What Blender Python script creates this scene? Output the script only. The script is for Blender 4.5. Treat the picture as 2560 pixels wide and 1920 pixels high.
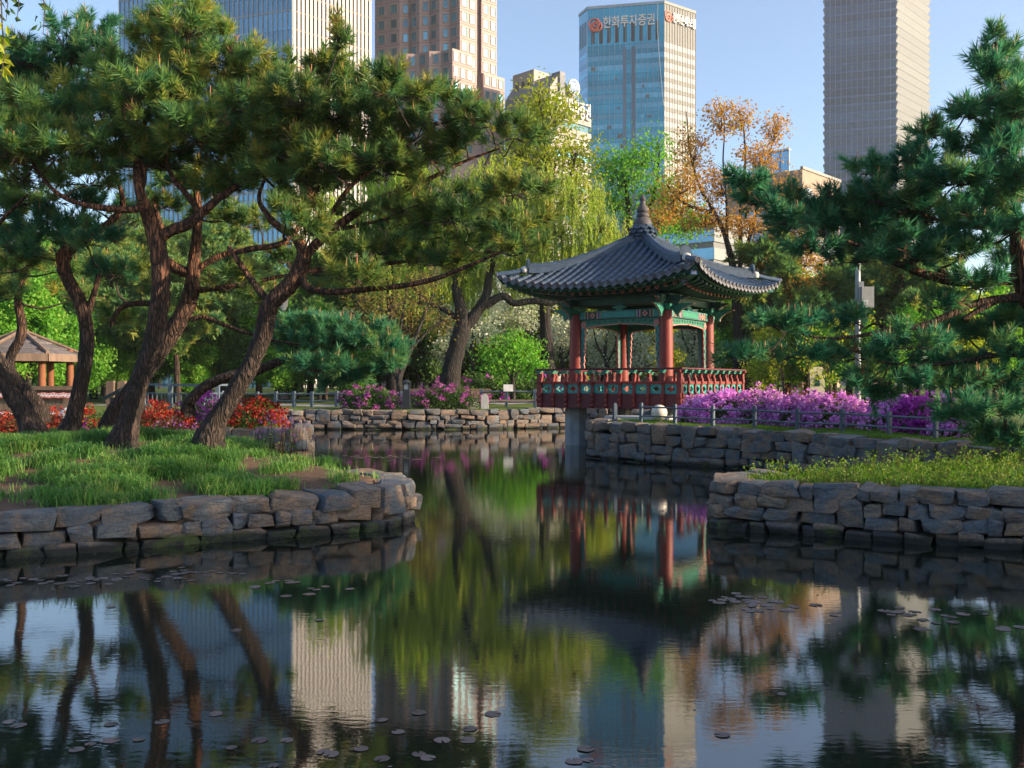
import bpy, bmesh, math, random
import numpy as np
from mathutils import Vector, Matrix, noise
from mathutils.geometry import tessellate_polygon
R = math.radians
sc = bpy.context.scene
col = sc.collection
for o in list(bpy.data.objects):
    bpy.data.objects.remove(o)
# ------------------------------------------------------------------ camera
CAMZ = 2.16
F = 960.0                       # focal length in pixels of the 1024 x 768 frame
cam_d = bpy.data.cameras.new('camera')
cam_d.sensor_width = 36.0
cam_d.lens = 36.0 * F / 1024.0
cam_d.clip_start = 0.1
cam_d.clip_end = 6000
cam = bpy.data.objects.new('camera', cam_d)
col.objects.link(cam)
cam.location = (0, 0, CAMZ)
cam.rotation_euler = (R(90), 0, 0)
sc.camera = cam
# ------------------------------------------------------------------ sky, sun, exposure
SUN_EL, SUN_AZ = 17.0, 103.0     # azimuth clockwise from +Y (the viewing direction)
w = bpy.data.worlds.new('World')
sc.world = w
w.use_nodes = True
nt = w.node_tree
bg = nt.nodes['Background']
sky = nt.nodes.new('ShaderNodeTexSky')
sky.sky_type = 'NISHITA'
sky.sun_disc = False
sky.sun_elevation = R(SUN_EL)
sky.sun_rotation = R(SUN_AZ)
sky.air_density = 0.85
sky.dust_density = 1.4
sky.ozone_density = 1.5
nt.links.new(sky.outputs[0], bg.inputs[0])
bg.inputs[1].default_value = 0.115
sd = bpy.data.lights.new('sun', 'SUN')
sd.energy = 3.9
sd.angle = R(0.6)
sd.color = (1.0, 0.79, 0.55)
sun = bpy.data.objects.new('sun', sd)
col.objects.link(sun)
_d = Vector((math.sin(R(SUN_AZ)) * math.cos(R(SUN_EL)), math.cos(R(SUN_AZ)) * math.cos(R(SUN_EL)), math.sin(R(SUN_EL))))
sun.rotation_euler = _d.to_track_quat('Z', 'Y').to_euler()
sun.location = _d * 60
vs = sc.view_settings
vs.view_transform = 'Standard'
vs.look = 'None'
vs.gamma = 1.0
vs.use_curve_mapping = False
vs.exposure = 1.5
cy = sc.cycles
cy.use_denoising = True
cy.denoiser = 'OPENIMAGEDENOISE'
cy.denoising_input_passes = 'RGB_ALBEDO_NORMAL'
cy.max_bounces = 12
cy.diffuse_bounces = 8
cy.glossy_bounces = 4
cy.transmission_bounces = 8
cy.transparent_max_bounces = 6
cy.caustics_reflective = False
cy.caustics_refractive = False
cy.sample_clamp_indirect = 6.0

# ------------------------------------------------------------------ helpers
rng = np.random.default_rng(7)
random.seed(7)
K = 1024.0 / 2212.0


def at(x, y, Y):
    """a place seen at (x, y) of the 2212-wide view of the photograph, Y metres away"""
    return Vector(((x * K - 512) * Y / F, Y, CAMZ - (y * K - 384) * Y / F))


def tag(o, label=None, cat=None, group=None, kind=None):
    if label: o['label'] = label
    if cat: o['category'] = cat
    if group: o['group'] = group
    if kind: o['kind'] = kind
    return o


def empty(name, loc=(0, 0, 0), rz=0.0, label=None, cat=None, group=None):
    o = bpy.data.objects.new(name, None)
    o.empty_display_size = 0.2
    col.objects.link(o)
    o.location = loc
    o.rotation_euler = (0, 0, rz)
    tag(o, label, cat, group)
    return o


def link(name, me, parent=None, loc=None, rot=None, scale=None, world=True):
    """link a mesh; with world=True the coordinates are world ones although the parent has a place of its own"""
    o = bpy.data.objects.new(name, me)
    col.objects.link(o)
    L = Vector(loc) if loc is not None else Vector((0, 0, 0))
    if parent is not None:
        o.parent = parent
        if world:
            p = Vector((0, 0, 0))
            q = parent
            while q is not None:
                p += Vector(q.location)
                q = q.parent
            L = L - p
    o.location = L
    if rot is not None: o.rotation_euler = rot
    if scale is not None: o.scale = scale
    return o


def copy_tree(o, parent=None):
    c = o.copy()
    col.objects.link(c)
    c.parent = parent
    for ch in list(o.children):
        copy_tree(ch, c)
    return c


def np_mesh(name, v, tris=None, quads=None, mats=(), mat_idx=None, smooth=False, tint=None):
    me = bpy.data.meshes.new(name)
    v = np.asarray(v, dtype=np.float32)
    nt_ = 0 if tris is None else len(tris)
    nq = 0 if quads is None else len(quads)
    me.vertices.add(len(v))
    me.vertices.foreach_set('co', v.ravel())
    loops = []
    if nt_: loops.append(np.asarray(tris, dtype=np.int32).ravel())
    if nq: loops.append(np.asarray(quads, dtype=np.int32).ravel())
    loops = np.concatenate(loops)
    me.loops.add(len(loops))
    me.loops.foreach_set('vertex_index', loops)
    starts = np.concatenate([np.arange(nt_) * 3, nt_ * 3 + np.arange(nq) * 4]).astype(np.int32)
    me.polygons.add(nt_ + nq)
    me.polygons.foreach_set('loop_start', starts)
    if mat_idx is not None: me.polygons.foreach_set('material_index', np.asarray(mat_idx, dtype=np.int32))
    me.polygons.foreach_set('use_smooth', np.full(nt_ + nq, bool(smooth)))
    for m in mats: me.materials.append(m)
    if tint is not None:
        a = me.attributes.new('tint', 'FLOAT', 'POINT')
        a.data.foreach_set('value', np.asarray(tint, dtype=np.float32))
    me.update(calc_edges=True)
    return me


class MB:
    """collects shapes; build() links them as one mesh object"""
    def __init__(self):
        self.v, self.f, self.mi = [], [], []
        self.cur = 0

    def add(self, verts, faces):
        n = len(self.v)
        self.v.extend([tuple(p) for p in verts])
        for f in faces:
            self.f.append(tuple(i + n for i in f))
            self.mi.append(self.cur)
        return self

    def box(self, c, s, rz=0.0, M=None):
        x, y, z = s[0] / 2, s[1] / 2, s[2] / 2
        vs_ = [Vector((sx * x, sy * y, sz * z)) for sz in (-1, 1) for sy in (-1, 1) for sx in (-1, 1)]
        if M is None:
            M = Matrix.Translation(Vector(c)) @ Matrix.Rotation(rz, 4, 'Z')
        vs_ = [M @ p for p in vs_]
        return self.add(vs_, [(0, 2, 3, 1), (4, 5, 7, 6), (0, 1, 5, 4), (2, 6, 7, 3), (0, 4, 6, 2), (1, 3, 7, 5)])

    def bar(self, a, b, wx, wz, up=Vector((0, 0, 1))):
        a, b = Vector(a), Vector(b)
        d = b - a
        x = d.normalized()
        y = up.cross(x)
        if y.length < 1e-4: y = Vector((0, 1, 0))
        y.normalize()
        z = x.cross(y)
        M = Matrix((( x.x, y.x, z.x, 0), (x.y, y.y, z.y, 0), (x.z, y.z, z.z, 0), (0, 0, 0, 1)))
        return self.box(None, (d.length, wx, wz), M=Matrix.Translation((a + b) / 2) @ M)

    def tube(self, pts, r, n=8, caps=True):
        pts = [Vector(p) for p in pts]
        if not hasattr(r, '__len__'): r = [r] * len(pts)
        V, Fa = tube_arrays(np.array([tuple(p) for p in pts]), np.array(r), n)
        m = len(pts)
        fs = [tuple(q) for q in Fa]
        if caps:
            fs.append(tuple(range(n - 1, -1, -1)))
            fs.append(tuple(range((m - 1) * n, m * n)))
        return self.add([tuple(p) for p in V], fs)

    def lathe(self, prof, n=16, c=(0, 0, 0)):
        vs_ = []
        for (r, z) in prof:
            for k in range(n):
                a = 2 * math.pi * k / n
                vs_.append((c[0] + r * math.cos(a), c[1] + r * math.sin(a), c[2] + z))
        fs = []
        for i in range(len(prof) - 1):
            for k in range(n):
                fs.append((i * n + k, i * n + (k + 1) % n, (i + 1) * n + (k + 1) % n, (i + 1) * n + k))
        fs.append(tuple(range(n - 1, -1, -1)))
        fs.append(tuple(range((len(prof) - 1) * n, len(prof) * n)))
        return self.add(vs_, fs)

    def prism(self, poly, O, ux, uy, thick):
        """poly in the plane (ux, uy) at O, thickened along the normal"""
        O, ux, uy = Vector(O), Vector(ux), Vector(uy)
        nrm = ux.cross(uy).normalized() * thick
        n = len(poly)
        a = [O + ux * p[0] + uy * p[1] for p in poly]
        b = [p + nrm for p in a]
        tri = tessellate_polygon([[Vector((p[0], p[1], 0)) for p in poly]])
        area = sum(poly[i][0] * poly[(i + 1) % n][1] - poly[(i + 1) % n][0] * poly[i][1] for i in range(n))
        fs = []
        for t in tri:
            t = tuple(t)
            ar = ((poly[t[1]][0] - poly[t[0]][0]) * (poly[t[2]][1] - poly[t[0]][1]) - (poly[t[2]][0] - poly[t[0]][0]) * (poly[t[1]][1] - poly[t[0]][1]))
            if ar < 0: t = t[::-1]
            fs.append(tuple(i + n for i in t))
            fs.append(t[::-1])
        for i in range(n):
            j = (i + 1) % n
            q = (i, j, j + n, i + n)
            fs.append(q if area > 0 else q[::-1])
        return self.add(a + b, fs)

    def mesh(self, name, mats, smooth=False):
        me = bpy.data.meshes.new(name)
        me.from_pydata(self.v, [], self.f)
        if not isinstance(mats, (list, tuple)): mats = [mats]
        for m in mats: me.materials.append(m)
        if len(mats) > 1: me.polygons.foreach_set('material_index', self.mi)
        if smooth:
            me.polygons.foreach_set('use_smooth', [True] * len(me.polygons))
            me.set_sharp_from_angle(angle=R(40))
        me.update()
        return me

    def build(self, name, mats, parent=None, smooth=False, world=True, **kw):
        return link(name, self.mesh(name, mats, smooth), parent, world=world, **kw)


def tube_arrays(P, r, n=8):
    m = len(P)
    T = np.gradient(P, axis=0)
    T /= np.linalg.norm(T, axis=1, keepdims=True) + 1e-9
    N = np.zeros_like(P)
    a = np.array([0, 0, 1.0]) if abs(T[0][2]) < 0.8 else np.array([1.0, 0, 0])
    x = np.cross(T[0], a)
    x /= np.linalg.norm(x)
    N[0] = x
    for i in range(1, m):
        x = N[i - 1] - T[i] * np.dot(N[i - 1], T[i])
        N[i] = x / (np.linalg.norm(x) + 1e-9)
    B = np.cross(T, N)
    ang = np.arange(n) * 2 * np.pi / n
    V = P[:, None, :] + (N[:, None, :] * np.cos(ang)[None, :, None] + B[:, None, :] * np.sin(ang)[None, :, None]) * r[:, None, None] if r.ndim == 1 \
        else P[:, None, :] + (N[:, None, :] * np.cos(ang)[None, :, None] + B[:, None, :] * np.sin(ang)[None, :, None]) * r[:, :, None]
    i = np.arange(m - 1)[:, None] * n
    k = np.arange(n)[None, :]
    k2 = (k + 1) % n
    q = np.stack([i + k, i + k2, i + n + k2, i + n + k], -1).reshape(-1, 4)
    return V.reshape(-1, 3), q


def smooth_path(pts, n):
    """Catmull-Rom through the points (any number of columns)"""
    P = np.array([tuple(p) for p in pts], dtype=float)
    P = np.vstack([2 * P[0] - P[1], P, 2 * P[-1] - P[-2]])
    out = []
    for i in range(1, len(P) - 2):
        t = np.linspace(0, 1, n, endpoint=False)[:, None]
        a, b, c, d = P[i - 1], P[i], P[i + 1], P[i + 2]
        out.append(0.5 * ((2 * b) + (c - a) * t + (2 * a - 5 * b + 4 * c - d) * t ** 2 + (3 * b - a - 3 * c + d) * t ** 3))
    out.append(P[-2][None, :])
    return np.vstack(out)


# ------------------------------------------------------------------ materials
def _nodes(name):
    m = bpy.data.materials.new(name)
    m.use_nodes = True
    t = m.node_tree
    return m, t, t.nodes['Principled BSDF']


def _n(t, kind, **kw):
    n = t.nodes.new(kind)
    for k, v in kw.items():
        if k in n.bl_rna.properties.keys(): setattr(n, k, v)
        else: n.inputs[k].default_value = v
    return n


def mix_rgb(t, fac, a, b, mode='MIX'):
    n = t.nodes.new('ShaderNodeMix')
    n.data_type = 'RGBA'
    n.blend_type = mode
    for s, val in ((0, fac), (6, a), (7, b)):
        if hasattr(val, 'is_output') or isinstance(val, bpy.types.NodeSocket): t.links.new(val, n.inputs[s])
        elif s == 0: n.inputs[0].default_value = val
        else: n.inputs[s].default_value = (*val, 1) if len(val) == 3 else val
    return n.outputs[2]


def ramp(t, fac, stops):
    n = t.nodes.new('ShaderNodeValToRGB')
    el = n.color_ramp.elements
    while len(el) < len(stops): el.new(0.5)
    for e, (p, c) in zip(el, stops):
        e.position = p
        e.color = (*c, 1) if len(c) == 3 else c
    t.links.new(fac, n.inputs[0])
    return n.outputs[0]


def coords(t, kind='Object', scale=(1, 1, 1)):
    tc = t.nodes.new('ShaderNodeTexCoord')
    mp = t.nodes.new('ShaderNodeMapping')
    mp.inputs['Scale'].default_value = scale
    t.links.new(tc.outputs[kind], mp.inputs[0])
    return mp.outputs[0]


def noise_tex(t, vec, scale, detail=5, rough=0.6, kind='NOISE', dist=0.0):
    n = t.nodes.new('ShaderNodeTexNoise' if kind == 'NOISE' else 'ShaderNodeTexVoronoi')
    n.inputs['Scale'].default_value = scale
    if kind == 'NOISE':
        n.inputs['Detail'].default_value = detail
        n.inputs['Roughness'].default_value = rough
        n.inputs['Distortion'].default_value = dist
    if vec is not None: t.links.new(vec, n.inputs['Vector'])
    return n


def bump(t, bs, height, strength, dist=0.02):
    b = t.nodes.new('ShaderNodeBump')
    b.inputs['Strength'].default_value = strength
    b.inputs['Distance'].default_value = dist
    t.links.new(height, b.inputs['Height'])
    t.links.new(b.outputs[0], bs.inputs['Normal'])
    return b


def plain(name, c1, c2=None, scale=6.0, rough=0.7, bmp=0.25, dist=0.01, metallic=0.0, spec=0.4, vary=0.12, stretch=(1, 1, 1), coord='Object'):
    """painted wood, metal, concrete ...: two tones of wear, fine relief and a small difference from piece to piece"""
    m, t, bs = _nodes(name)
    c2 = c2 or tuple(x * 0.72 for x in c1)
    vec = coords(t, coord, stretch)
    n1 = noise_tex(t, vec, scale, 6, 0.65)
    f = ramp(t, n1.outputs[0], [(0.38, (0, 0, 0)), (0.68, (1, 1, 1))])
    c = mix_rgb(t, f, c1, c2)
    if vary:
        oi = t.nodes.new('ShaderNodeObjectInfo')
        mr = t.nodes.new('ShaderNodeMapRange')
        mr.inputs[3].default_value = 1 - vary
        mr.inputs[4].default_value = 1 + vary
        t.links.new(oi.outputs['Random'], mr.inputs[0])
        hs = t.nodes.new('ShaderNodeHueSaturation')
        t.links.new(c, hs.inputs['Color'])
        t.links.new(mr.outputs[0], hs.inputs['Value'])
        c = hs.outputs[0]
    t.links.new(c, bs.inputs['Base Color'])
    bs.inputs['Roughness'].default_value = rough
    bs.inputs['Metallic'].default_value = metallic
    bs.inputs['Specular IOR Level'].default_value = spec
    if bmp:
        n2 = noise_tex(t, vec, scale * 5, 4, 0.7)
        bump(t, bs, n2.outputs[0], bmp, dist)
    return m


def leafy(name, c1, c2, trans=0.4, rough=0.55, var_h=0.0, gloss=0.25, c3=None):
    """foliage: colour from tuft to tuft, light passing through"""
    m, t, bs = _nodes(name)
    at_ = t.nodes.new('ShaderNodeAttribute')
    at_.attribute_name = 'tint'
    st = [(0.0, c1), (1.0, c2)] if c3 is None else [(0.0, c1), (0.6, c2), (1.0, c3)]
    c = ramp(t, at_.outputs['Fac'], st)
    oi = t.nodes.new('ShaderNodeObjectInfo')
    mr = t.nodes.new('ShaderNodeMapRange')
    mr.inputs[3].default_value = 0.85
    mr.inputs[4].default_value = 1.18
    t.links.new(oi.outputs['Random'], mr.inputs[0])
    hs = t.nodes.new('ShaderNodeHueSaturation')
    t.links.new(c, hs.inputs['Color'])
    t.links.new(mr.outputs[0], hs.inputs['Value'])
    c = hs.outputs[0]
    t.links.new(c, bs.inputs['Base Color'])
    bs.inputs['Roughness'].default_value = rough
    bs.inputs['Specular IOR Level'].default_value = gloss
    tr = t.nodes.new('ShaderNodeBsdfTranslucent')
    hs2 = t.nodes.new('ShaderNodeHueSaturation')
    hs2.inputs['Saturation'].default_value = 1.1
    hs2.inputs['Value'].default_value = 1.25
    t.links.new(c, hs2.inputs['Color'])
    t.links.new(hs2.outputs[0], tr.inputs[0])
    mx = t.nodes.new('ShaderNodeMixShader')
    mx.inputs[0].default_value = trans
    t.links.new(bs.outputs[0], mx.inputs[1])
    t.links.new(tr.outputs[0], mx.inputs[2])
    out = t.nodes['Material Output']
    t.links.new(mx.outputs[0], out.inputs[0])
    return m


def bark_mat(name, low, up, z0, z1, scale=7.0, strength=0.9, dark=(0.02, 0.017, 0.015)):
    """plated pine bark, grey and furrowed below, orange above"""
    m, t, bs = _nodes(name)
    vec = coords(t, 'Object', (1, 1, 0.24))
    nz = noise_tex(t, vec, 3.0, 3, 0.6)
    vx = mix_rgb(t, 0.45, vec, nz.outputs['Color'])
    vo = noise_tex(t, vx, scale, kind='V')
    vo.feature = 'DISTANCE_TO_EDGE'
    n2 = noise_tex(t, vec, 22.0, 5, 0.7)
    ge = t.nodes.new('ShaderNodeNewGeometry')
    sp = t.nodes.new('ShaderNodeSeparateXYZ')
    t.links.new(ge.outputs['Position'], sp.inputs[0])
    mr = t.nodes.new('ShaderNodeMapRange')
    mr.inputs[1].default_value = z0
    mr.inputs[2].default_value = z1
    t.links.new(sp.outputs[2], mr.inputs[0])
    c = mix_rgb(t, mr.outputs[0], low, up)
    c = mix_rgb(t, n2.outputs[0], c, tuple(0.5 * x for x in low), 'MIX')
    edge = ramp(t, vo.outputs['Distance'], [(0.0, (0, 0, 0)), (0.30, (1, 1, 1))])
    c = mix_rgb(t, edge, dark, c)
    t.links.new(c, bs.inputs['Base Color'])
    bs.inputs['Roughness'].default_value = 0.9
    bs.inputs['Specular IOR Level'].default_value = 0.2
    ad = t.nodes.new('ShaderNodeMath')
    ad.operation = 'MULTIPLY_ADD'
    t.links.new(n2.outputs[0], ad.inputs[0])
    ad.inputs[1].default_value = 0.5
    t.links.new(edge, ad.inputs[2])
    bump(t, bs, ad.outputs[0], strength, 0.04)
    return m


def glass_mat(name, c, rough=0.08, spec=0.8, metallic=0.0, vary=0.3):
    m, t, bs = _nodes(name)
    oi = t.nodes.new('ShaderNodeObjectInfo')
    mr = t.nodes.new('ShaderNodeMapRange')
    mr.inputs[3].default_value = 1 - vary
    mr.inputs[4].default_value = 1 + vary
    t.links.new(oi.outputs['Random'], mr.inputs[0])
    vec = coords(t, 'Object', (1, 1, 1))
    n1 = noise_tex(t, vec, 0.12, 3, 0.6)
    cc = mix_rgb(t, n1.outputs[0], tuple(x * 0.6 for x in c), tuple(min(1, x * 1.35) for x in c))
    hs = t.nodes.new('ShaderNodeHueSaturation')
    t.links.new(cc, hs.inputs['Color'])
    t.links.new(mr.outputs[0], hs.inputs['Value'])
    t.links.new(hs.outputs[0], bs.inputs['Base Color'])
    bs.inputs['Roughness'].default_value = rough
    bs.inputs['Specular IOR Level'].default_value = spec
    bs.inputs['Metallic'].default_value = metallic
    bs.inputs['IOR'].default_value = 1.6
    n2 = noise_tex(t, vec, 0.35, 2, 0.5)
    bump(t, bs, n2.outputs[0], 0.05, 0.3)
    return m

# ================================================================== ground, pond, path
POND = [(-20, 8.4, .56), (-12, 10.2, .56), (-8.5, 11.2, .56), (-6.35, 11.94, .56), (-5.22, 12.44, .56), (-4.61, 12.9, .56), (-3.72, 13.37, .56), (-2.9, 13.67, .60),
        (-1.95, 14.35, .63), (-1.62, 15.3, .63), (-1.9, 16.4, .60), (-2.5, 17.4, .56), (-3.3, 18.6, .6), (-4.6, 21, .56), (-6.3, 23.2, .7), (-9.3, 24.1, .85), (-9.5, 24.7, .95),
        (-5.75, 24.9, 1.0), (-5.4, 25.6, 1.0), (-6.0, 28, 1.0), (-8, 34, 1.0), (-11, 41, .98), (-12.6, 45.2, .95), (-8, 45.5, .95), (-4, 45.4, .95), (-1.5, 45.7, .95),
        (1, 46.7, .98), (3.4, 47.6, 1.0), (7, 46.5, 1.0), (8, 40, 1.0), (5.2, 33.6, 1.05), (2.9, 30.2, 1.08), (2.28, 28.1, 1.08), (3.6, 26.4, 1.06), (5.4, 24.8, 1.04),
        (6.75, 23.4, 1.02), (7.9, 20.6, 1.0), (8.8, 19.0, 1.0), (9.5, 18.4, .95), (8.6, 17.8, .85), (6.5, 17.2, .74), (4.3, 16.2, .72), (3.35, 15.3, .71), (3.12, 14.4, .71),
        (3.85, 14.0, .71), (4.66, 13.6, .71), (5.5, 13.05, .72), (6.4, 12.7, .74), (8.5, 12.0, .74), (14, 10.6, .74), (20, 9, .74), (20, 1.4, .5), (-20, 1.4, .5)]


def _densify(poly, step):
    out = []
    for i in range(len(poly)):
        a, b = np.array(poly[i]), np.array(poly[(i + 1) % len(poly)])
        n = max(1, int(np.linalg.norm((b - a)[:2]) / step))
        for k in range(n): out.append(a + (b - a) * k / n)
    return np.array(out)


PB = _densify(POND, 0.5)


def pond_sd(x, y):
    """distance to the water's edge, positive on land"""
    x = np.asarray(x, float); y = np.asarray(y, float)
    A = np.array(POND)[:, :2]; B = np.roll(A, -1, 0)
    d2 = np.full(x.shape, 1e18)
    ins = np.zeros(x.shape, bool)
    for a, b in zip(A, B):
        ex, ey = b - a
        t = np.clip(((x - a[0]) * ex + (y - a[1]) * ey) / (ex * ex + ey * ey), 0, 1)
        d2 = np.minimum(d2, (x - a[0] - t * ex) ** 2 + (y - a[1] - t * ey) ** 2)
        c = ((a[1] > y) != (b[1] > y)) & (x < (b[0] - a[0]) * (y - a[1]) / (b[1] - a[1] + 1e-12) + a[0])
        ins ^= c
    d = np.sqrt(d2)
    return np.where(ins, -d, d)


def ground_z(x, y, raw=False):
    x = np.asarray(x, float); y = np.asarray(y, float)
    d = pond_sd(x, y)
    num = np.zeros(x.shape); den = np.zeros(x.shape)
    for p in PB[::2]:
        wgt = 1.0 / (((x - p[0]) ** 2 + (y - p[1]) ** 2) ** 1.5 + 0.02)
        num += wgt * p[2]; den += wgt
    h = num / den
    dl = np.maximum(d, 0)
    mound = 0.46 * np.exp(-(((x + 6.6) / 5.0) ** 2 + ((y - 18.6) / 3.6) ** 2)) * (1 - np.exp(-dl / 1.6))
    rise = 0.30 * (1 - np.exp(-np.maximum(dl - 3, 0) / 26.0))
    bumpy = 0.03 * (np.sin(x * 1.7 + 0.6 * y) * np.cos(y * 1.3 - 0.4 * x)) * np.clip(dl, 0, 1)
    z = h - 0.05 + mound + rise + bumpy
    s = np.clip((d - 0.30) / 0.14, 0, 1)
    z = np.where(d > 0.44, z, -0.75 + (z + 0.75) * s)
    return z


def gz(x, y):
    return float(ground_z(np.array([x]), np.array([y]))[0])


def soil_grass_mat():
    m, t, bs = _nodes('ground_soil_grass')
    ge = t.nodes.new('ShaderNodeNewGeometry')
    n1 = noise_tex(t, ge.outputs['Position'], 0.35, 6, 0.6)
    n2 = noise_tex(t, ge.outputs['Position'], 9.0, 6, 0.7)
    at_ = t.nodes.new('ShaderNodeAttribute'); at_.attribute_name = 'tint'
    soil = mix_rgb(t, n2.outputs[0], (0.05, 0.034, 0.026), (0.20, 0.125, 0.085))
    grass = mix_rgb(t, n2.outputs[0], (0.05, 0.085, 0.018), (0.14, 0.18, 0.045))
    ad = t.nodes.new('ShaderNodeMath'); ad.operation = 'MULTIPLY_ADD'
    t.links.new(n1.outputs[0], ad.inputs[0]); ad.inputs[1].default_value = 0.9
    t.links.new(at_.outputs['Fac'], ad.inputs[2])
    f = ramp(t, ad.outputs[0], [(0.55, (0, 0, 0)), (0.85, (1, 1, 1))])
    t.links.new(mix_rgb(t, f, soil, grass), bs.inputs['Base Color'])
    bs.inputs['Roughness'].default_value = 0.95
    bs.inputs['Specular IOR Level'].default_value = 0.15
    bump(t, bs, n2.outputs[0], 0.8, 0.05)
    return m


M_ground = soil_grass_mat()


def axis(lo, hi, step, far, g=1.22):
    a = list(np.arange(lo, hi + 1e-6, step))
    s = step; p = hi
    while p < far[1]:
        s *= g; p += s; a.append(p)
    s = step; p = lo; b = []
    while p > far[0]:
        s *= g; p -= s; b.append(p)
    return np.array(b[::-1] + a)


gx = axis(-16, 16, 0.16, (-3500, 3500))
gy = axis(0.5, 50, 0.16, (-400, 4500))
GX, GY = np.meshgrid(gx, gy)
GZ = np.zeros_like(GX)
near = (np.abs(GX) < 60) & (GY < 110) & (GY > -40)
GZ[near] = ground_z(GX[near], GY[near])
GZ[~near] = 1.27
sdn = np.full(GX.shape, 50.0); sdn[near] = pond_sd(GX[near], GY[near])
soilness = 0.45 + 0 * GX
soilness = np.where((GY > 44), 0.62, soilness)
soilness = np.where((GX < 0) & (GY < 26), 0.02, soilness)
soilness = np.where((GX > 2) & (GY < 22), 0.15, soilness)
soilness = np.where(sdn < 0.5, -0.3, soilness)
nx_, ny_ = len(gx), len(gy)
ii = (np.arange(ny_ - 1)[:, None] * nx_ + np.arange(nx_ - 1)[None, :]).ravel()
quads = np.stack([ii, ii + 1, ii + nx_ + 1, ii + nx_], -1)
gnd = link('ground', np_mesh('ground', np.stack([GX, GY, GZ], -1).reshape(-1, 3), None, quads, [M_ground], smooth=True, tint=soilness.ravel()))
tag(gnd, kind='structure')

# --- water
m_, t_, b_ = _nodes('pond_water')
ge_ = t_.nodes.new('ShaderNodeNewGeometry')
mp1 = t_.nodes.new('ShaderNodeMapping'); mp1.inputs['Scale'].default_value = (1.1, 3.2, 1)
t_.links.new(ge_.outputs['Position'], mp1.inputs[0])
w1 = noise_tex(t_, mp1.outputs[0], 5.5, 3, 0.55, dist=0.3)
mp2 = t_.nodes.new('ShaderNodeMapping'); mp2.inputs['Scale'].default_value = (0.5, 1.6, 1)
t_.links.new(ge_.outputs['Position'], mp2.inputs[0])
w2 = noise_tex(t_, mp2.outputs[0], 0.7, 2, 0.5)
mm = t_.nodes.new('ShaderNodeMath'); mm.operation = 'MULTIPLY'
t_.links.new(w1.outputs[0], mm.inputs[0]); t_.links.new(w2.outputs[0], mm.inputs[1])
b_.inputs['Base Color'].default_value = (0.010, 0.014, 0.010, 1)
b_.inputs['Roughness'].default_value = 0.035
b_.inputs['IOR'].default_value = 2.5
b_.inputs['Specular IOR Level'].default_value = 0.5
bump(t_, b_, mm.outputs[0], 0.13, 0.0075)
M_water = m_
water = MB().add([(-40, -2, 0), (40, -2, 0), (40, 60, 0), (-40, 60, 0)], [(0, 1, 2, 3)]).build('pond_water', M_water)
tag(water, kind='structure')

# --- paved path behind the far bank
M_path = plain('path_paving', (0.30, 0.29, 0.29), (0.20, 0.19, 0.20), 3.0, 0.9, 0.3, 0.01, vary=0)
pm = MB()
pp = smooth_path([(-34, 52.5, 1.9), (-22, 54, 1.9), (-14, 54.2, 2.0), (-9, 53.2, 1.6), (-4, 54.5, 1.2), (2, 60, 1.0), (8, 75, 1.0)], 10)
tv = np.gradient(pp[:, :2], axis=0); tv /= np.linalg.norm(tv, axis=1, keepdims=True)
nv = np.stack([-tv[:, 1], tv[:, 0]], 1)
e1 = pp[:, :2] + nv * pp[:, 2:3]; e2 = pp[:, :2] - nv * pp[:, 2:3]
vv = []
for a, b in zip(e1, e2):
    vv.append((a[0], a[1], gz(*a) + 0.02)); vv.append((b[0], b[1], gz(*b) + 0.02))
pm.add(vv, [(2 * i, 2 * i + 1, 2 * i + 3, 2 * i + 2) for i in range(len(pp) - 1)])
tag(pm.build('path', M_path), kind='structure')


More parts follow.
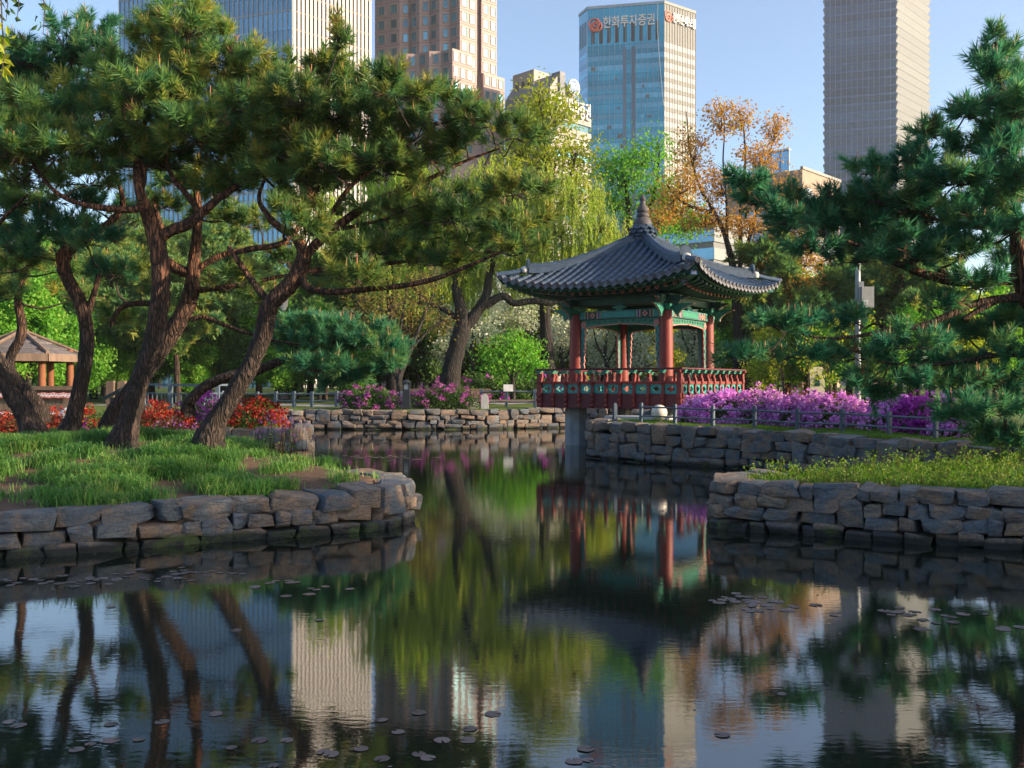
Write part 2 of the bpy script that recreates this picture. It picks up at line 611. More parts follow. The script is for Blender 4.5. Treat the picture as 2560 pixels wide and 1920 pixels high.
# ================================================================== stone walls
def stone_mat():
    m, t, bs = _nodes('wall_stone')
    ge = t.nodes.new('ShaderNodeNewGeometry')
    oi = t.nodes.new('ShaderNodeObjectInfo')
    va = t.nodes.new('ShaderNodeVectorMath'); va.operation = 'ADD'
    t.links.new(ge.outputs['Position'], va.inputs[0])
    cm = t.nodes.new('ShaderNodeCombineXYZ')
    ml = t.nodes.new('ShaderNodeMath'); ml.operation = 'MULTIPLY'; ml.inputs[1].default_value = 37.0
    t.links.new(oi.outputs['Random'], ml.inputs[0])
    for k in range(3): t.links.new(ml.outputs[0], cm.inputs[k])
    t.links.new(cm.outputs[0], va.inputs[1])
    n1 = noise_tex(t, va.outputs[0], 2.6, 6, 0.62, dist=0.6)
    n2 = noise_tex(t, va.outputs[0], 30.0, 6, 0.75)
    mp = t.nodes.new('ShaderNodeMapping'); mp.inputs['Scale'].default_value = (1, 1, 3.0); mp.inputs['Rotation'].default_value = (0.2, 0.3, 0)
    t.links.new(va.outputs[0], mp.inputs[0])
    n3 = noise_tex(t, mp.outputs[0], 5.0, 6, 0.65, dist=0.8)
    base = ramp(t, oi.outputs['Random'], [(0.0, (0.09, 0.12, 0.155)), (0.3, (0.16, 0.175, 0.19)), (0.55, (0.125, 0.15, 0.175)), (0.75, (0.29, 0.215, 0.15)), (0.88, (0.22, 0.215, 0.20)), (1.0, (0.10, 0.13, 0.165))])
    c = mix_rgb(t, ramp(t, n1.outputs[0], [(0.45, (0, 0, 0)), (0.60, (0.85, 0.85, 0.85))]), base, (0.30, 0.19, 0.115))
    c = mix_rgb(t, ramp(t, n3.outputs[0], [(0.45, (0, 0, 0)), (0.66, (0.7, 0.7, 0.7))]), c, (0.05, 0.06, 0.08))
    c = mix_rgb(t, ramp(t, n2.outputs[0], [(0.36, (0.55, 0.55, 0.55)), (0.55, (0, 0, 0))]), c, (0.045, 0.045, 0.05))
    c = mix_rgb(t, ramp(t, n2.outputs[0], [(0.62, (0, 0, 0)), (0.74, (0.45, 0.45, 0.45))]), c, (0.24, 0.235, 0.23))
    sp = t.nodes.new('ShaderNodeSeparateXYZ'); t.links.new(ge.outputs['Position'], sp.inputs[0])
    n4 = noise_tex(t, ge.outputs['Position'], 2.5, 4, 0.65)
    # damp, mossy band just above the water line
    ad0 = t.nodes.new('ShaderNodeMath'); ad0.operation = 'MULTIPLY_ADD'; ad0.inputs[1].default_value = -0.16
    t.links.new(n4.outputs[0], ad0.inputs[0]); t.links.new(sp.outputs[2], ad0.inputs[2])
    wet = ramp(t, ad0.outputs[0], [(0.0, (0, 0, 0)), (0.07, (1, 1, 1))])
    mossf = ramp(t, n4.outputs[0], [(0.52, (0, 0, 0)), (0.62, (1, 1, 1))])
    damp = mix_rgb(t, mossf, (0.022, 0.023, 0.022), (0.05, 0.07, 0.02))
    c = mix_rgb(t, wet, damp, c)
    t.links.new(c, bs.inputs['Base Color'])
    bs.inputs['Roughness'].default_value = 0.78
    bs.inputs['Specular IOR Level'].default_value = 0.35
    ad = t.nodes.new('ShaderNodeMath'); ad.operation = 'MULTIPLY_ADD'; ad.inputs[1].default_value = 0.35
    t.links.new(n2.outputs[0], ad.inputs[0]); t.links.new(n3.outputs[0], ad.inputs[2])
    bump(t, bs, ad.outputs[0], 1.0, 0.06)
    return m


M_stone = stone_mat()


def stone_variant(seed, sub=2):
    r = random.Random(seed)
    bm = bmesh.new()
    bmesh.ops.create_cube(bm, size=1.0)
    for v in bm.verts:
        v.co += Vector((r.uniform(-.13, .10), r.uniform(-.08, .05), r.uniform(-.15, .10)))
    for q in range(9):        # broken faces and knocked-off corners
        if q < 3: d = Vector((r.uniform(-.45, .45), r.choice((-1, 1)), r.uniform(-.5, .5)))
        else: d = Vector((r.uniform(-1, 1), r.uniform(-.8, .8), r.uniform(-1, 1)))
        d.normalize()
        m_ = max(v.co.dot(d) for v in bm.verts)
        res = bmesh.ops.bisect_plane(bm, geom=bm.verts[:] + bm.edges[:] + bm.faces[:], plane_co=d * m_ * r.uniform(.80, .96), plane_no=d, clear_outer=True)
        bmesh.ops.holes_fill(bm, edges=[e for e in bm.edges if e.is_boundary])
    bmesh.ops.remove_doubles(bm, verts=bm.verts, dist=.03)
    bmesh.ops.recalc_face_normals(bm, faces=bm.faces)
    bmesh.ops.bevel(bm, geom=bm.edges[:], offset=0.028, segments=2 if sub > 1 else 1, profile=0.6, affect='EDGES')
    bmesh.ops.triangulate(bm, faces=bm.faces)
    if sub > 1:
        bmesh.ops.subdivide_edges(bm, edges=[e for e in bm.edges if e.calc_length() > 0.22], cuts=1, use_grid_fill=True)
    off = Vector((seed * 3.1, seed * 1.7, 0))
    for v in bm.verts:
        p = v.co
        n = noise.noise(p * 2.2 + off) * 0.06 + noise.noise(p * 6 + off) * 0.035
        v.co = p * (1 + n)
    bmesh.ops.triangulate(bm, faces=[f for f in bm.faces if len(f.verts) > 4])
    me = bpy.data.meshes.new('stone')
    bm.to_mesh(me); bm.free()
    me.materials.append(M_stone)
    me.polygons.foreach_set('use_smooth', [True] * len(me.polygons))
    me.set_sharp_from_angle(angle=R(32))
    return me


STONES_NEAR = [stone_variant(i, 2) for i in range(26)]
STONES_FAR = [stone_variant(100 + i, 1) for i in range(14)]


def stone_wall(label, path, courses, wmin, wmax, depth=0.5, near=True, seed=0, lean=0.06, group=None, chinks=True, cap=0.0, big=.12):
    """path: (x, y, top) points with the water on the right-hand side; courses: relative heights from the top down"""
    r = random.Random(seed)
    P = np.array(path, float)
    seg = np.linalg.norm(np.diff(P[:, :2], axis=0), axis=1)
    S = np.concatenate([[0], np.cumsum(seg)])
    L = S[-1]

    def pos(s):
        s = min(max(s, 0), L)
        return np.array([np.interp(s, S, P[:, k]) for k in range(3)])

    def tang(s):
        a, b = pos(s - 0.25), pos(s + 0.25)
        d = (b - a)[:2]
        return d / (np.linalg.norm(d) + 1e-9)
    p0 = pos(L / 2)
    t = empty('stone_wall', (p0[0], p0[1], 0), 0, label, 'wall', group)
    tot = sum(courses)
    lib = STONES_NEAR if near else STONES_FAR
    zfrac = 0.0
    taken = []
    for ci, ch in enumerate(courses):
        s = -r.uniform(0, wmin * 0.7)
        blocked, taken = taken, []
        while s < L:
            wd = r.uniform(wmin, wmax) * (1.12 if ci == 0 else 1.0) * (r.uniform(.45, .7) if r.random() < 0.2 else 1.0)
            hit = [q for q in blocked if q[0] < s + wd and q[1] > s]
            if hit:
                room = hit[0][0] - s
                if room < wmin * .4:
                    s = hit[0][1] + .01
                    continue
                wd = min(wd, room)
            mid = s + wd / 2
            if mid > L + 0.1: break
            dbl = ci < len(courses) - 1 and r.random() < big and wd > wmin * .8
            ch2 = ch + (courses[ci + 1] if dbl else 0)
            if dbl: taken.append((s, s + wd))
            c = pos(mid); tg = tang(mid)
            top = c[2] + 0.22
            zt = c[2] - zfrac / tot * top
            zb = c[2] - (zfrac + ch2) / tot * top
            h = (zt - zb) * (1 + r.uniform(-.12, .10) + (cap * r.uniform(0, 2) if ci == 0 else 0))
            zc = (zt + zb) / 2 + r.uniform(-.03, .03)
            nrm = np.array([tg[1], -tg[0]])
            outw = (zfrac + ch2 / 2) / tot * lean * top + r.uniform(-.045, .05)
            link('stone', r.choice(lib), t, loc=(c[0] + nrm[0] * outw - nrm[0] * (depth / 2 - 0.05), c[1] + nrm[1] * outw - nrm[1] * (depth / 2 - 0.05), zc),
                 rot=(r.uniform(-.07, .07), r.uniform(-.08, .08), math.atan2(tg[1], tg[0]) + r.uniform(-.09, .09) + (math.pi if r.random() < .5 else 0)),
                 scale=(wd * .985, depth * r.uniform(1.0, 1.25), h * .99))
            if chinks and near and r.random() < 0.3:
                q = pos(s)
                link('stone', r.choice(lib), t, loc=(q[0] - nrm[0] * 0.06, q[1] - nrm[1] * 0.06, zb + r.uniform(.02, .06)),
                     rot=(r.uniform(-.4, .4), r.uniform(-.4, .4), r.uniform(0, 6)), scale=(.15 * r.uniform(.5, 1.1), .14, .11))
            s += wd + r.uniform(.0, .025)
        zfrac += ch
    return t


def pond_path(i, j):
    n = len(POND)
    idx = list(range(i, j + 1))
    return [POND[k % n] for k in idx]


def rev(p): return p[::-1]


# as seen from the water the outward normal is (ty, -tx): walk so that water lies on that side
stone_wall('low wall of long dark stones below the grassy mound with the leaning pines', pond_path(2, 11), [.22, .19, .17, .16], .30, .64, near=True, seed=4, cap=0.08, big=.03)
stone_wall('short pale stone wall end below the red azaleas, behind the leaning pine', [(-9.3, 24.72, 1.0), (-5.75, 24.85, 1.02), (-5.4, 25.5, 1.0), (-5.9, 27.6, 1.0)], [.3, .26, .24, .3], .45, .8, near=False, seed=5)
stone_wall('long stone retaining wall along the far bank of the pond', pond_path(22, 29), [.24, .22, .2, .2, .22], .38, .85, near=False, seed=8)
stone_wall('stone wall below the fence and purple azaleas beside the pavilion', pond_path(30, 38), [.22, .22, .2, .2, .2], .34, .68, near=True, seed=11)
stone_wall('tall dark wall of rough boulders below the sunlit weeds', [(4.2, 16.3, .71), (3.35, 15.35, .71)] + pond_path(43, 48), [.20, .21, .21, .21, .2], .28, .56, near=True, seed=16, lean=0.10, cap=0.1)

# ================================================================== pavilion
PAV = empty('pavilion', (4.71, 34.6, 0), R(-34.5), 'red and green wooden pavilion with curved grey tile roof standing over the pond', 'pavilion')
M_tile = plain('roof_tile_grey', (0.042, 0.072, 0.118), (0.025, 0.042, 0.07), 5.0, 0.45, 0.3, 0.01, spec=0.45, vary=0.22)
M_tile_end = plain('tile_end_grey', (0.15, 0.145, 0.155), (0.07, 0.08, 0.095), 14.0, 0.65, 0.5, 0.01, vary=0.2)
M_red = plain('pavilion_red_paint', (0.21, 0.03, 0.022), (0.14, 0.02, 0.016), 3.0, 0.55, 0.2, 0.006, vary=0.1, stretch=(1, 1, 0.3))
M_redd = plain('pavilion_dark_red_paint', (0.11, 0.014, 0.018), (0.075, 0.01, 0.013), 3.0, 0.6, 0.2, 0.006, vary=0.1)
M_green = plain('pavilion_green_paint', (0.02, 0.20, 0.125), (0.012, 0.13, 0.085), 4.0, 0.5, 0.15, 0.005, vary=0.1)
M_dgreen = plain('pavilion_dark_green_paint', (0.012, 0.085, 0.06), (0.008, 0.05, 0.04), 4.0, 0.55, 0.15, 0.005, vary=0.1)
M_teal = plain('pavilion_teal_paint', (0.03, 0.28, 0.26), (0.02, 0.2, 0.19), 4.0, 0.5, 0.15, 0.005, vary=0.08)
M_pink = plain('pavilion_pink_paint', (0.62, 0.26, 0.22), (0.5, 0.2, 0.17), 5.0, 0.55, 0.1, 0.004, vary=0.08)
M_white = plain('pavilion_white_paint', (0.68, 0.66, 0.6), (0.55, 0.53, 0.48), 5.0, 0.55, 0.1, 0.004, vary=0.08)
M_blue = plain('pavilion_blue_paint', (0.03, 0.07, 0.35), (0.02, 0.05, 0.25), 5.0, 0.5, 0.1, 0.004, vary=0.05)
M_black = plain('pavilion_black_paint', (0.012, 0.012, 0.014), None, 5.0, 0.5, 0.1, 0.004, vary=0)
M_yell = plain('pavilion_yellow_paint', (0.5, 0.42, 0.16), None, 5.0, 0.5, 0.1, 0.004, vary=0)
M_conc = plain('concrete_pillar', (0.32, 0.34, 0.36), (0.2, 0.22, 0.24), 2.0, 0.85, 0.4, 0.015, vary=0.08)
M_lime = plain('ridge_lime_mortar', (0.55, 0.52, 0.48), (0.4, 0.38, 0.36), 8.0, 0.8, 0.5, 0.02, vary=0.05)

CH = 1.75          # half column spacing
RH = 2.68          # half railing
EH = 3.62          # half eave
ZE, ZA = 5.42, 7.46
ZF = 1.86          # floor
COLS = [(-CH, -CH), (CH, -CH), (CH, CH), (-CH, CH)]
SIDES = [R(0), R(90), R(180), R(270)]    # 0: front (-y), 90: right (+x) ...


def rot2(p, a):
    c, s = math.cos(a), math.sin(a)
    return Vector((p[0] * c - p[1] * s, p[0] * s + p[1] * c, p[2] if len(p) > 2 else 0))


def pv(mb, name, mats, parent=PAV, smooth=False):
    return mb.build(name, mats, parent, smooth=smooth, world=False)


# --- supports, floor
for i, (x, y) in enumerate(COLS):
    mb = MB()
    zb = -0.6
    mb.lathe([(.40, zb), (.40, 1.30)], 8, (x, y, 0))
    pv(mb, 'support_pillar', M_conc)
    mb = MB()
    mb.lathe([(.235, ZF + 0.02), (.24, ZF + .5), (.232, 3.4), (.215, 4.62)], 20, (x, y, 0))
    c_ = pv(mb, 'column', M_red, smooth=True)
    mb = MB()
    mb.box((x, y, 4.70), (.44, .44, .12))
    mb.box((x, y, 4.80), (.54, .54, .10))
    pv(mb, 'capital', M_green)
mb = MB()
mb.box((0, 0, ZF - 0.04), (RH * 2 - .16, RH * 2 - .16, .12))
pv(mb, 'floor_deck', plain('deck_wood', (0.2, 0.10, 0.06), None, 4.0, 0.7, 0.3))

# --- balustrade on the four sides
NB = 10
for si, a in enumerate(SIDES):
    sub = empty('balustrade', (0, 0, 0), a)
    sub.parent = PAV
    # the posts, rail and panels are made for the front (y = -RH) and turned with their empty
    mb = MB(); mb.box((0, -RH, 1.58), (RH * 2 - .1, .07, .50)); mb.build('skirt_board', M_redd, sub, world=False)
    mb = MB(); mb.box((0, -RH, 2.20), (RH * 2 - .1, .10, .10)); mb.build('middle_rail', M_red, sub, world=False)
    mb = MB(); mb.tube([(-RH - .12, -RH - .10, 2.66), (RH + .12, -RH - .10, 2.66)], .036, 10); mb.build('hand_rail', M_redd, sub, world=False, smooth=True)
    bw = (RH * 2 - .1) / NB
    for k in range(NB):
        cx = -RH + .05 + bw * (k + .5)
        # panel with a lobed opening
        W, H = bw / 2 - .05, .155
        out = [(-W, -H), (W, -H), (W, H), (-W, H)]
        n = 20
        hole = []
        for j in range(n):
            th = 2 * math.pi * j / n
            rr = 1 + .16 * math.cos(4 * th)
            hole.append((W * .62 * rr * math.cos(th), H * .56 * rr * math.sin(th)))
        mb = MB()
        vs_ = []
        for z_ in (0, .03):
            for j in range(n):
                th = 2 * math.pi * j / n
                ex, ez = math.cos(th), math.sin(th)
                s_ = min(W / max(abs(ex), 1e-6), H / max(abs(ez), 1e-6))
                vs_.append((cx + ex * s_, -RH + z_ - .015, 1.995 + ez * s_))
            for (hx, hz) in hole: vs_.append((cx + hx, -RH + z_ - .015, 1.995 + hz))
        fs = []
        for j in range(n):
            j2 = (j + 1) % n
            fs.append((j, j2, n + j2, n + j))
            fs.append((2 * n + j2, 2 * n + j, 3 * n + j, 3 * n + j2))
            fs.append((n + j, n + j2, 3 * n + j2, 3 * n + j))
        mb.add(vs_, fs)
        mb.build('pierced_panel', M_teal, sub, world=False)
    for k in range(NB + 1):
        cx = -RH + .05 + bw * k
        corner = k in (0, NB)
        if k == NB: continue            # the next side brings the corner post
        # S-shaped bracket leaning outwards under the rail
        prof = [(.0, 1.34), (.06, 1.36), (.10, 1.42), (.07, 1.49), (.11, 1.55), (.12, 1.62), (.08, 1.68), (.12, 1.75), (.12, 1.84), (.07, 1.92), (.065, 2.10),
                (.10, 2.22), (.09, 2.34), (.05, 2.42), (.07, 2.52), (.17, 2.585), (.17, 2.62), (.03, 2.62), (-.02, 2.5), (-.05, 2.42), (-.02, 2.3), (-.03, 2.1), (-.03, 1.34)]
        mb = MB()
        th = .10 if not corner else .15
        mb.prism(prof, (cx - th / 2, -RH, 0), (0, -1, 0), (0, 0, 1), th * -1)
        if corner:
            mb.prism(prof, (-RH, -RH + .05 + th / 2 - .05, 0), (-1, 0, 0), (0, 0, 1), -th)
            mb.box((-RH, -RH, 1.98), (.16, .16, 1.28))
        p_ = mb.build('rail_bracket', M_red, sub, world=False)
        mb = MB()
        mb.box((cx, -RH - .095, 2.60), (.17, .22, .045))
        mb.box((cx, -RH - .09, 2.545), (.135, .18, .05))
        q_ = mb.build('bracket_cap', M_green, sub, world=False)

# --- beams with painted panels, frilled trim below them
for si, a in enumerate(SIDES):
    mb = MB()
    mb.box(tuple(rot2((0, -CH, 4.56), a)), (CH * 2 - .42, .20, .28), a)
    bm_ = pv(mb, 'tie_beam', M_teal)
    mb = MB()
    mb.box(tuple(rot2((0, -CH, 5.02), a)), (CH * 2 + 1.1, .2, .22), a)
    pv(mb, 'eave_purlin', M_dgreen)
    L = CH * 2 - .44
    yf = -CH - .104

    def deco(name, mat, cx, w_, cz=4.56, h_=.24, d_=.008, extra=0.0):
        mb = MB(); mb.box(tuple(rot2((cx, yf - extra, cz), a)), (w_, d_, h_), a)
        o = pv(mb, name, mat, bm_)
        return o
    deco('outline', M_black, 0, 1.36, h_=.225)
    deco('painted_panel', M_green if si == 1 else M_teal, 0, 1.33, h_=.195, extra=.004)
    for sg in (-1, 1):
        deco('stripe', M_yell, sg * .71, .03)
        deco('stripe', M_blue, sg * .77, .05)
        deco('stripe', M_pink, sg * .825, .045)
        deco('panel_field', M_dgreen, sg * 1.02, .33)
        mbf = MB()
        for q in range(4):
            th = q * math.pi / 2
            mbf.prism([(.05 * math.cos(j * math.pi / 4), .05 * math.sin(j * math.pi / 4)) for j in range(8)],
                      tuple(rot2((sg * 1.02 + .055 * math.cos(th), yf - .004, 4.56 + .055 * math.sin(th)), a)), tuple(rot2((1, 0, 0), a)), (0, 0, 1), .008)
        pv(mbf, 'painted_flower', M_pink, bm_)
        mbf = MB()
        mbf.prism([(.028 * math.cos(j * math.pi / 4), .028 * math.sin(j * math.pi / 4)) for j in range(8)],
                  tuple(rot2((sg * 1.02, yf - .009, 4.56), a)), tuple(rot2((1, 0, 0), a)), (0, 0, 1), .008)
        pv(mbf, 'flower_centre', M_redd, bm_)
        deco('stripe', M_pink, sg * 1.215, .04)
        deco('stripe', M_black, sg * 1.275, .035)
        deco('stripe', M_yell, sg * 1.325, .02)
    deco('outline', M_black, 0, L, cz=4.425, h_=.016)
    # frill: horizontal piece with a scalloped lower edge, two hanging side pieces with a wavy inner edge
    half = CH - .235

    def hfrill(grow):
        pts = [(-half, 0), (half, 0)]
        n = 64
        for j in range(n + 1):
            x = half - 2 * half * j / n
            u = abs(x) / half
            d = .17 + .12 * u ** 2.2 + .016 * abs(math.sin(j * math.pi / 4.0)) + grow
            if u < .08: d -= .03 * (1 - u / .08)
            pts.append((x, -d))
        return pts[::-1]

    def vfrill(sg, grow):
        n = 60
        z0, z1 = -.2, -1.72
        pts = [(sg * half, z0), (sg * half, z1)]
        for j in range(n + 1):
            z = z1 + (z0 - z1) * j / n
            u = j / n
            w_ = .085 + .075 * u + .018 * math.sin(j * math.pi / 4.5) + grow
            pts.append((sg * (half - w_), z))
        return pts
    X = tuple(rot2((1, 0, 0), a))
    for (nm, fn) in (('arch_frill', hfrill), ('side_frill', lambda g: vfrill(-1, g)), ('side_frill', lambda g: vfrill(1, g))):
        mb = MB(); mb.prism(fn(0.022), tuple(rot2((0, -CH + .022, 4.415), a)), X, (0, 0, 1), .044)
        fr = pv(mb, nm, M_pink)
        mb = MB(); mb.prism(fn(-0.012), tuple(rot2((0, -CH - .024, 4.414), a)), X, (0, 0, 1), .010)
        mb.prism(fn(-0.012), tuple(rot2((0, -CH + .034, 4.414), a)), X, (0, 0, 1), .010)
        f2 = pv(mb, 'frill_face', M_teal if nm == 'side_frill' else M_green, fr)
        mb = MB()
        if nm == 'arch_frill':
            n = 12
            for j in range(n):
                cx = -half + .2 + (2 * half - .4) * (j + .5) / n
                u = abs(cx) / half
                cz = 4.41 - (.085 + .05 * u ** 2.2)
                r0 = .055 + .02 * u
                pts = [rot2((cx + (r0 - r0 * q / 14) * math.cos(q * .62) * (1 if cx > 0 else -1), -CH - .036, cz + (r0 - r0 * q / 14) * math.sin(q * .62)), a) for q in range(13)]
                mb.tube(pts, .011, 5)
        else:
            sg = -1 if fn(0)[0][0] < 0 else 1
            n = 8
            for j in range(n):
                cz = 4.05 - 1.25 * j / n
                w0 = .05 - .002 * j
                pts = [rot2((sg * (half - .075 + .003 * j) + w0 * math.sin(q * .8) * (1 if j % 2 else -1), -CH - .036, cz - .10 + q * .024), a) for q in range(9)]
                mb.tube(pts, .012, 5)
        pv(mb, 'painted_scroll', M_dgreen, fr)
        if nm == 'side_frill':
            mb = MB()
            cxx = sg * (half - .10)
            for q in range(6):
                th = q * math.pi / 3
                mb.prism([(.045 * math.cos(j * math.pi / 4), .055 * math.sin(j * math.pi / 4)) for j in range(8)],
                         tuple(rot2((cxx + .06 * math.cos(th), -CH - .03, 4.24 + .07 * math.sin(th)), a)), X, (0, 0, 1), .02)
            pv(mb, 'carved_blossom', M_pink, fr)

# --- brackets on the column heads and between them
wing = [(0, 0), (.10, -.16), (.20, -.30), (.24, -.34), (.29, -.33), (.28, -.24), (.36, -.13), (.50, -.02), (.66, .06), (.82, .10), (.62, .13), (.40, .14), (.2, .13), (0, .13)]
for (x, y) in COLS:
    for dx, dy in ((1, 0), (-1, 0), (0, 1), (0, -1)):
        outward = (dx * x > 0) or (dy * y > 0)
        sc_ = 1.0 if outward else .62
        nrm = Vector((dx, dy, 0))
        side = Vector((0, 0, 1)).cross(nrm)
        for lv, (zz, s2) in enumerate(((4.72, 1.0), (4.98, .8))):
            if not outward and lv == 0: continue
            mb = MB()
            pr = [(p[0] * sc_ * s2, p[1] * s2 * (.9 if outward else .5)) for p in wing]
            mb.prism(pr, Vector((x, y, zz)) + nrm * .2 - side * .05, nrm, (0, 0, 1), -.10)
            b_o = pv(mb, 'wing_bracket', M_green if lv == 0 else M_dgreen)
            if outward:
                mb = MB()
                ed = [Vector((x, y, zz)) + nrm * (.2 + p[0]) + Vector((0, 0, p[1])) for p in pr[1:10]]
                mb.tube(ed, .016, 6)
                pv(mb, 'bracket_edge', M_pink, b_o)
                mb = MB()
                for sd_ in (-1, 1):
                    for q0, r0 in ((.22, .09), (.40, .06)):
                        pts = [Vector((x, y, zz)) + nrm * (.2 + q0 * s2 + r0 * (1 - q / 12) * math.cos(q * .6)) + side * sd_ * .052 + Vector((0, 0, -.02 + r0 * (1 - q / 12) * math.sin(q * .6))) for q in range(11)]
                        mb.tube(pts, .012, 5)
                pv(mb, 'painted_scroll', M_teal, b_o)
for a in SIDES:
    mb = MB()
    pet = [(-.09, 0), (.09, 0), (.15, .05), (.27, .10), (.24, .16), (.17, .15), (.13, .22), (.05, .20), (0, .25), (-.05, .20), (-.13, .22), (-.17, .15), (-.24, .16), (-.27, .10), (-.15, .05)]
    mb.prism(pet, tuple(rot2((0, -CH + .04, 4.70), a)), tuple(rot2((1, 0, 0), a)), (0, 0, 1), .10)
    h_ = pv(mb, 'lotus_spacer', M_green)
    mb = MB()
    mb.tube([rot2((p[0] * .8, -CH - .066, 4.72 + p[1] * .8), a) for p in pet[2:]], .012, 5)
    pv(mb, 'painted_scroll', M_teal, h_)

# --- roof surface
EOUT = .06


def roof_z(ax, t):
    """height of the roof at eave coordinate ax (-1..1 of the eave) and t (0 eave .. 1 top)"""
    g = .70 * t + .30 * t * t
    return ZE + (ZA - ZE) * g + .46 * abs(ax) ** 2.6 * (1 - t) ** 1.6


def roof_pt(u, t, a, dz=0.0):
    """u: metres along the eave, t: 0 eave .. 1 apex"""
    y = -(EH + .10 * abs(u / EH) ** 2.5 * (1 - t)) * (1 - t)
    hw = max(EH * (1 - t), 1e-3)
    ax = max(-1, min(1, u / EH))
    # uplift follows how near the hip the point is
    hip = min(1.0, abs(u) / hw) if t < .98 else 0
    z = ZE + (ZA - ZE) * (.70 * t + .30 * t * t) + .46 * (abs(u) / EH) ** 2.6 * (1 - t) ** .8
    return rot2((u * (1 + .028 * (1 - t)), y, z + dz), a)


SP = .316
NR = 11
rolls = [k * SP for k in range(-NR, NR + 1)]
SEG = .34
# one tile: half cylinder along +x, slightly tapered so that the next overlaps
def tile_mesh():
    mb = MB()
    n = 7
    vs_ = []
    for (x, r_) in ((0, .088), (SEG * 1.06, .078)):
        for k in range(n):
            th = math.pi * k / (n - 1)
            vs_.append((x, r_ * math.cos(th), r_ * math.sin(th)))
    fs = [(k, k + 1, n + k + 1, n + k) for k in range(n - 1)]
    fs = [f[::-1] for f in fs]
    fs += [tuple(range(n)), tuple(range(2 * n - 1, n - 1, -1))]
    mb.add(vs_, fs)
    return mb.mesh('roof_tile', M_tile, smooth=True)


TILE = tile_mesh()


def frame(a_, b_, up=Vector((0, 0, 1))):
    x = (b_ - a_).normalized()
    y = up.cross(x).normalized()
    z = x.cross(y)
    return Matrix(((x.x, y.x, z.x, a_.x), (x.y, y.y, z.y, a_.y), (x.z, y.z, z.z, a_.z), (0, 0, 0, 1)))


rest_v, rest_f = [], []
disc = MB(); disc.lathe([(.0, 0), (.088, 0), (.088, .03), (.062, .034), (.058, .022), (.03, .022), (.02, .032), (0, .032)], 14)
DISC = disc.mesh('tile_end', M_tile_end, smooth=True)
dr = [(-.15, .05), (-.10, .055), (0, .03), (.10, .055), (.15, .05), (.14, -.02), (.10, -.08), (.04, -.13), (0, -.155), (-.04, -.13), (-.10, -.08), (-.14, -.02)]
mbd = MB(); mbd.prism(dr, (0, 0, 0), (1, 0, 0), (0, 0, 1), -.028)
DRIP = mbd.mesh('drip_tile', M_tile_end)
for si, a in enumerate(SIDES):
    seen = si in (0, 1)
    # sheet under the tiles
    mb = MB()
    NU, NT = 24, 10
    vs_, fs = [], []
    for j in range(NT + 1):
        t = j / NT
        for i in range(NU + 1):
            u = (-1 + 2 * i / NU) * EH * (1 - t)
            vs_.append(roof_pt(u, t, a))
    for j in range(NT):
        for i in range(NU):
            p = j * (NU + 1) + i
            fs.append((p, p + 1, p + NU + 2, p + NU + 1))
    mb.add(vs_, fs)
    mb.cur = 1
    off = len(mb.v)
    mb.add([v - Vector((0, 0, .10)) for v in vs_], [f[::-1] for f in fs])
    pv(mb, 'roof_boarding', [M_tile, M_dgreen])
    # trough tiles: stepped concave plates between the rolls
    mt = MB()
    for k in range(-NR - 1, NR + 1):
        u0 = (k + .5) * SP
        tmax = 1 - abs(u0) / EH - .01
        t = -.012
        dt = .145 / 4.2
        while t < tmax:
            t2 = min(t + dt, tmax)
            for (ua, ub, za, zb_) in ((-.11, -.045, .05, .018), (-.045, .045, .018, .018), (.045, .11, .018, .05)):
                p = [roof_pt(u0 + ua, max(t, 0), a, za + .022), roof_pt(u0 + ub, max(t, 0), a, zb_ + .022), roof_pt(u0 + ub, t2, a, zb_), roof_pt(u0 + ua, t2, a, za)]
                p += [p[0] - Vector((0, 0, .03)), p[1] - Vector((0, 0, .03))]
                mt.add(p, [(0, 1, 2, 3), (4, 5, 1, 0)])
            t = t2
    o = pv(mt, 'trough_tiles', M_tile)
    o['kind'] = 'stuff'
    for k, u in enumerate(rolls):
        tmax = 1 - abs(u) / EH - .015
        if tmax <= 0.02: continue
        # walk up the slope in tile lengths
        t = -.02
        first = True
        while t < tmax:
            A = roof_pt(u, max(t, 0), a, .055)
            if t < 0: A = A + (A - roof_pt(u, .06, a, .055)).normalized() * .07
            d_ = SEG / 4.25
            t2 = min(t + d_, tmax)
            B_ = roof_pt(u, t2, a, .055)
            M_ = frame(A, B_)
            ln = (B_ - A).length / SEG
            if ln > .15:
                if seen:
                    o = bpy.data.objects.new('roof_tile', TILE); col.objects.link(o)
                    o.parent = PAV
                    o.matrix_local = M_ @ Matrix.Scale(min(1.0, ln), 4, Vector((1, 0, 0)))
                else:
                    n0 = len(rest_v)
                    for v in TILE.vertices:
                        q = v.co.copy(); q.x *= min(1.0, ln)
                        rest_v.append(M_ @ q)
                    for p in TILE.polygons: rest_f.append(tuple(i + n0 for i in p.vertices))
            if first:
                x_ = (A - B_).normalized()
                q = Vector((0, 0, 1)).rotation_difference(x_)
                o = bpy.data.objects.new('tile_end', DISC); col.objects.link(o); o.parent = PAV
                o.matrix_local = Matrix.Translation(A + x_ * -.005 + Vector((0, 0, .012))) @ q.to_matrix().to_4x4()
                first = False
            t = t2
    for k in range(-NR - 1, NR + 1):
        u0 = (k + .5) * SP
        if abs(u0) > EH - .03: continue
        A = roof_pt(u0, 0, a, .0)
        o = bpy.data.objects.new('drip_tile', DRIP); col.objects.link(o); o.parent = PAV
        nrm = rot2((0, -1, 0), a)
        o.matrix_local = Matrix.Translation(A + nrm * .05 + Vector((0, 0, .03))) @ Matrix.Rotation(a, 4, 'Z') @ Matrix.Rotation(R(-14), 4, 'X')
mb = MB(); mb.add(rest_v, rest_f)
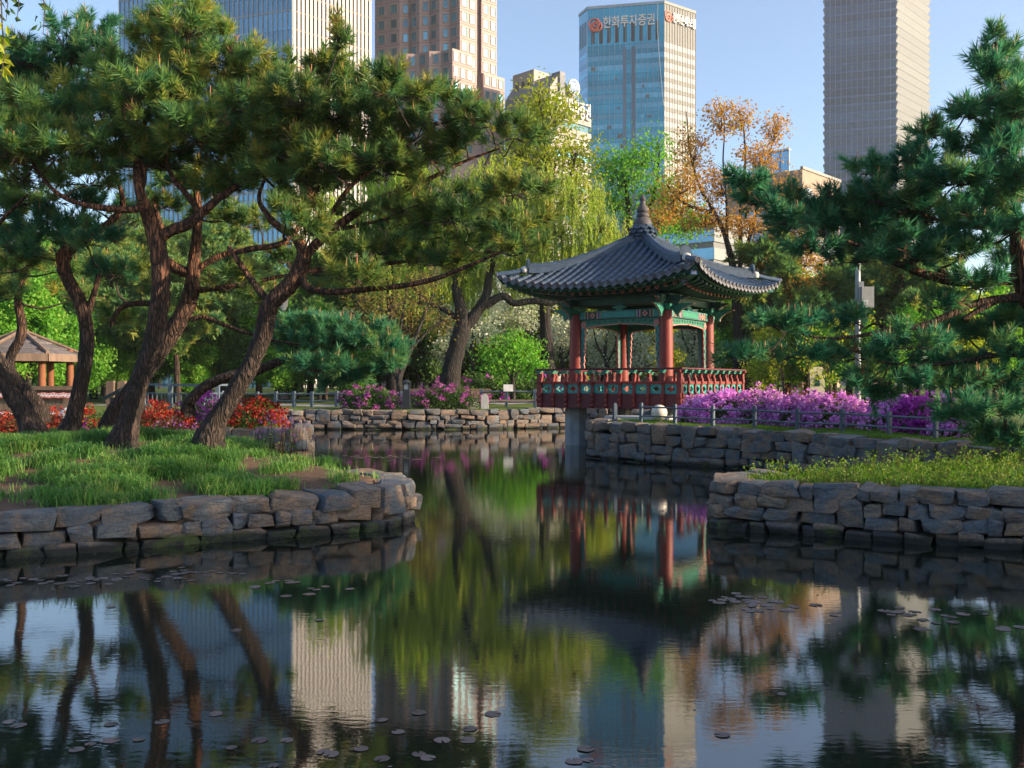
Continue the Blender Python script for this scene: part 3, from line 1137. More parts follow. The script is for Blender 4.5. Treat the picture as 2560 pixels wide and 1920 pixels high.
o = pv(mb, 'roof_tiles_behind', M_tile, smooth=True); o['kind'] = 'stuff'

# --- hip ridges
for a in SIDES:
    mb = MB()
    # stacked ridge tiles with a rounded cap, from near the top to short of the corner
    N = 12
    line = []
    for j in range(N + 1):
        t = .97 - (.97 - .19) * j / N
        p = roof_pt(EH * (1 - t), t, a)
        line.append(p + Vector((0, 0, .05 + .16 * (j / N) ** 4)))
    diag = rot2((1, -1, 0), a).normalized()
    sidev = Vector((0, 0, 1)).cross(diag)
    rid = empty('hip_ridge'); rid.parent = PAV
    for lv, (hw, z0, z1) in enumerate(((.17, -.1, .06), (.155, .062, .115), (.145, .117, .17))):
        mb = MB()
        vs_, fs = [], []
        for p in line:
            for sx, zz in ((-hw, z0), (hw, z0), (hw, z1), (-hw, z1)):
                vs_.append(p + sidev * sx + Vector((0, 0, zz)))
        for j in range(N):
            for q in range(4):
                q2 = (q + 1) % 4
                fs.append((j * 4 + q, (j + 1) * 4 + q, (j + 1) * 4 + q2, j * 4 + q2))
        fs.append((0, 1, 2, 3)); fs.append((N * 4 + 3, N * 4 + 2, N * 4 + 1, N * 4))
        mb.add(vs_, fs)
        mb.build('ridge_course', M_tile, rid, world=False)
    for j in range(N):
        A, B_ = line[j] + Vector((0, 0, .17)), line[j + 1] + Vector((0, 0, .17))
        o = bpy.data.objects.new('ridge_cap_tile', TILE); col.objects.link(o); o.parent = rid
        o.matrix_local = frame(A, B_) @ Matrix.Diagonal(((B_ - A).length / SEG, 1.25, 1.15, 1))
    # end ornament: upright dark tile, lump of white lime, short rolls beyond
    e = line[-1]
    mb = MB()
    mb.prism([(-.17, -.05), (.17, -.05), (.19, .12), (.14, .26), (0, .34), (-.14, .26), (-.19, .12)], e + Vector((0, 0, .10)) + diag * .03, sidev * -1, (0, 0, 1), .06)
    mb.build('ridge_end_tile', M_tile, rid, world=False)
    mb = MB()
    mb.lathe([(.02, -.13), (.13, -.1), (.15, 0), (.12, .09), (.03, .13)], 10, e + diag * .12 + Vector((0, 0, .03)))
    mb.build('lime_plug', M_lime, rid, world=False, smooth=True)
    cp = roof_pt(EH, 0, a)
    for sx in (-.0,):
        A = cp + sidev * sx + Vector((0, 0, .10)) + diag * .05
        B_ = e + sidev * sx + Vector((0, 0, .05))
        mb = MB(); mb.tube([A, A.lerp(B_, .5) - Vector((0, 0, .03)), B_], .095, 12)
        mb.build('corner_roll', M_tile, rid, world=False, smooth=True)
        x_ = (A - B_).normalized()
        o = bpy.data.objects.new('tile_end', DISC); col.objects.link(o); o.parent = rid
        o.matrix_local = Matrix.Translation(A) @ Vector((0, 0, 1)).rotation_difference(x_).to_matrix().to_4x4() @ Matrix.Scale(1.1, 4)

# --- finial on its collar of scale tiles
fin = empty('roof_finial', (0, 0, ZA)); fin.parent = PAV
mb = MB(); mb.lathe([(.36, -.12), (.36, .02), (.30, .06), (.30, .12)], 16); mb.build('finial_base', M_tile, fin, world=False)
pe = MB(); pe.prism([(-.10, .02), (.10, .02), (.11, -.06), (.06, -.13), (0, -.15), (-.06, -.13), (-.11, -.06)], (0, 0, 0), (1, 0, 0), (0, 0, 1), -.03)
PETAL = pe.mesh('scale_tile', M_tile)
for lv, (rr, zz, nn, tl) in enumerate(((.40, .10, 12, -28), (.43, .22, 12, -40), (.42, .33, 10, -52), (.36, .40, 8, -30))):
    for k in range(nn):
        th = 2 * math.pi * (k + .5 * (lv % 2)) / nn
        o = bpy.data.objects.new('scale_tile', PETAL); col.objects.link(o); o.parent = fin
        o.matrix_local = Matrix.Translation((rr * math.sin(th), -rr * math.cos(th), zz)) @ Matrix.Rotation(th, 4, 'Z') @ Matrix.Rotation(R(tl), 4, 'X')
M_fin = plain('finial_clay', (0.075, 0.065, 0.07), (0.045, 0.04, 0.045), 6.0, 0.7, 0.4, 0.012, vary=0)
mb = MB()
mb.lathe([(.30, .30), (.34, .38), (.335, .50), (.28, .62), (.215, .68), (.20, .70), (.225, .73), (.225, .80), (.20, .84), (.17, .86), (.205, .90), (.215, .96), (.19, 1.04),
          (.13, 1.12), (.095, 1.20), (.085, 1.28), (.12, 1.33), (.125, 1.37), (.07, 1.45), (.015, 1.54)], 24)
mb.build('gourd', M_fin, fin, smooth=True, world=False)

# --- rafters: round ones with a painted flower, square flying ones above
rf = MB(); rf.tube([(0, 0, 0), (1.65, 0, 0)], .070, 10); RAFT = rf.mesh('rafter', [M_dgreen], smooth=True)
fl = MB(); fl.cur = 0
fl.lathe([(.0, 0), (.074, 0), (.074, .012), (0, .012)], 12)
fl.cur = 1
for q in range(5):
    th = q * 2 * math.pi / 5
    fl.prism([(.021 * math.cos(j * math.pi / 3) + .034 * math.cos(th), .021 * math.sin(j * math.pi / 3) + .034 * math.sin(th)) for j in range(6)], (0, 0, .010), (1, 0, 0), (0, 1, 0), .008)
fl.cur = 2
fl.prism([(.014 * math.cos(j * math.pi / 3), .014 * math.sin(j * math.pi / 3)) for j in range(6)], (0, 0, .012), (1, 0, 0), (0, 1, 0), .01)
FLOW = fl.mesh('rafter_flower', [M_pink, M_redd, M_white])
fr_ = MB(); fr_.box((.55, 0, 0), (1.1, .085, .085)); FLY = fr_.mesh('flying_rafter', M_green)
fe = MB(); fe.cur = 0; fe.box((0, 0, 0), (.012, .088, .088)); fe.cur = 1; fe.box((-.008, 0, 0), (.008, .05, .05)); FLYE = fe.mesh('rafter_end', [M_teal, M_white])
for si, a in enumerate(SIDES):
    NRF = 19
    for k in range(NRF):
        u = (-1 + 2 * k / (NRF - 1)) * (EH - .62)
        f_ = abs(u) / EH
        p_end = roof_pt(u * 1.02, .0, a) + rot2((0, .30, 0), a) + Vector((0, 0, -.12))
        fan = u * (.45 if abs(u) > 1.6 else .8)
        q = rot2((fan, -CH - .1, 0), a)
        p_in = Vector((q.x, q.y, 5.33 + .05 * f_))
        M_ = frame(p_end, p_in)
        o = bpy.data.objects.new('flying_rafter', FLY); col.objects.link(o); o.parent = PAV; o.matrix_local = M_
        o2 = bpy.data.objects.new('rafter_end', FLYE); col.objects.link(o2); o2.parent = o; o2.matrix_local = Matrix.Translation((-.007, 0, 0))
        pe2 = roof_pt(u * .93, .0, a) + rot2((0, .86, 0), a) + Vector((0, 0, -.17))
        q2 = rot2((fan * .98, -CH + .2, 0), a)
        M2 = frame(pe2, Vector((q2.x, q2.y, 5.30)))
        o = bpy.data.objects.new('rafter', RAFT); col.objects.link(o); o.parent = PAV; o.matrix_local = M2
        x_ = -(M2.to_3x3() @ Vector((1, 0, 0)))
        o2 = bpy.data.objects.new('rafter_flower', FLOW); col.objects.link(o2); o2.parent = o
        o2.matrix_local = Matrix.Rotation(R(-90), 4, 'Y')
    # corner beams with a white lattice flower on the end
    for lv, (t_in, zz, sz, ln) in enumerate(((.05, -.26, .26, 2.2), (.22, -.40, .25, 1.6))):
        tip = roof_pt(EH * (1 - t_in), t_in, a) + Vector((0, 0, zz + .06 - .12 * lv))
        dg = rot2((1, -1, 0), a).normalized()
        inn = tip - dg * ln + Vector((0, 0, -.12))
        M_ = frame(tip, inn)
        mb = MB(); mb.box((ln / 2, 0, 0), (ln, sz * .8, sz))
        cb = mb.build('corner_beam', M_green, PAV, world=False)
        cb.matrix_local = M_
        mb = MB(); mb.cur = 0; mb.box((-.006, 0, 0), (.012, sz * .74, sz * .9)); mb.cur = 1
        for q in range(8):
            th = q * math.pi / 4
            rr = sz * .25
            mb.box(None, (.012, sz * .13, sz * .07), M=Matrix.Translation((-.014, rr * math.cos(th), rr * math.sin(th))) @ Matrix.Rotation(th, 4, 'X'))
            mb.box(None, (.012, sz * .05, sz * .12), M=Matrix.Translation((-.014, rr * .62 * math.cos(th + .4), rr * .62 * math.sin(th + .4))) @ Matrix.Rotation(th + .4, 4, 'X'))
            mb.box(None, (.012, sz * .07, sz * .07), M=Matrix.Translation((-.014, rr * 1.5 * math.cos(th + .4), rr * 1.5 * math.sin(th + .4))) @ Matrix.Rotation(th + .4, 4, 'X'))
        mb.build('painted_lattice', [M_blue, M_white], cb, world=False)
        mb = MB()
        for sd_ in (-1, 1):
            mb.box((ln * .45, sd_ * (sz * .4 + .004), 0), (ln * .8, .008, sz * .12))
        mb.build('beam_line', M_teal, cb, world=False)
    # eave edge board
    mb = MB()
    ptsE = [roof_pt((-1 + 2 * j / 24) * EH * .985, 0, a) + rot2((0, .14, 0), a) + Vector((0, 0, -.075)) for j in range(25)]
    for j in range(24): mb.bar(ptsE[j], ptsE[j + 1], .06, .10)
    pv(mb, 'eave_board', M_teal if si == 0 else M_green)
# ceiling boards inside
mb = MB(); mb.box((0, 0, 5.16), (CH * 2 + .5, CH * 2 + .5, .06)); pv(mb, 'ceiling', M_dgreen)

# ================================================================== trees
M_bark = bark_mat('pine_bark', (0.10, 0.070, 0.058), (0.42, 0.17, 0.085), 2.8, 5.0, 15.0)
M_bark_far = bark_mat('pine_bark_orange', (0.11, 0.075, 0.06), (0.30, 0.125, 0.07), 2.5, 6.0, 9.0)
M_bark_grey = bark_mat('grey_bark', (0.075, 0.068, 0.065), (0.085, 0.075, 0.065), 2, 9, 10.0)
M_bark_dark = bark_mat('willow_bark', (0.05, 0.046, 0.045), (0.055, 0.05, 0.045), 2, 9, 9.0)
M_twig = plain('twig_bark', (0.07, 0.045, 0.035), (0.04, 0.03, 0.025), 8, 0.9, 0.0, vary=0)
M_needle = leafy('pine_needles', (0.055, 0.175, 0.085), (0.16, 0.26, 0.065), 0.5, 0.5, c3=(0.38, 0.34, 0.075), gloss=0.3)
M_needle_blue = leafy('pine_needles_bluish', (0.036, 0.165, 0.10), (0.072, 0.225, 0.105), 0.46, 0.5, c3=(0.20, 0.30, 0.09), gloss=0.3)
M_candle = plain('pine_shoot', (0.42, 0.19, 0.08), (0.32, 0.15, 0.07), 9, 0.7, 0.0, vary=0)
M_dead = plain('dead_needles', (0.20, 0.10, 0.045), (0.15, 0.08, 0.04), 9, 0.8, 0.0, vary=0)
M_cone = plain('pine_cone', (0.05, 0.028, 0.02), None, 30, 0.9, 0.0, vary=0)
M_green_leaf = leafy('leaf_green', (0.06, 0.19, 0.025), (0.13, 0.32, 0.035), 0.5, c3=(0.26, 0.38, 0.06))
M_lime_leaf = leafy('leaf_yellow_green', (0.18, 0.28, 0.025), (0.34, 0.39, 0.04), 0.5, c3=(0.45, 0.40, 0.06))
M_dark_leaf = leafy('leaf_dark_green', (0.035, 0.10, 0.025), (0.075, 0.16, 0.035), 0.45, c3=(0.13, 0.2, 0.05))
M_willow = leafy('leaf_willow', (0.23, 0.36, 0.06), (0.40, 0.50, 0.085), 0.55, c3=(0.54, 0.55, 0.13))
M_orange_leaf = leafy('leaf_orange_bud', (0.30, 0.15, 0.035), (0.46, 0.25, 0.06), 0.5, c3=(0.44, 0.40, 0.09))
M_blossom = leafy('white_blossom', (0.16, 0.26, 0.07), (0.60, 0.62, 0.48), 0.4, c3=(0.85, 0.82, 0.74))
M_bronze = leafy('leaf_bronze', (0.13, 0.07, 0.02), (0.22, 0.17, 0.04), 0.45, c3=(0.2, 0.24, 0.05))


def norm(a): return a / (np.linalg.norm(a, axis=-1, keepdims=True) + 1e-9)


def needles(P, A, S, K_, r, width=.0105):
    """tufts of needles: P places, A axes, S sizes"""
    n = len(P)
    A = norm(A)
    rep = lambda q: np.repeat(q, K_, axis=0)
    Pn, An, Sn = rep(P), rep(A), rep(S)
    rnd = r.normal(size=(n * K_, 3))
    perp = norm(rnd - An * np.sum(rnd * An, 1, keepdims=True))
    t = r.random((n * K_, 1))
    phi = np.radians(22 + 62 * (1 - t[:, 0]) ** .8 * (0.55 + .6 * r.random(n * K_)))[:, None]
    D = An * np.cos(phi) + perp * np.sin(phi)
    D[:, 2] -= 0.10 * r.random(n * K_)
    D = norm(D)
    base = Pn + An * (t * .62 * Sn[:, None])
    L = (Sn * (.42 + .22 * r.random(n * K_)))[:, None]
    tip = base + D * L
    sd = norm(np.cross(D, r.normal(size=(n * K_, 3)))) * (width * (Sn / .28))[:, None]
    V = np.stack([base - sd, base + sd, tip], 1).reshape(-1, 3)
    T = np.arange(n * K_ * 3).reshape(-1, 3)
    return V, T


def leaves(P, size, r, narrow=.55, up=0.25, hang=None):
    n = len(P)
    D = norm(r.normal(size=(n, 3)) + np.array([0, 0, up]))
    if hang is not None: D = norm(r.normal(size=(n, 3)) * .45 + np.array([0, 0, -1.0]))
    sd = norm(np.cross(D, r.normal(size=(n, 3))))
    s = (size * (.65 + .7 * r.random(n)))[:, None]
    a = P - D * s * .5; b = P + D * s * .5
    fold = norm(np.cross(D, sd)) * s * .12
    l_ = P - sd * s * narrow * .5 + fold; q_ = P + sd * s * narrow * .5 + fold
    V = np.stack([a, q_, b, l_], 1).reshape(-1, 3)
    Q = np.arange(n * 4).reshape(-1, 4)
    return V, Q


class Acc:
    """gathers triangles and quads of several materials for one mesh"""
    def __init__(self): self.v, self.t, self.q, self.mt, self.mq, self.ti, self.n = [], [], [], [], [], [], 0

    def add(self, V, T=None, Q=None, m=0, tint=None):
        self.v.append(V)
        if T is not None: self.t.append(T + self.n); self.mt.append(np.full(len(T), m))
        if Q is not None: self.q.append(Q + self.n); self.mq.append(np.full(len(Q), m))
        self.ti.append(np.full(len(V), .5) if tint is None else tint)
        self.n += len(V)

    def mesh(self, name, mats, smooth=False, shift=(0, 0, 0)):
        T = np.concatenate(self.t) if self.t else None
        Q = np.concatenate(self.q) if self.q else None
        mi = np.concatenate((self.mt if self.t else []) + (self.mq if self.q else []))
        return np_mesh(name, np.concatenate(self.v) - np.array(shift), T, Q, mats, mi, smooth, np.concatenate(self.ti))


def limb_path(pts, Y, sub=6):
    A = []
    for p in pts:
        dy = p[3] if len(p) > 3 else 0
        q = at(p[0], p[1], Y + dy)
        A.append((q.x, q.y, q.z, p[2] * K * .43 * (Y + dy) / F))
    return smooth_path(A, sub)


def trunk_mesh(path, n, r, base=False, rough=.07):
    P, rad = path[:, :3], np.maximum(path[:, 3], .006)
    m = len(P)
    rr = rad[:, None] * (1 + rough * r.normal(size=(m, n)))
    rr = (rr + np.roll(rr, 1, 1) + np.roll(rr, -1, 1)) / 3
    if base:
        fl = np.exp(-np.arange(m) / 3.2)[:, None]
        ph = r.random() * 6
        rr *= 1 + fl * (.10 + .22 * np.maximum(0, np.sin(np.arange(n) / n * 2 * np.pi * 3 + ph)))[None, :]
    return tube_arrays(P, rr, n)


def foliage_pad(c, rx, ry, rz, r, n_cl, n_tuft, flat=-.45):
    """places and directions of shoots: clumps spread through a flattened volume"""
    d = norm(r.normal(size=(n_cl, 3)))
    rad = r.random(n_cl) ** .42
    C = d * rad[:, None]
    C[:, 2] = np.where(C[:, 2] < flat, flat * r.random(n_cl), C[:, 2])
    Cw = c + C * np.array([rx, ry, rz])
    idx = r.integers(0, n_cl, n_tuft)
    return Cw, idx


def pine(name, label, Y, limbs, pads, seed, K_=42, tuft=.31, dens=1.0, mats=None, group=None, sides=12, candle=.10, bark=None, cat='pine tree', width=.0088, flat=1.0):
    r = np.random.default_rng(seed)
    mats = mats or M_needle
    bark = bark or M_bark
    paths = [limb_path(l, Y) for l in limbs]
    b0 = paths[0][0]
    t = empty(name, (b0[0], b0[1], b0[2]), 0, label, cat, group)
    for i, p in enumerate(paths):
        if i == 0:
            p = np.vstack([p[0] - np.array([0, 0, .35, -.06]), p])
        V, Q = trunk_mesh(p, sides if i == 0 else 9, r, i == 0)
        link('trunk' if i == 0 else 'branch', np_mesh('trunk', V, None, Q, [bark], smooth=True), t)
    allp = np.vstack([p[len(p) // 4:] for p in paths])
    ac = Acc()
    for pd in pads:
        x, y, rx, ry = pd[:4]
        dy = pd[4] if len(pd) > 4 else r.uniform(-.9, .9)
        c = np.array(at(x, y, Y + dy))
        s = K * (Y + dy) / F
        RX, RZ = rx * s * (.93 if flat < 1 else 1), ry * s * (flat if y > 515 else max(flat, .95))
        RY = RX * .8
        area = RX * RZ
        n_cl = max(7, int(33 * dens * (area / .4) ** .8))
        n_tf = int(n_cl * 5.5)
        Cw, idx = foliage_pad(c, RX, RY, RZ, r, n_cl, n_tf)
        # a bough from the nearest wood, then twigs to each clump
        dd = np.linalg.norm((allp[:, :3] - (c - np.array([0, 0, RZ * .5]))) * np.array([1, 1, 1.4]), axis=1)
        k = int(np.argmin(dd))
        a = allp[k, :3]
        mid = (a + c) / 2 + np.array([0, 0, -.12 * dd[k]]) + r.normal(size=3) * .05 * dd[k]
        low = c - np.array([0, 0, RZ * .35])
        if dd[k] > .25:
            path = smooth_path([a, mid, low], 5)
            V, Q = tube_arrays(path, np.linspace(max(.012, min(allp[k, 3] * .7, .015 + .02 * dd[k])), .012, len(path)), 6)
            ac.add(V, Q=Q, m=1)
        for j in range(n_cl):
            st = low + (Cw[j] - low) * .15
            pth = np.array([st, (st + Cw[j]) / 2 + r.normal(size=3) * .04 - np.array([0, 0, .04]), Cw[j]])
            V, Q = tube_arrays(pth, np.array([.011, .008, .005]), 3)
            ac.add(V, Q=Q, m=1)
        out = norm((Cw[idx] - low) * np.array([1, 1, 1.0]))
        off = norm(r.normal(size=(n_tf, 3)) + out * .9 + np.array([0, 0, .55]))
        S = tuft * (.5 + .85 * r.random(n_tf))
        P = Cw[idx] + off * (.16 * r.random(n_tf) ** .7)[:, None] - off * .05
        A = norm(off * .7 + out * .4 + np.array([0, 0, .6]) + r.normal(size=(n_tf, 3)) * .25)
        dead = r.random(n_tf) < .03
        V, T = needles(P[dead], A[dead], S[dead], K_ // 2, r, width)
        if dead.any(): ac.add(V, T=T, m=4, tint=np.full(len(V), .5))
        live = ~dead
        P, A, S, idx = P[live], A[live], S[live], idx[live]
        n_tf = int(live.sum())
        V, T = needles(P, A, S, K_, r, width)
        base_t = r.random(n_cl)[idx] * .5 + r.random(n_tf) * .5
        tint = np.repeat(np.clip(base_t ** .95 + r.normal(0, .08, n_tf), 0, 1), K_ * 3)
        tint = np.clip(tint + r.normal(0, .09, len(tint) // 3).repeat(3), 0, 1)
        ac.add(V, T=T, m=0, tint=tint)
        # upright new shoots and a few cones
        up = np.where((A[:, 2] > .55) & (r.random(n_tf) < candle))[0]
        if len(up):
            q = P[up] + A[up] * (S[up] * .55)[:, None]
            h = (.10 + .16 * r.random(len(up)))[:, None]
            tip = q + np.array([0, 0, 1.0]) * h + r.normal(size=(len(up), 3)) * .015
            for ang in (0, 2.1, 4.2):
                e = np.array([math.cos(ang), math.sin(ang), 0]) * .011
                e2 = np.array([math.cos(ang + 2.1), math.sin(ang + 2.1), 0]) * .011
                V = np.stack([q + e, q + e2, tip + e2 * .35, tip + e * .35], 1).reshape(-1, 3)
                ac.add(V, Q=np.arange(len(V)).reshape(-1, 4), m=2)
        cn = np.where(r.random(n_tf) < .012)[0]
        for j in cn:
            b = P[j]
            h = .03
            V = np.array([b + np.array(v) * h for v in ((1, 0, 0), (-1, 0, 0), (0, 1, 0), (0, -1, 0), (0, 0, 1.4), (0, 0, -1.4))])
            T = np.array([(0, 2, 4), (2, 1, 4), (1, 3, 4), (3, 0, 4), (2, 0, 5), (1, 2, 5), (3, 1, 5), (0, 3, 5)])
            ac.add(V, T=T, m=3)
    me = ac.mesh('crown', [mats, M_twig, M_candle, M_cone, M_dead], shift=(0, 0, 0))
    link('crown', me, t)
    return t


# ---- the pines on the mound
pine('pine_tree', 'big pine with forked trunk and round crown, its base standing in grass on the mound', 18.0,
     [[(265, 960, 78), (278, 915, 56), (290, 870, 50), (303, 820, 48), (330, 740, 47), (344, 665, 47), (348, 600, 46), (340, 530, 44), (326, 482, 38), (311, 440, 30, -.2), (299, 400, 22, -.3), (296, 350, 16), (310, 270, 12), (340, 190, 8), (390, 90, 5)],
      [(338, 520, 30), (365, 500, 30), (400, 487, 28), (432, 464, 24), (470, 430, 20), (520, 398, 15), (580, 360, 10), (630, 340, 6)],
      [(432, 466, 20), (418, 440, 17), (395, 410, 15), (372, 382, 11), (360, 330, 8), (400, 250, 6)],
      [(308, 440, 22, -.2), (292, 452, 19, -.3), (250, 452, 17, -.4), (195, 445, 14, -.5), (150, 432, 12, -.4), (110, 405, 10, -.3), (65, 345, 7)],
      [(302, 420, 16), (310, 370, 13), (270, 300, 9), (220, 220, 6)]],
     [(395, 65, 100, 45), (330, 115, 80, 45), (470, 125, 90, 50), (250, 185, 100, 55), (370, 195, 110, 60), (500, 220, 100, 55), (565, 170, 60, 40), (420, 285, 110, 60), (300, 275, 110, 60),
      (180, 240, 85, 55), (100, 245, 95, 60), (30, 275, 80, 55), (120, 325, 110, 50), (225, 345, 100, 50), (545, 310, 85, 50), (600, 375, 75, 42), (645, 425, 55, 32), (480, 350, 80, 40), (355, 350, 70, 40),
      (50, 375, 75, 45), (620, 300, 60, 40), (430, 60, 50, 35), (300, 215, 80, 45), (190, 390, 70, 30), (0, 330, 70, 50), (520, 400, 70, 28), (570, 260, 60, 40), (460, 410, 60, 20)], 21, dens=1.15)
pine('pine_tree', 'leaning pine at the mound edge whose long boughs reach out over the pond', 17.2,
     [[(450, 950, 72), (470, 905, 52), (505, 850, 47), (540, 790, 46), (568, 725, 46), (580, 665, 46), (600, 640, 44), (632, 608, 42), (652, 570, 40), (655, 545, 34), (640, 515, 26, .2), (600, 488, 20, .4), (575, 460, 15, .5), (560, 420, 10, .6), (600, 330, 7), (660, 220, 5)],
      [(582, 655, 22), (560, 628, 18), (540, 600, 16), (515, 565, 15), (498, 540, 14), (493, 532, 10)],
      [(505, 548, 10), (540, 538, 16), (585, 532, 15), (620, 518, 14), (660, 470, 12, .3), (690, 400, 8, .4)],
      [(650, 595, 20), (668, 622, 18, -.2), (720, 630, 17, -.3), (800, 624, 15, -.4), (870, 617, 14, -.4), (940, 602, 13, -.4), (1010, 575, 10, -.4), (1080, 545, 7, -.4)],
      [(654, 560, 26, .3), (690, 520, 24, .5), (740, 480, 22, .6), (800, 440, 20, .7), (860, 415, 16, .7), (930, 385, 12, .7), (1000, 350, 8, .7), (1080, 320, 5, .7)],
      [(690, 505, 16, .5), (720, 455, 13, .3), (760, 400, 11, .2), (830, 350, 8, .2), (900, 300, 5, .2)],
      [(655, 585, 15), (720, 582, 13, .2), (800, 575, 11, .4), (900, 560, 8, .5), (1000, 540, 5, .5)],
      [(700, 500, 10, .5), (760, 490, 10, .8), (850, 470, 8, .9), (960, 450, 6, .9), (1080, 420, 4, .9)]],
     [(730, 95, 22, 38), (690, 150, 60, 35), (760, 185, 80, 36), (645, 210, 65, 42), (850, 200, 80, 28), (930, 212, 70, 24), (720, 245, 100, 40), (820, 262, 100, 38), (950, 258, 80, 28), (1030, 238, 60, 20),
      (645, 290, 85, 42), (760, 312, 110, 36), (880, 315, 100, 28), (1000, 298, 80, 22), (1110, 295, 75, 14), (700, 355, 70, 28), (850, 372, 80, 18), (810, 345, 80, 20), (620, 250, 70, 36), (680, 290, 70, 34), (740, 350, 70, 26), (600, 330, 60, 30), (720, 200, 60, 30), (800, 222, 60, 26), (700, 450, 55, 20), (690, 400, 60, 26), (770, 370, 80, 22), (640, 380, 60, 30), (860, 450, 90, 22), (960, 410, 70, 18), (1060, 270, 70, 18), (930, 340, 80, 18),
      (980, 470, 100, 30), (1110, 415, 80, 20), (1115, 500, 80, 24), (900, 505, 100, 32), (1040, 535, 110, 26), (810, 540, 100, 28), (720, 590, 80, 16), (970, 575, 80, 18), (670, 500, 45, 22), (880, 560, 90, 20), (620, 470, 40, 18), (1130, 540, 60, 14), (770, 600, 70, 14)],
     33, dens=1.0)
pine('pine_tree', 'pale grey crooked pine right behind the big forked pine', 20.5,
     [[(232, 925, 46), (256, 875, 40), (298, 825, 40), (345, 760, 42), (386, 695, 44), (408, 650, 42), (416, 610, 38), (418, 575, 32), (424, 520, 26), (428, 450, 20), (424, 400, 14), (430, 330, 8)],
      [(412, 590, 30), (385, 582, 28), (360, 565, 26), (345, 545, 22), (350, 500, 14), (330, 430, 9)],
      [(415, 600, 18), (440, 572, 17), (490, 548, 15), (540, 540, 12), (600, 530, 9), (660, 520, 6)],
      [(418, 628, 18), (470, 622, 14), (530, 615, 13), (580, 602, 10), (650, 590, 7)],
      [(412, 690, 14), (440, 685, 12), (480, 700, 11), (530, 718, 9), (590, 735, 7), (650, 745, 5)],
      [(365, 660, 20), (320, 655, 16), (270, 660, 14), (250, 680, 12), (240, 700, 10)]],
     [(430, 400, 90, 30), (560, 480, 60, 26), (480, 470, 60, 22), (520, 610, 60, 16), (620, 560, 60, 20), (350, 440, 60, 25), (250, 590, 70, 30), (240, 690, 45, 22), (560, 650, 60, 18)], 44, dens=.8)
pine('pine_tree', 'slim crooked pine with a kinked stem left of the big forked pine', 20.0,
     [[(150, 935, 52), (160, 900, 42), (170, 850, 38), (182, 790, 36), (188, 730, 35), (183, 685, 34), (172, 650, 32), (150, 610, 32), (138, 580, 33), (140, 548, 34), (165, 528, 26), (200, 505, 22), (240, 478, 18), (265, 440, 14), (250, 380, 9), (200, 250, 6)],
      [(188, 690, 16), (198, 650, 15), (210, 610, 13), (216, 580, 10)],
      [(150, 560, 14), (145, 530, 12), (130, 490, 9), (100, 440, 6)]],
     [(150, 105, 80, 50), (200, 70, 50, 35), (60, 125, 70, 45), (120, 165, 90, 50), (30, 190, 60, 50), (220, 130, 40, 40), (120, 480, 75, 35), (190, 520, 60, 28), (70, 540, 70, 35), (200, 440, 60, 30), (250, 590, 40, 20)], 55, dens=.95, mats=M_needle_blue)
pine('pine_tree', 'dark thick pine leaning left out of the frame in front of the gazebo', 19.5,
     [[(72, 935, 62), (55, 900, 48), (30, 860, 42), (5, 820, 40), (-30, 770, 38), (-60, 700, 34), (-70, 600, 28), (-60, 480, 20), (-30, 350, 12)], [(-60, 560, 14), (0, 480, 10), (60, 420, 6)]],
     [(10, 450, 70, 40), (60, 430, 60, 30), (-10, 520, 60, 35), (40, 580, 50, 20), (-30, 250, 80, 60), (10, 150, 50, 40)], 66, dens=.9)
pine('pine_tree', 'second dark stem leaning left beside the gazebo fence', 22.5,
     [[(85, 880, 38), (60, 850, 34), (30, 815, 32), (0, 780, 30), (-40, 720, 26), (-60, 640, 20), (-50, 560, 14)]], [(-20, 600, 60, 30), (20, 640, 50, 18)], 67, dens=.7)
pine('pine_tree', 'thin orange S-curved pine stem standing against the gazebo roof', 24.0,
     [[(38, 850, 24), (22, 800, 24), (25, 765, 24), (42, 735, 24), (47, 700, 22), (40, 660, 20), (40, 630, 19), (52, 590, 16), (60, 540, 12), (50, 480, 8)], [(42, 640, 10), (10, 610, 8), (-20, 590, 5)]],
     [(60, 560, 70, 30), (10, 600, 50, 20), (120, 580, 60, 24), (160, 640, 50, 16)], 68, dens=.7)
pine('pine_tree', 'low pine creeping sideways with a bluish cushion of needles over the pond', 25.5,
     [[(405, 872, 26), (425, 850, 27), (455, 828, 27), (500, 812, 26), (545, 804, 25), (585, 788, 22), (640, 770, 19), (690, 778, 15), (740, 800, 12), (790, 795, 9), (835, 775, 6)], [(640, 770, 12), (700, 745, 9), (770, 730, 6)]],
     [(625, 735, 55, 30), (700, 745, 95, 42), (780, 738, 80, 34), (840, 785, 34, 38), (690, 795, 75, 20), (755, 818, 50, 16), (650, 700, 60, 20), (720, 705, 50, 18), (830, 740, 40, 26), (720, 830, 30, 12)], 77, dens=1.2, mats=M_needle_blue, tuft=.32)
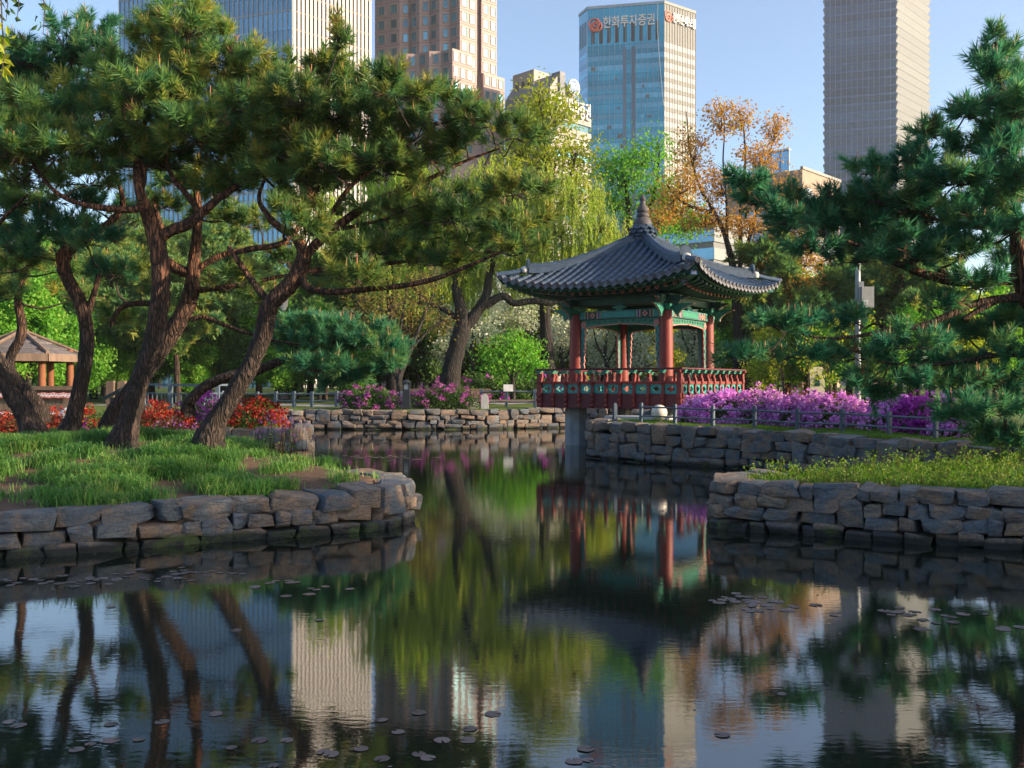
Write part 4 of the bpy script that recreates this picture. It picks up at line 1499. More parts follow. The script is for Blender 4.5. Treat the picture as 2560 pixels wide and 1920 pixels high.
# ---- the pine at the right edge
pine('pine_tree', 'dark green pine filling the right edge with tiered boughs over the azaleas', 17.0,
     [[(2330, 1010, 100), (2310, 900, 80), (2290, 800, 72), (2260, 700, 70), (2220, 620, 60), (2200, 540, 38), (2192, 430, 24), (2186, 320, 17), (2168, 200, 11), (2150, 90, 6)],
      [(2190, 600, 34), (2130, 606, 30), (2060, 606, 28), (1990, 590, 22), (1930, 565, 16), (1880, 540, 12), (1800, 510, 8), (1700, 470, 5)],
      [(2060, 604, 16), (2010, 570, 14), (1960, 545, 9), (1900, 500, 6)],
      [(2230, 640, 30), (2170, 645, 22), (2110, 655, 20), (2050, 680, 18), (1990, 705, 16), (1920, 712, 13), (1860, 725, 9), (1780, 730, 6), (1700, 715, 4)],
      [(2150, 650, 18), (2110, 672, 15), (2080, 690, 10)],
      [(2270, 760, 26), (2200, 765, 16), (2130, 770, 13), (2090, 778, 10), (1980, 790, 7), (1860, 775, 5)],
      [(2290, 830, 26), (2200, 860, 18), (2120, 868, 14), (2050, 850, 9)],
      [(1920, 712, 7), (1900, 702, 7), (1885, 700, 6), (1870, 708, 4)],
      [(2190, 480, 20), (2120, 490, 16), (2040, 480, 10), (1960, 450, 6)],
      [(2188, 400, 16), (2130, 380, 12), (2060, 370, 8), (1960, 340, 5)],
      [(2180, 300, 12), (2130, 270, 9), (2080, 240, 6)]],
     [(2150, 115, 36, 50), (2180, 190, 45, 45), (2095, 245, 48, 26), (2200, 280, 60, 55), (2120, 320, 70, 36), (2010, 285, 40, 28), (1965, 345, 50, 22), (2060, 390, 80, 40), (1960, 395, 55, 22), (1880, 372, 34, 18), (1895, 430, 60, 24),
      (2150, 430, 85, 45), (2020, 470, 90, 32), (1900, 490, 95, 32), (1780, 475, 80, 28), (1700, 440, 60, 24), (1610, 405, 42, 15), (1640, 432, 50, 18), (1760, 540, 60, 20), (1850, 560, 80, 26), (1960, 560, 95, 32), (2080, 545, 85, 34), (2190, 560, 40, 40),
      (2190, 690, 45, 60), (2120, 620, 60, 26), (1668, 702, 62, 10), (1755, 696, 80, 16), (1850, 694, 60, 16), (1590, 772, 55, 9), (1710, 770, 85, 14), (1850, 772, 95, 20), (1980, 745, 95, 34), (2090, 725, 75, 30), (1900, 822, 75, 22), (2030, 832, 100, 26),
      (2150, 825, 80, 40), (1885, 862, 40, 20), (2130, 890, 80, 24), (2180, 950, 55, 32), (2120, 935, 45, 18), (2050, 905, 48, 13), (2200, 760, 40, 40), (2060, 785, 80, 24), (1940, 790, 60, 18), (2210, 880, 30, 40), (2010, 660, 60, 20), (1830, 440, 70, 26), (1750, 500, 80, 26), (1980, 520, 80, 30), (1870, 530, 90, 26), (2100, 480, 80, 34), (1960, 450, 60, 26), (1690, 478, 60, 18), (2195, 400, 42, 40, -1.1), (2190, 490, 40, 36, -1.1), (2175, 330, 40, 34, -1.0), (2195, 240, 38, 36, -1.0), (2160, 160, 30, 34, -.6)],
     88, dens=1.35, flat=.62, mats=M_needle_blue, tuft=.31, candle=.14)


# ---- trees with leaves, given by limbs and leafy volumes
def leafy_tree(name, label, Y, limbs, pads, seed, mat, bark=None, leaf=.16, per=900, strand=0.0, narrow=.55, group=None, cat='tree', clump=.35, sides=9):
    r = np.random.default_rng(seed)
    bark = bark or M_bark_grey
    paths = [limb_path(l, Y, 5) for l in limbs]
    b0 = paths[0][0]
    t = empty(name, tuple(b0[:3]), 0, label, cat, group)
    for i, p in enumerate(paths):
        if i == 0: p = np.vstack([p[0] - np.array([0, 0, .6, 0]), p])
        V, Q = trunk_mesh(p, sides, r, i == 0)
        link('trunk' if i == 0 else 'branch', np_mesh('trunk', V, None, Q, [bark], smooth=True), t)
    allp = np.vstack(paths)
    ac = Acc()
    for pd in pads:
        x, y, rx, ry = pd[:4]
        dy = pd[4] if len(pd) > 4 else r.uniform(-1.6, 1.6)
        c = np.array(at(x, y, Y + dy)); s = K * Y / F
        RX, RZ = rx * s, ry * s
        n_cl = max(8, int(26 * (RX * RZ) ** .7))
        d = norm(r.normal(size=(n_cl, 3))) * (r.random((n_cl, 1)) ** .4)
        C = c + d * np.array([RX, RX * .8, RZ])
        k = int(np.argmin(np.linalg.norm(allp[:, :3] - c, axis=1)))
        a = allp[k, :3]
        low = c - np.array([0, 0, RZ * .5])
        V, Q = tube_arrays(smooth_path([a, (a + low) / 2 + np.array([0, 0, .2]), low], 4), np.linspace(min(allp[k, 3] * .6, .05), .02, 9), 5)
        ac.add(V, Q=Q, m=1)
        for j in range(n_cl):
            pth = np.array([low, (low + C[j]) / 2 + r.normal(size=3) * .12, C[j]])
            V, Q = tube_arrays(pth, np.array([.02, .014, .008]), 3)
            ac.add(V, Q=Q, m=1)
        n = int(per * RX * RZ)
        idx = r.integers(0, n_cl, n)
        if strand:
            ns = max(4, int(n / 26))
            i2 = r.integers(0, n_cl, ns)
            top = C[i2] + r.normal(size=(ns, 3)) * np.array([.3, .3, .2])
            ln = strand * (.4 + .8 * r.random(ns))
            m = 26
            tt = np.linspace(0, 1, m)[None, :, None]
            drift = r.normal(size=(ns, 1, 3)) * np.array([.22, .22, 0])
            P = top[:, None, :] + drift * np.sqrt(tt) + np.array([0, 0, -1.0]) * tt * ln[:, None, None]
            P = (P + r.normal(size=P.shape) * .035).reshape(-1, 3)
            V, Q = leaves(P, leaf, r, narrow, hang=True)
            tint = np.repeat(np.clip(.5 + .22 * r.normal(size=ns).repeat(m) + .2 * r.normal(size=ns * m), 0, 1), 4)
        else:
            P = C[idx] + r.normal(size=(n, 3)) * clump * np.array([1, 1, .8])
            V, Q = leaves(P, leaf, r, narrow)
            tint = np.repeat(np.clip((r.random(n_cl)[idx]) * .6 + .4 * r.random(n), 0, 1), 4)
        ac.add(V, Q=Q, m=0, tint=tint)
    link('crown', ac.mesh('crown', [mat, M_twig]), t)
    return t


leafy_tree('willow_tree', 'weeping willow with a dark forked trunk behind the purple azalea mounds', 57.0,
           [[(968, 858, 58), (975, 800, 46), (988, 745, 44), (1000, 705, 44), (994, 660, 30), (985, 620, 26), (990, 560, 22), (1005, 480, 16), (1030, 400, 10), (1060, 330, 6)],
            [(1000, 710, 34), (1030, 675, 30), (1050, 640, 24), (1060, 580, 18), (1090, 480, 13), (1120, 380, 8)],
            [(1040, 665, 24), (1085, 640, 20), (1110, 655, 18), (1150, 650, 17), (1190, 655, 14), (1230, 640, 9)],
            [(992, 690, 16), (965, 672, 14), (930, 655, 11), (905, 635, 9), (885, 610, 6)]],
           [(960, 430, 60, 40), (1050, 385, 80, 50), (1150, 390, 90, 50), (1240, 420, 75, 50), (1290, 480, 60, 40), (1000, 500, 60, 40), (1100, 470, 90, 40), (1200, 490, 85, 40), (1330, 500, 50, 30), (920, 560, 60, 30), (1030, 560, 50, 40), (1280, 545, 60, 30), (1000, 590, 40, 20), (1140, 560, 60, 30)],
           101, M_willow, M_bark_dark, leaf=.24, per=1100, strand=2.5, narrow=.34)
leafy_tree('willow_tree', 'straight dark willow trunk just left of the pavilion columns', 62.0,
           [[(1186, 838, 40), (1182, 760, 34), (1178, 690, 28), (1174, 620, 24), (1172, 540, 20), (1175, 440, 14), (1178, 330, 8), (1170, 230, 5)], [(1175, 500, 12), (1220, 420, 9), (1245, 330, 5)], [(1175, 470, 12), (1130, 400, 8), (1115, 330, 5)]],
           [(1165, 205, 26, 34), (1140, 260, 36, 34), (1200, 255, 36, 40), (1240, 330, 34, 46), (1125, 320, 44, 34), (1180, 340, 55, 44), (1240, 400, 44, 40), (1090, 380, 44, 34), (1220, 220, 16, 24)],
           102, M_lime_leaf, M_bark_dark, leaf=.25, per=600, clump=.6)
leafy_tree('budding_tree', 'tall tree with orange buds rising behind the pavilion roof', 62.0,
           [[(1600, 860, 40), (1598, 740, 32), (1592, 640, 26), (1580, 560, 17), (1555, 480, 11), (1510, 400, 7), (1490, 320, 4), (1482, 240, 2)],
            [(1590, 600, 13), (1620, 510, 9), (1640, 430, 7), (1660, 340, 4), (1682, 270, 2)], [(1570, 530, 9), (1570, 440, 7), (1562, 350, 4), (1565, 270, 3), (1550, 210, 2)],
            [(1600, 560, 12), (1600, 450, 9), (1610, 350, 6), (1605, 260, 3)], [(1545, 460, 9), (1480, 440, 7), (1440, 400, 4)]],
           [(1495, 330, 40, 50), (1555, 260, 32, 44), (1600, 255, 26, 40), (1672, 285, 28, 40), (1640, 345, 44, 44), (1470, 400, 44, 36), (1560, 400, 65, 45), (1640, 425, 55, 36), (1520, 470, 75, 36), (1620, 490, 65, 28), (1690, 420, 36, 44), (1685, 520, 55, 36), (1450, 440, 36, 34), (1660, 565, 55, 26), (1740, 560, 40, 30), (1740, 480, 40, 36), (1420, 470, 36, 30), (1730, 620, 44, 26)],
           103, M_orange_leaf, M_bark_dark, leaf=.20, per=560, clump=.36, narrow=.5)
leafy_tree('leafy_tree', 'fresh green tree between the blue glass tower and the budding tree', 68.0,
           [[(1365, 860, 34), (1362, 700, 28), (1360, 560, 22), (1358, 460, 14), (1350, 380, 7)], [(1360, 540, 14), (1410, 430, 9), (1425, 330, 5)]],
           [(1340, 380, 55, 45), (1390, 340, 44, 36), (1310, 350, 28, 30), (1420, 310, 24, 18), (1440, 420, 50, 40), (1330, 440, 50, 30), (1480, 480, 50, 40), (1400, 480, 60, 30)], 104, M_green_leaf, leaf=.27, per=420, clump=.6)
leafy_tree('maple_tree', 'small bright green tree in front of the azalea hedge left of the pavilion', 53.0,
           [[(1108, 838, 12), (1108, 815, 10), (1112, 780, 8), (1110, 740, 5)], [(1108, 822, 9), (1095, 800, 7), (1080, 770, 4)], [(1109, 818, 8), (1130, 790, 6), (1145, 765, 4)]],
           [(1105, 762, 52, 30), (1075, 785, 38, 22), (1140, 785, 40, 24), (1112, 735, 36, 18), (1060, 760, 24, 16), (1150, 755, 26, 18), (1100, 800, 44, 14)], 105, M_green_leaf, leaf=.19, per=900, clump=.32)
leafy_tree('budding_tree', 'sparse many-stemmed tree with yellowish buds behind the left azalea mound', 52.5,
           [[(872, 870, 22), (862, 830, 16), (868, 800, 14), (885, 760, 12), (905, 710, 9), (925, 660, 6), (945, 610, 4)], [(864, 830, 12), (845, 790, 9), (830, 740, 7), (800, 690, 4)], [(868, 800, 10), (862, 740, 8), (870, 680, 6), (880, 620, 3)], [(890, 750, 8), (930, 710, 6), (960, 690, 4)], [(860, 760, 7), (820, 700, 5), (770, 660, 3)]],
           [(850, 655, 55, 34), (905, 640, 55, 36), (950, 690, 36, 34), (800, 680, 50, 28), (880, 705, 55, 24), (780, 640, 40, 24), (920, 600, 40, 24)], 106, M_bronze, leaf=.16, per=330, clump=.45)
bl = [((1020, 850), [(1020, 690, 44, 30), (1050, 655, 40, 24), (1000, 730, 34, 24), (1045, 720, 34, 24), (985, 680, 28, 20)], 66, 'white flowering tree right of the willow trunk, thin stem in front'),
      ((1110, 850), [(1100, 660, 55, 30), (1160, 640, 40, 26), (1130, 690, 44, 24), (1080, 620, 44, 22), (1060, 680, 30, 22)], 72, 'white flowering tree glowing behind the bright green small tree'),
      ((1215, 850), [(1225, 700, 36, 34), (1215, 750, 34, 28), (1190, 720, 26, 28)], 70, 'white flowering tree seen left of the pavilion front column'),
      ((1310, 850), [(1290, 740, 40, 36), (1330, 720, 30, 30), (1310, 780, 40, 22), (1370, 740, 34, 36), (1400, 780, 30, 24)], 66, 'white flowering tree framed by the pavilion front opening'),
      ((1500, 850), [(1490, 740, 40, 40), (1520, 780, 34, 30), (1500, 700, 34, 30)], 66, 'white flowering tree framed by the pavilion side opening'),
      ((760, 850), [(770, 730, 50, 30), (820, 760, 40, 24), (960, 760, 30, 30), (740, 690, 40, 20)], 70, 'pale flowering tree behind the sparse yellowish tree')]
for i, ((bx, by), pads, Y, lab) in enumerate(bl):
    leafy_tree('blossom_tree', lab, Y, [[(bx, by, 14), (bx + 2, 800, 11), (bx - 3, 760, 9), (bx + 4, 710, 6)], [(bx, 790, 7), (bx + 18, 750, 5), (bx + 26, 710, 3)], [(bx, 780, 7), (bx - 20, 745, 5), (bx - 30, 700, 3)]],
               pads, 200 + i, M_blossom, leaf=.19, per=700, clump=.42, narrow=.8)


leafy_tree('willow_tree', 'yellow green weeping tree behind the long pine boughs', 64.0,
           [[(850, 860, 34), (848, 740, 28), (845, 620, 22), (850, 500, 14), (860, 400, 8)], [(846, 600, 12), (900, 480, 8), (930, 380, 5)], [(846, 620, 12), (790, 520, 8), (760, 420, 5)]],
           [(780, 460, 60, 40), (860, 420, 70, 44), (930, 400, 60, 44), (900, 500, 70, 40), (800, 540, 60, 34), (720, 500, 44, 34), (870, 560, 60, 30), (950, 480, 50, 40), (700, 430, 44, 34), (830, 370, 60, 40), (890, 340, 50, 36)],
           109, M_willow, M_bark_dark, leaf=.31, per=800, strand=3.2, narrow=.34)
# ---- park trees further back: a few kinds, copied
def park_pine(seed, H):
    r = np.random.default_rng(seed)
    t = empty('park_pine')
    n = 7
    bend = r.normal(size=2) * .5
    path = np.array([[bend[0] * math.sin(i / n * 3) * .6, bend[1] * math.sin(i / n * 2.4) * .6, H * .96 * i / n, .24 * (1 - .75 * i / n)] for i in range(n + 1)])
    path = smooth_path(path, 4)
    path[0, 2] -= .5
    V, Q = trunk_mesh(path, 9, r, True)
    link('trunk', np_mesh('trunk', V, None, Q, [M_bark_far], smooth=True), t)
    ac = Acc()
    for k in range(13):
        f = .42 + .58 * (k / 12)
        p0 = path[int(f * (len(path) - 1)), :3]
        ang = k * 2.4 + r.random()
        ln = H * (.30 - .20 * max(0, (f - .6) / .4)) * (.7 + .5 * r.random())
        c = p0 + np.array([math.cos(ang) * ln, math.sin(ang) * ln, .25 * ln * r.random()])
        V, Q = tube_arrays(smooth_path([p0, (p0 + c) / 2 - np.array([0, 0, .1]), c], 4), np.linspace(.07, .02, 9), 5)
        ac.add(V, Q=Q, m=1)
        RX = H * (.12 + .05 * r.random()); RZ = RX * .42
        n_cl = 16
        Cw, idx = foliage_pad(c, RX, RX, RZ, r, n_cl, 230)
        off = norm(r.normal(size=(230, 3)) + np.array([0, 0, .5]))
        P = Cw[idx] + off * .3 * r.random((230, 1))
        V, T = needles(P, norm(off + np.array([0, 0, .4])), .6 * (.7 + .6 * r.random(230)), 16, r, .030)
        tint = np.repeat(np.clip(r.random(n_cl)[idx] * .6 + .4 * r.random(230), 0, 1), 16 * 3)
        ac.add(V, T=T, m=0, tint=tint)
    link('crown', ac.mesh('crown', [M_needle, M_twig]), t)
    return t


def park_leafy(seed, H, mat, bark, leaf=.31, n_leaf=15000, low=.3):
    r = np.random.default_rng(seed)
    t = empty('park_tree')
    ac = Acc()
    th = H * low
    lean = r.normal(size=2) * .06
    path = smooth_path([(0, 0, -.5, .26), (lean[0] * th * .5, lean[1] * th * .5, th * .5, .21), (lean[0] * th, lean[1] * th, th, .18), (lean[0] * H * .6, lean[1] * H * .6, H * .62, .09)], 5)
    V, Q = trunk_mesh(path, 9, r, True)
    link('trunk', np_mesh('trunk', V, None, Q, [bark], smooth=True), t)
    tips = []
    for k in range(9):
        f = .5 + .5 * k / 8
        p0 = path[int(f * (len(path) - 1)), :3]
        ang = k * 2.4 + r.random() * .8
        up = .5 + .7 * f
        ln = H * .30 * (.7 + .5 * r.random())
        d = np.array([math.cos(ang), math.sin(ang), up]); d /= np.linalg.norm(d)
        p1 = p0 + d * ln
        V, Q = tube_arrays(smooth_path([p0, (p0 + p1) / 2 + r.normal(size=3) * .15, p1], 4), np.linspace(.09, .03, 9), 5)
        ac.add(V, Q=Q, m=1)
        for j in range(6):
            q = p0 + (p1 - p0) * (.4 + .6 * j / 5)
            d2 = norm(d + r.normal(size=3) * .7)
            e = q + d2 * H * .13 * (.6 + .7 * r.random())
            V, Q = tube_arrays(np.array([q, (q + e) / 2 + r.normal(size=3) * .06, e]), np.array([.03, .02, .01]), 3)
            ac.add(V, Q=Q, m=1)
            tips.append(e); tips.append((q + e) / 2)
    tips = np.array(tips)
    idx = r.integers(0, len(tips), n_leaf)
    P = tips[idx] + r.normal(size=(n_leaf, 3)) * H * .045
    V, Q = leaves(P, leaf, r, .6)
    ac.add(V, Q=Q, m=0, tint=np.repeat(np.clip(r.random(len(tips))[idx] * .6 + .4 * r.random(n_leaf), 0, 1), 4))
    link('crown', ac.mesh('crown', [mat, M_twig]), t)
    return t


protos = [park_pine(301, 11.5), park_pine(302, 10), park_pine(303, 12.5), park_leafy(304, 10, M_green_leaf, M_bark_grey), park_leafy(305, 9, M_lime_leaf, M_bark_grey), park_leafy(306, 11, M_dark_leaf, M_bark_dark), park_leafy(307, 8, M_green_leaf, M_bark_dark, low=.22)]
LABS = ['orange stemmed park pine', 'low crowned park pine', 'tall park pine', 'fresh green park tree', 'yellow green park tree', 'dark green park tree', 'spreading green park tree']
rp = random.Random(5)
spots = []
# (x in the 2212 view, distance, kind, scale)
for (x, Y, k, s) in ((20, 62, 3, 1), (110, 58, 6, .9), (200, 70, 3, 1.1), (255, 60, 0, .85), (330, 66, 0, .9), (385, 58, 1, .9), (450, 72, 0, 1), (480, 62, 0, .8), (520, 80, 4, 1), (560, 66, 1, .9), (640, 74, 3, .9), (700, 66, 0, .9), (760, 84, 4, 1), (820, 90, 5, 1.1),
                     (900, 78, 5, .9), (960, 90, 3, 1), (1050, 95, 3, .9), (1140, 88, 5, 1), (1240, 92, 3, 1), (1300, 80, 5, .8), (1420, 84, 4, .8), (1480, 96, 3, 1), (1560, 76, 6, .9), (1630, 70, 3, .9), (1650, 62, 0, .9), (1705, 70, 4, .9), (1740, 72, 6, .9), (1790, 64, 1, .8), (1830, 70, 4, .9), (1875, 66, 0, .9),
                     (1915, 74, 4, .95), (1942, 60, 0, .75), (1968, 62, 0, .8), (228, 58, 3, .45), (318, 60, 5, .5), (420, 60, 6, .5), (512, 62, 5, .5), (602, 60, 3, .45), (690, 62, 5, .5), (765, 60, 6, .45), (1672, 58, 4, .55), (1755, 57, 3, .58), (1835, 58, 4, .6), (1900, 57, 3, .5), (1985, 58, 3, .6), (2075, 57, 4, .6), (2150, 59, 3, .62), (2010, 74, 4, 1), (960, 86, 4, 1.25), (1060, 80, 4, 1.3), (1160, 84, 4, 1.35), (1260, 78, 4, 1.25), (1330, 88, 4, 1.2), (1700, 84, 4, 1.2), (1620, 88, 4, 1.25), (1780, 92, 3, 1.2), (2060, 70, 6, .95), (2130, 74, 4, 1.0), (2200, 72, 6, 1.0), (2090, 78, 3, 1), (-60, 66, 0, 1), (-130, 60, 5, 1), (60, 48, 3, .62), (160, 52, 6, .6), (300, 84, 2, 1.2), (420, 90, 2, 1.25), (560, 92, 2, 1.2), (620, 62, 6, .9), (670, 88, 5, 1.2), (740, 72, 3, 1.0), (240, 90, 5, 1.2), (150, 86, 2, 1.2), (60, 80, 3, 1.2)):
    spots.append((x, Y, k, s))
for x in range(-120, 1000, 55):
    spots.append((x + rp.uniform(-20, 20), rp.uniform(88, 100), rp.choice([6, 4, 3]), rp.uniform(.75, 1.0)))
for x in range(1600, 2400, 70):
    spots.append((x + rp.uniform(-20, 20), rp.uniform(88, 100), rp.choice([6, 4, 3]), rp.uniform(.7, .95)))
for i in range(58):
    spots.append((rp.uniform(-300, 2500), rp.uniform(98, 190), rp.choice([0, 1, 2, 3, 4, 5, 5, 3]), rp.uniform(.9, 1.35)))
used = set()
placed = []
for (x, Y, k, s) in spots:
    X = (x * K - 512) * Y / F
    t = protos[k] if k not in used else copy_tree(protos[k])
    used.add(k)
    t.location = (X, Y, gz(X, Y) if Y < 105 and abs(X) < 58 else 1.27)
    t.rotation_euler = (0, 0, rp.uniform(0, 6.28))
    t.scale = (s, s, s * rp.uniform(.92, 1.1))
    placed.append((k, x, Y, t))
regions = [(90, 'behind the gazebo'), (300, 'behind the big forked pine'), (470, 'behind the crooked grey pine'), (650, 'behind the leaning pine'), (860, 'behind the creeping pine'), (1060, 'behind the willow trunk'), (1260, 'behind the small bright tree'),
           (1440, 'seen through the pavilion'), (1620, 'behind the pavilion side'), (1800, 'right of the pavilion'), (1960, 'behind the lamp pole'), (9999, 'behind the right edge pine')]
ORD = ['first', 'second', 'third', 'fourth', 'fifth', 'sixth', 'seventh', 'eighth', 'ninth', 'tenth']
seen_ = {}
for (k, x, Y, t) in sorted(placed, key=lambda q: q[1]):
    reg = next(n for lim, n in regions if x < lim)
    row = 'front row' if Y < 70 else 'middle row' if Y < 101 else 'far row'
    seen_.setdefault((k, reg, row), []).append(t)
for (k, reg, row), ts in seen_.items():
    for i, t in enumerate(ts):
        tag(t, LABS[k] + ' ' + reg + ', ' + row + ('' if len(ts) == 1 else ', ' + ORD[i] + ' there'), 'tree' if k > 2 else 'pine tree', 'trees of the wood behind the pond')
# leafy trees placed to the right, outside the frame, that shade the near bank
for (X, Y, k, s) in ((18, 2.5, 3, .9), (17.5, 6, 5, .85), (20.5, 7.8, 3, .8), (18.5, 17.5, 5, .8), (22, 19.5, 3, .9)):
    t = copy_tree(protos[k])
    t.location = (X, Y, .9); t.rotation_euler = (0, 0, X * 3.1); t.scale = (s, s, s)
    tag(t, 'leafy park tree beyond the right edge shading the near bank', 'tree', 'trees beyond the right edge')

# ================================================================== towers behind the park
M_wfin = plain('tower_white_panel', (0.27, 0.268, 0.265), (0.25, 0.248, 0.245), 0.3, 0.5, 0.0, vary=0.05)
M_gdark = glass_mat('tower_dark_glass', (0.08, 0.11, 0.15), 0.12, 0.6, 0.3)
M_gblue = glass_mat('tower_blue_glass', (0.13, 0.30, 0.42), 0.10, 0.6, 0.6)
M_gviv = glass_mat('tower_vivid_blue_glass', (0.018, 0.265, 0.37), 0.14, 0.5, 0.5, vary=0.22)
M_gviv2 = glass_mat('tower_lighter_blue_glass', (0.09, 0.33, 0.44), 0.10, 0.6, 0.5, vary=0.35)
M_gpale = glass_mat('tower_pale_glass', (0.17, 0.19, 0.19), 0.45, 0.3, vary=0.12)
M_gpale2 = plain('tower_pale_spandrel', (0.12, 0.13, 0.13), (0.10, 0.11, 0.11), 0.4, 0.6, 0.0, vary=0.1)
M_gslate = glass_mat('tower_slate_glass', (0.03, 0.105, 0.235), 0.15, 0.6, 0.0, vary=0.25)
M_gslate2 = plain('tower_slate_spandrel', (0.055, 0.11, 0.20), (0.045, 0.095, 0.175), 0.5, 0.35, 0.0, vary=0.15)
M_gcream = plain('tower_sunlit_glass_tone', (0.195, 0.21, 0.225), (0.175, 0.19, 0.205), 0.3, 0.5, 0.0, vary=0.06)  # glass of the lit side, its sunlit reflection painted in as a pale colour
M_mull = plain('tower_mullion', (0.30, 0.36, 0.42), None, 1.0, 0.5, 0.0, metallic=0.3, vary=0)
M_copper = plain('tower_copper_joint', (0.36, 0.17, 0.10), None, 1.0, 0.5, 0.0, vary=0)
M_gran = plain('tower_pink_granite', (0.36, 0.25, 0.235), (0.32, 0.22, 0.205), 0.8, 0.7, 0.0, vary=0.05)
M_gran_d = plain('tower_granite_joint', (0.24, 0.15, 0.135), None, 0.8, 0.8, 0.0, vary=0)
M_wframe = plain('tower_window_frame', (0.30, 0.24, 0.21), None, 1.0, 0.6, 0.0, vary=0)
M_gteal = glass_mat('tower_teal_glass', (0.10, 0.26, 0.31), 0.08, 0.7, 0.55, vary=0.5)
M_office = plain('office_white_cladding', (0.27, 0.25, 0.235), (0.24, 0.22, 0.21), 0.5, 0.7, 0.0, vary=0.05)
M_office_b = plain('office_beige_stone', (0.30, 0.22, 0.165), (0.26, 0.19, 0.15), 0.6, 0.8, 0.0, vary=0.03)
M_roofg = plain('office_grey_roof', (0.17, 0.18, 0.21), None, 0.6, 0.7, 0.0, vary=0)
M_signw = plain('sign_white', (0.62, 0.61, 0.60), None, 1.0, 0.5, 0.0, vary=0)
M_signr = plain('sign_red', (0.50, 0.06, 0.05), (0.55, 0.16, 0.05), 0.6, 0.5, 0.0, vary=0)
M_signb = plain('sign_blue', (0.025, 0.11, 0.24), None, 1.0, 0.5, 0.0, vary=0)
M_dark = plain('dark_recess', (0.03, 0.035, 0.04), None, 1.0, 0.6, 0.0, vary=0)


class Fac:
    """a facade from A (left) to B (right): u along it, n out of it"""
    def __init__(self, A, B, root):
        self.A = Vector((A[0], A[1], 0)); self.B = Vector((B[0], B[1], 0))
        self.d = (self.B - self.A); self.L = self.d.length; self.d.normalize()
        self.n = Vector((self.d.y, -self.d.x, 0))
        self.ang = math.atan2(self.d.y, self.d.x)
        self.root = root

    def P(self, u, z, out=0.0): return self.A + self.d * u + self.n * out + Vector((0, 0, z))

    def box(self, name, mat, u0, u1, z0, z1, o0, o1, parent=None):
        mb = MB()
        c = self.P((u0 + u1) / 2, (z0 + z1) / 2, (o0 + o1) / 2)
        mb.box(c, (u1 - u0, abs(o1 - o0), z1 - z0), self.ang)
        return mb.build(name, mat, parent or self.root)

    def text(self, name, s, mat, u0, width, z, height, out=.3, ext=.15, parent=None):
        cu = bpy.data.curves.new(name, 'FONT')
        cu.body = s; cu.extrude = ext; cu.size = 1.0
        cu.offset = 0.012
        cu.materials.append(mat)
        o = bpy.data.objects.new(name, cu); col.objects.link(o)
        bpy.context.view_layer.update()
        bb = [Vector(c) for c in o.bound_box]
        w_ = max(b.x for b in bb) - min(b.x for b in bb); h_ = max(b.y for b in bb) - min(b.y for b in bb)
        sx, sy = width / max(w_, .1), height / max(h_, .1)
        o.scale = (sx, sy, 1)
        p = self.P(u0 - min(b.x for b in bb) * sx, z - min(b.y for b in bb) * sy, out)
        dg = bpy.context.evaluated_depsgraph_get()
        me = bpy.data.meshes.new_from_object(o.evaluated_get(dg))
        bpy.data.objects.remove(o)
        me.materials.clear(); me.materials.append(mat)
        o = link(name, me, parent or self.root, loc=p, rot=(R(90), 0, self.ang), scale=(sx, sy, 1))
        return o


def body(root, name, mat, pts, z0, z1):
    """closed prism a little inside the facades"""
    mb = MB()
    n = len(pts)
    mb.add([(p[0], p[1], z0) for p in pts] + [(p[0], p[1], z1) for p in pts],
           [tuple(range(n - 1, -1, -1)), tuple(range(n, 2 * n))] + [(i, (i + 1) % n, (i + 1) % n + n, i + n) for i in range(n)])
    return mb.build(name, mat, root)


def back_pts(L, C, Rr, deep):
    """footprint: left, corner, right, then two points behind"""
    return [L, C, Rr, (Rr[0] + (L[0] - C[0]) * deep, Rr[1] + (L[1] - C[1]) * deep), (L[0] + (Rr[0] - C[0]) * deep, L[1] + (Rr[1] - C[1]) * deep)]


# ---- tower with white fins
tw = empty('office_tower', (-51, 240, 0), 0, 'glass office tower with white vertical fins rising behind the left pines', 'tower')
fL = Fac((-98, 240), (-51.2, 224), tw); fR = Fac((-51.2, 224), (-35, 240), tw)
body(tw, 'tower_core', M_gdark, [(-97.8, 240.4), (-51.3, 224.5), (-35.3, 240.4), (-60, 262), (-92, 262)], 0, 152)
nf = 20
sp = fR.L / nf
for k in range(nf):
    fR.box('fin_panel', M_wfin, k * sp + .16, (k + 1) * sp - .26, 1, 151, -.1, .12)
for k in range(36):
    fR.box('joint', M_copper, 0, fR.L, 1 + 4.2 * k, 1.14 + 4.2 * k, .06, .135)
for k in range(36):
    z = 1 + 4.2 * k
    fL.box('glass_band', M_gblue, 0, fL.L, z + .55, z + 4.15, -.1, .1)
    fL.box('spandrel_band', M_mull if k % 2 else M_gblue, 0, fL.L, z, z + .5, -.1, .16)
for k in range(38):
    u = fL.L * k / 37
    fL.box('mullion', M_mull, u - .11, u + .11, 1, 151, .1, .40)

# ---- pink granite tower with square windows
tp = empty('office_tower', (-16, 262, 0), 0, 'pink granite tower with rows of square windows and a stepped lower block', 'tower')
FLH = 4.0


WIN_CACHE = {}


